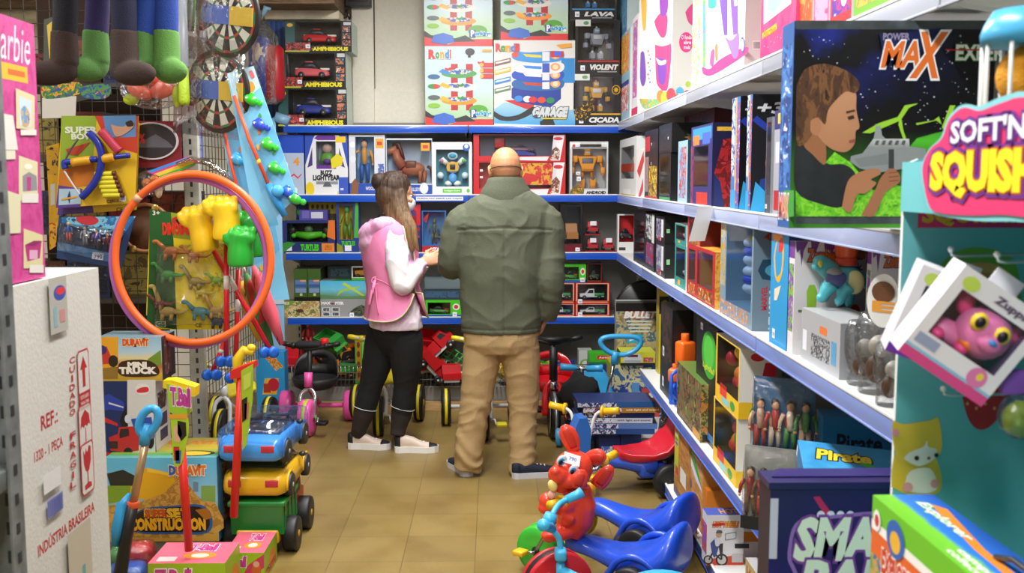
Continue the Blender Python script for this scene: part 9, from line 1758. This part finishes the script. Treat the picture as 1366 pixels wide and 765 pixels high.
c=PBox(x1-x0,.18,zt3-z3,col=GRAD([(0,'#a88a2a'),(.25,'#c8a83a'),(.4,'#b85a3a'),(.55,'#d8c88a'),(.7,'#a8c4d4'),(1,'#8ab4cc')],'Z',0,.2,.03,12),side='#2f2a2c',top='#7a94a0').setup(((x0+x1)/2,BY2+.09,z3),0,'f');c.z=(130,430,4.027)
c.prect(0,80,110,305,'#d89a24');c.ppoly([(0,140),(50,130),(70,180),(110,190),(110,220),(0,230)],'#b8382c');c.poval(20,150,30,26,'#3a2a6a');c.poval(85,210,26,32,'#2a2014');c.ppoly([(0,250),(110,240),(110,305),(0,305)],'#8a6a2a');c.ptext('DURAVIT',136,92,274,126,'#d0501e',out='#e8d8a0',bold=.07);c.ppoly([(270,200),(340,150),(345,230),(290,240)],'#6a8a2a');c.pcurve([(110,270),(130,212),(270,205),(330,250),(310,290),(150,292)],'#3a2014');c.ptext('MINI',165,216,262,242,'#e4e0d4',bold=.07);c.ptext('TRUCK',120,244,310,276,'#e4e0d4',bold=.07);c.rect(.2,.1,.7,.9,PR(['#3a2a24','#6a3a2a','#8a9aa4'],30,.4,3),'r');c.done('mini_truck_box','sunset coloured truck toy box on top of the box stack','box')
for(px,py,Yk,sx,q,lab)in((185,735,4.0,.1,'#b82a3a','red toy pack on the floor before the construction box'),(163,738,4.02,.08,'#3a8a4a','green wrapped toy pack on the floor before the construction box'),(170,762,3.9,.12,'#2a5ab0','blue toy pack on the floor before the construction box')):
 p=at(px,py,Yk);m=MB();hh_=max(.08,p.z+.03);m.box((-sx*.6,-.06,0),(sx*.6,.06,hh_),M(q,.3,bump=.4,bscale=25),.03);r_=m.build('toy_pack',None,(p.x,Yk,0),R(8),lab,'toy pack');m=MB();m.box((-sx*.63,-.065,.0),(sx*.63,.065,hh_*1.04),FILM('#ffffff',.35,.07,.9),.03);m.build('clear_wrap',r_)
def tball(xl,xr,yt,Yb,hh_,d,pole_b,pole_t,Yp,lab,red_head):
 x0,x1=X_at(xl,yt,Yb),X_at(xr,yt,Yb);h_=at((xl+xr)/2,yt,Yb).z
 c=PBox(x1-x0,d,h_,col='#9ab81e',side='#8aa81a',top='#e0647c').setup(((x0+x1)/2,Yb+d/2,0),0,'f')
 c.poly([(.35,0),(1,.5),(1,.95),(.6,.6)],'#c83a5c')if red_head else None
 c.text('T.Ball',.1,.55,.55,.85,'#c8408a',out='#f0e4ec',bold=.06,shear=.15);c.rect(.2,.38,.8,.46,'#d84a6a')if not red_head else None
 c.oval(.8,.4,.12,.25,'#c8602a');c.oval(.8,.62,.08,.1,'#d8a888');c.rect(.05,.1,.5,.3,PR(['#9ab81e','#d84a3a','#e8c83a','#2a2a2a'],40,.4,2));c.rect(.08,.1,.32,.3,'#e8c8c8','t');c.text('T-Ball',.4,.6,.75,.88,'#c8408a','t',out='#f0dce8',bold=.05);c.oval(.6,.35,.22,.16,'#e08a2a','t');c.oval(.6,.35,.12,.1,'#e8d8c8','t');c.rect(.03,.05,.97,.95,'#cf5a74','t')if False else None
 c.oval(.6,.4,.3,.3,'#c87a2a','r');c.rect(.1,.1,.9,.35,PR(['#9ab81e','#c83a3a','#2a2a26','#e8c83a'],40,.4,5),'r')
 ob=c.done('ball_set_box',lab,'box',None)
 iv=ob.matrix_basis.inverted();A,B=at(*pole_b,Yp),at(*pole_t,Yp);A.z=max(A.z,.02)
 def lm():m=MB();m.T=iv;return m
 m=lm();m.tube([A,B],.0155 if not red_head else .016,M('#cf2418',.4),14);m.build('pole',ob);return ob,lm,A,B
ob,lm,A,B=tball(197,300,752,3.68,0,.22,(252,735),(241,585),3.72,'lime and pink ball game box with yellow headed red pole, at the bottom left',False)
def fp2(x,y,Y):return at(*J7(x,y),Y)
YP2=3.7;m=lm();P=[fp2(*q,YP2)for q in((352,315),(400,312),(525,350),(522,402),(470,398),(350,352))];m.loft([P,[p+V((0,.06,0))for p in P]],M('#e8c21a',.4),smooth=False);m.build('head_bar',ob)
m=lm();P=[fp2(*q,YP2-.004)for q in((372,330),(478,365),(482,500),(440,520),(385,480))];m.loft([P,[p+V((0,.066,0))for p in P]],M('#9ac02a',.4),smooth=False);a=fp2(388,440,YP2-.0055);m.text('T.Ball',a,V((1,0,-.12)),V((0,0,1)),.005,0,.075,.06,M('#f0dcea'),.1);m.text('T.Ball',a+V((0,-.0008,0)),V((1,0,-.12)),V((0,0,1)),.005,0,.075,.06,M('#b83a8a'),.05);m.build('paper_sleeve',ob)
m=lm();P=[fp2(*q,YP2-.01)for q in curve([(392,520),(440,500),(485,520),(488,600),(470,680),(450,765),(410,765),(400,640),(392,520)],3)[:-1]];m.loft([P,[p+V((0,.003,0))for p in P]],M('#a8c82a',.4),smooth=False);
for pts,q in(([(380,495),(485,495),(480,520),(385,520)],'#e0962a'),([(430,530),(475,540),(478,610),(450,640),(430,600)],'#231c18'),([(408,560),(440,550),(455,600),(440,650),(410,640)],'#d8a884'),([(408,670),(440,670),(440,745),(412,745)],'#b8322c'),([(418,690),(450,690),(445,760),(420,760)],'#3a62a8')):
 P=[fp2(*t,YP2-.0115)for t in pts];m.add(P,[tuple(range(len(P)))],q)
m.build('printed_card',ob,label='lime printed card')
ob,lm,A,B=tball(299,352,738,3.95,0,.24,(312,690),(322,500),3.98,'lime and pink ball game box with red headed pole, behind the first',True)
m=lm();m.T=m.T;P=[fp2(*q,3.96)for q in((712,265),(770,240),(842,215),(845,245),(775,300),(712,308))];m.loft([P,[p+V((0,.06,0))for p in P]],M('#c8201c',.4),smooth=False);m.build('head_bar',ob)
m=lm();P=[fp2(*q,3.95)for q in((772,262),(835,225),(832,420),(800,660),(778,690))];m.loft([P,[p+V((0,.01,0))for p in P]],M('#9ab82a',.4),smooth=False)
for pts,q in(([(775,420),(805,400),(800,520),(778,540)],'#231a16'),([(790,440),(815,430),(808,520),(790,530)],'#b0605a'),([(783,290),(825,265),(822,345),(785,370)],'#b8c84a')):P=[fp2(*t,3.948)for t in pts];m.add(P,[tuple(range(len(P)))],q)
m.build('printed_card',ob,label='lime printed card')
p=fp2(790,200,4.4);m=MB();m.tube([(-.03,0,-.1),(-.03,0,0),(.0,0,.04),(.04,0,.03)],[.02,.024,.022,.016],M('#e0bc1c',.4),12);m.ell((.03,0,.05),(.02,.018,.018),M('#e0bc1c',.4));m.tube([(-.03,0,-.1),(-.03,0,-p.z+.02)],.01,M('#cf2418',.4),8);m.box((-.08,-.05,-p.z),(.02,.05,-p.z+.025),M('#2a2a2a'),.005);m.build('duck_push_toy',None,p,None,'yellow duck headed push toy behind the red headed pole','push toy')
YS2=3.62
def sp2(x,y,d=0):return at(*J6(x,y),YS2+d)
A,B,C_=sp2(690,150),sp2(630,440),sp2(560,830);o=V((C_.x,YS2,0));SH=M('#38a0dc',.35)
sv=thing('toy_shovel','long toy shovel with light blue loop handle leaning beside the white carton','toy shovel',o);TS=Matrix.Translation(-o)
def SM():m=MB();m.T=TS;return m
m=SM();m.tube([sp2(700,60)+V((.0,0,0)),sp2(690,110),sp2(686,155)],[.014,.02,.018],SH,12);m.tube([sp2(705+42*math.cos(t)+18*math.sin(t),45-62*math.sin(t))for t in[2*PI*i/26 for i in range(26)]],.015,SH,12,closed=True,up=(0,1,0));m.build('loop_handle',sv)
m=SM();m.tube([A,B],.0145,M('#b89a74',.3,.6),12);m.build('pole',sv);m=SM();m.cyl(B-V((0,0,.01)),B+V((.002,0,.012)),.021,M('#d8562c',.4));m.build('collar',sv)
m=SM();m.tube([B,sp2(600,600),C_,V((C_.x-.03,YS2,.02))],[.021,.022,.026,.026],M('#141416',.45),12);m.build('black_shaft',sv)
m=SM();m.loft([[sp2(612+dx,385,dy)for dx,dy in((-6,0),(8,.0),(8,.01),(-6,.01))],[sp2(560+dx,440,dy)for dx,dy in((-8,-.02),(60,.01),(60,.02),(-8,-.008))],[sp2(535+dx,560,dy)for dx,dy in((-8,-.03),(70,.01),(70,.022),(-8,-.016))],[sp2(535+dx,640,dy)for dx,dy in((-6,-.02),(40,.01),(40,.02),(-6,-.008))]],SH);m.build('scoop',sv)
def big_car(loc,ang,body,glass,lab,top=True):
 r=thing('toy_convertible',lab,'toy car',loc,ang);L,W,h=.5,.26,.13
 m=MB();secs=[]
 for x,lo,hi,ww in((-.5,.35,.72,.84),(-.485,.22,.82,.94),(-.42,.16,.9,1),(-.2,.16,.92,1),(.05,.16,.9,1),(.3,.16,.82,1),(.44,.18,.7,.94),(.49,.24,.58,.84),(.5,.34,.5,.74)):
  secs.append([V((x*L,y*W*.5*ww,z*h))for y,z in((-.8,lo),(-1,lo+.1),(-1.02,(lo+hi)/2),(-.97,hi-.06),(-.84,hi),(0,hi+.02),(.84,hi),(.97,hi-.06),(1.02,(lo+hi)/2),(1,lo+.1),(.8,lo))])
 m.loft(secs,body);o=m.build('body',r)
 m=MB();m.loft([[V((x*L,y*W*.42,z*h))for y,z in((-1,.9),(1,.9),(.86,zt),(-.86,zt))]for x,zt in((-.3,.95),(-.2,1.3),(.04,1.34),(.2,.94))],glass);m.build('windscreen',r)
 m=MB();m.box((-.2*L,-W*.3,.82*h),(.08*L,W*.3,.97*h),M('#5a5f66',.5),.008);m.build('seats',r)
 for s in(-1,1):m=MB();m.box((-.505*L,s*W*.3-.028,.5*h),(-.482*L,s*W*.3+.028,.74*h),M('#b8323a',.3),.004);m.build('tail_light',r);m=MB();m.ell((.1*L,s*W*.55,1.0*h),(.016,.016,.012),M('#23262c',.4),n=10,k=6);m.build('mirror',r)
 for x in(-.3,.31):
  for s in(-1,1):
   w_=striped_wheel(r,(x*L,s*W*.5,.05),.05,.032,M('#2a2b2d',.5),None,M('#c4c6c4',.35,.2))
   m=MB();m.tube([(x*L+.058*math.cos(t),s*W*.51,.05+.058*math.sin(t))for t in[R(k)for k in range(-10,191,20)]],.006,body,8);m.build('wheel_arch',r)
 if top:m=MB();m.box((-.49*L,-W*.53,.3*h),(.49*L,W*.53,1.25*h),FILM('#f0f4ff',.12,.08,.6),.02);m.build('clear_wrap',r)
 return r
gx=at(372,740,4.24);TR=thing('toy_dump_truck','green, yellow and red toy dump truck at the bottom of the vehicle stack','toy truck',(-.995,4.45,0),R(89))
m=MB();m.prism([(-.22,.1),(-.24,.24),(.04,.26),(.06,.1)],(0,-.11,0),(1,0,0),(0,0,1),(0,.22,0),M('#1f7a34',.35));m.box((-.24,-.12,.225),(.05,.12,.245),M('#1f7a34',.35),.004)
for k in range(4):m.box((-.2+.07*k,-.114,.11),(-.185+.07*k,.114,.23),M('#1a6a2c',.35))
m.build('tipper_bed',TR);m=MB();m.box((-.23,-.09,.06),(.2,.09,.12),M('#d8a41c',.35),.01);m.build('chassis',TR);m=MB();m.prism([(.07,.1),(.24,.1),(.25,.17),(.2,.19),(.17,.25),(.07,.25)],(0,-.1,0),(1,0,0),(0,0,1),(0,.2,0),M('#b82a2a',.35));m.box((.09,-.102,.18),(.16,.102,.235),'#22282c');m.build('cab',TR)
for x in(-.13,.15):
 for s in(-1,1):striped_wheel(TR,(x,s*.125,.075),.075,.06,M('#17181a',.5),None,M('#c8981c',.4))
big_car((-1.0,4.46,.245),R(88),M('#d8a816',.35,coat=.2),M('#3a3f2a',.2),'yellow toy convertible in the middle of the vehicle stack',False);big_car((-1.005,4.44,.398),R(87),M('#3a92dc',.3,coat=.3),FILM('#9ab0c0',.5,.08),'light blue wrapped toy convertible on top of the vehicle stack')
w=bpy.data.worlds.new('world');SC.world=w;w.use_nodes=True
w.node_tree.nodes['Background'].inputs[0].default_value=(.75,.8,.9,1);w.node_tree.nodes['Background'].inputs[1].default_value=.3
vs=SC.view_settings;vs.view_transform='Standard';vs.look='None';vs.exposure=.1;vs.gamma=1;vs.use_curve_mapping=False
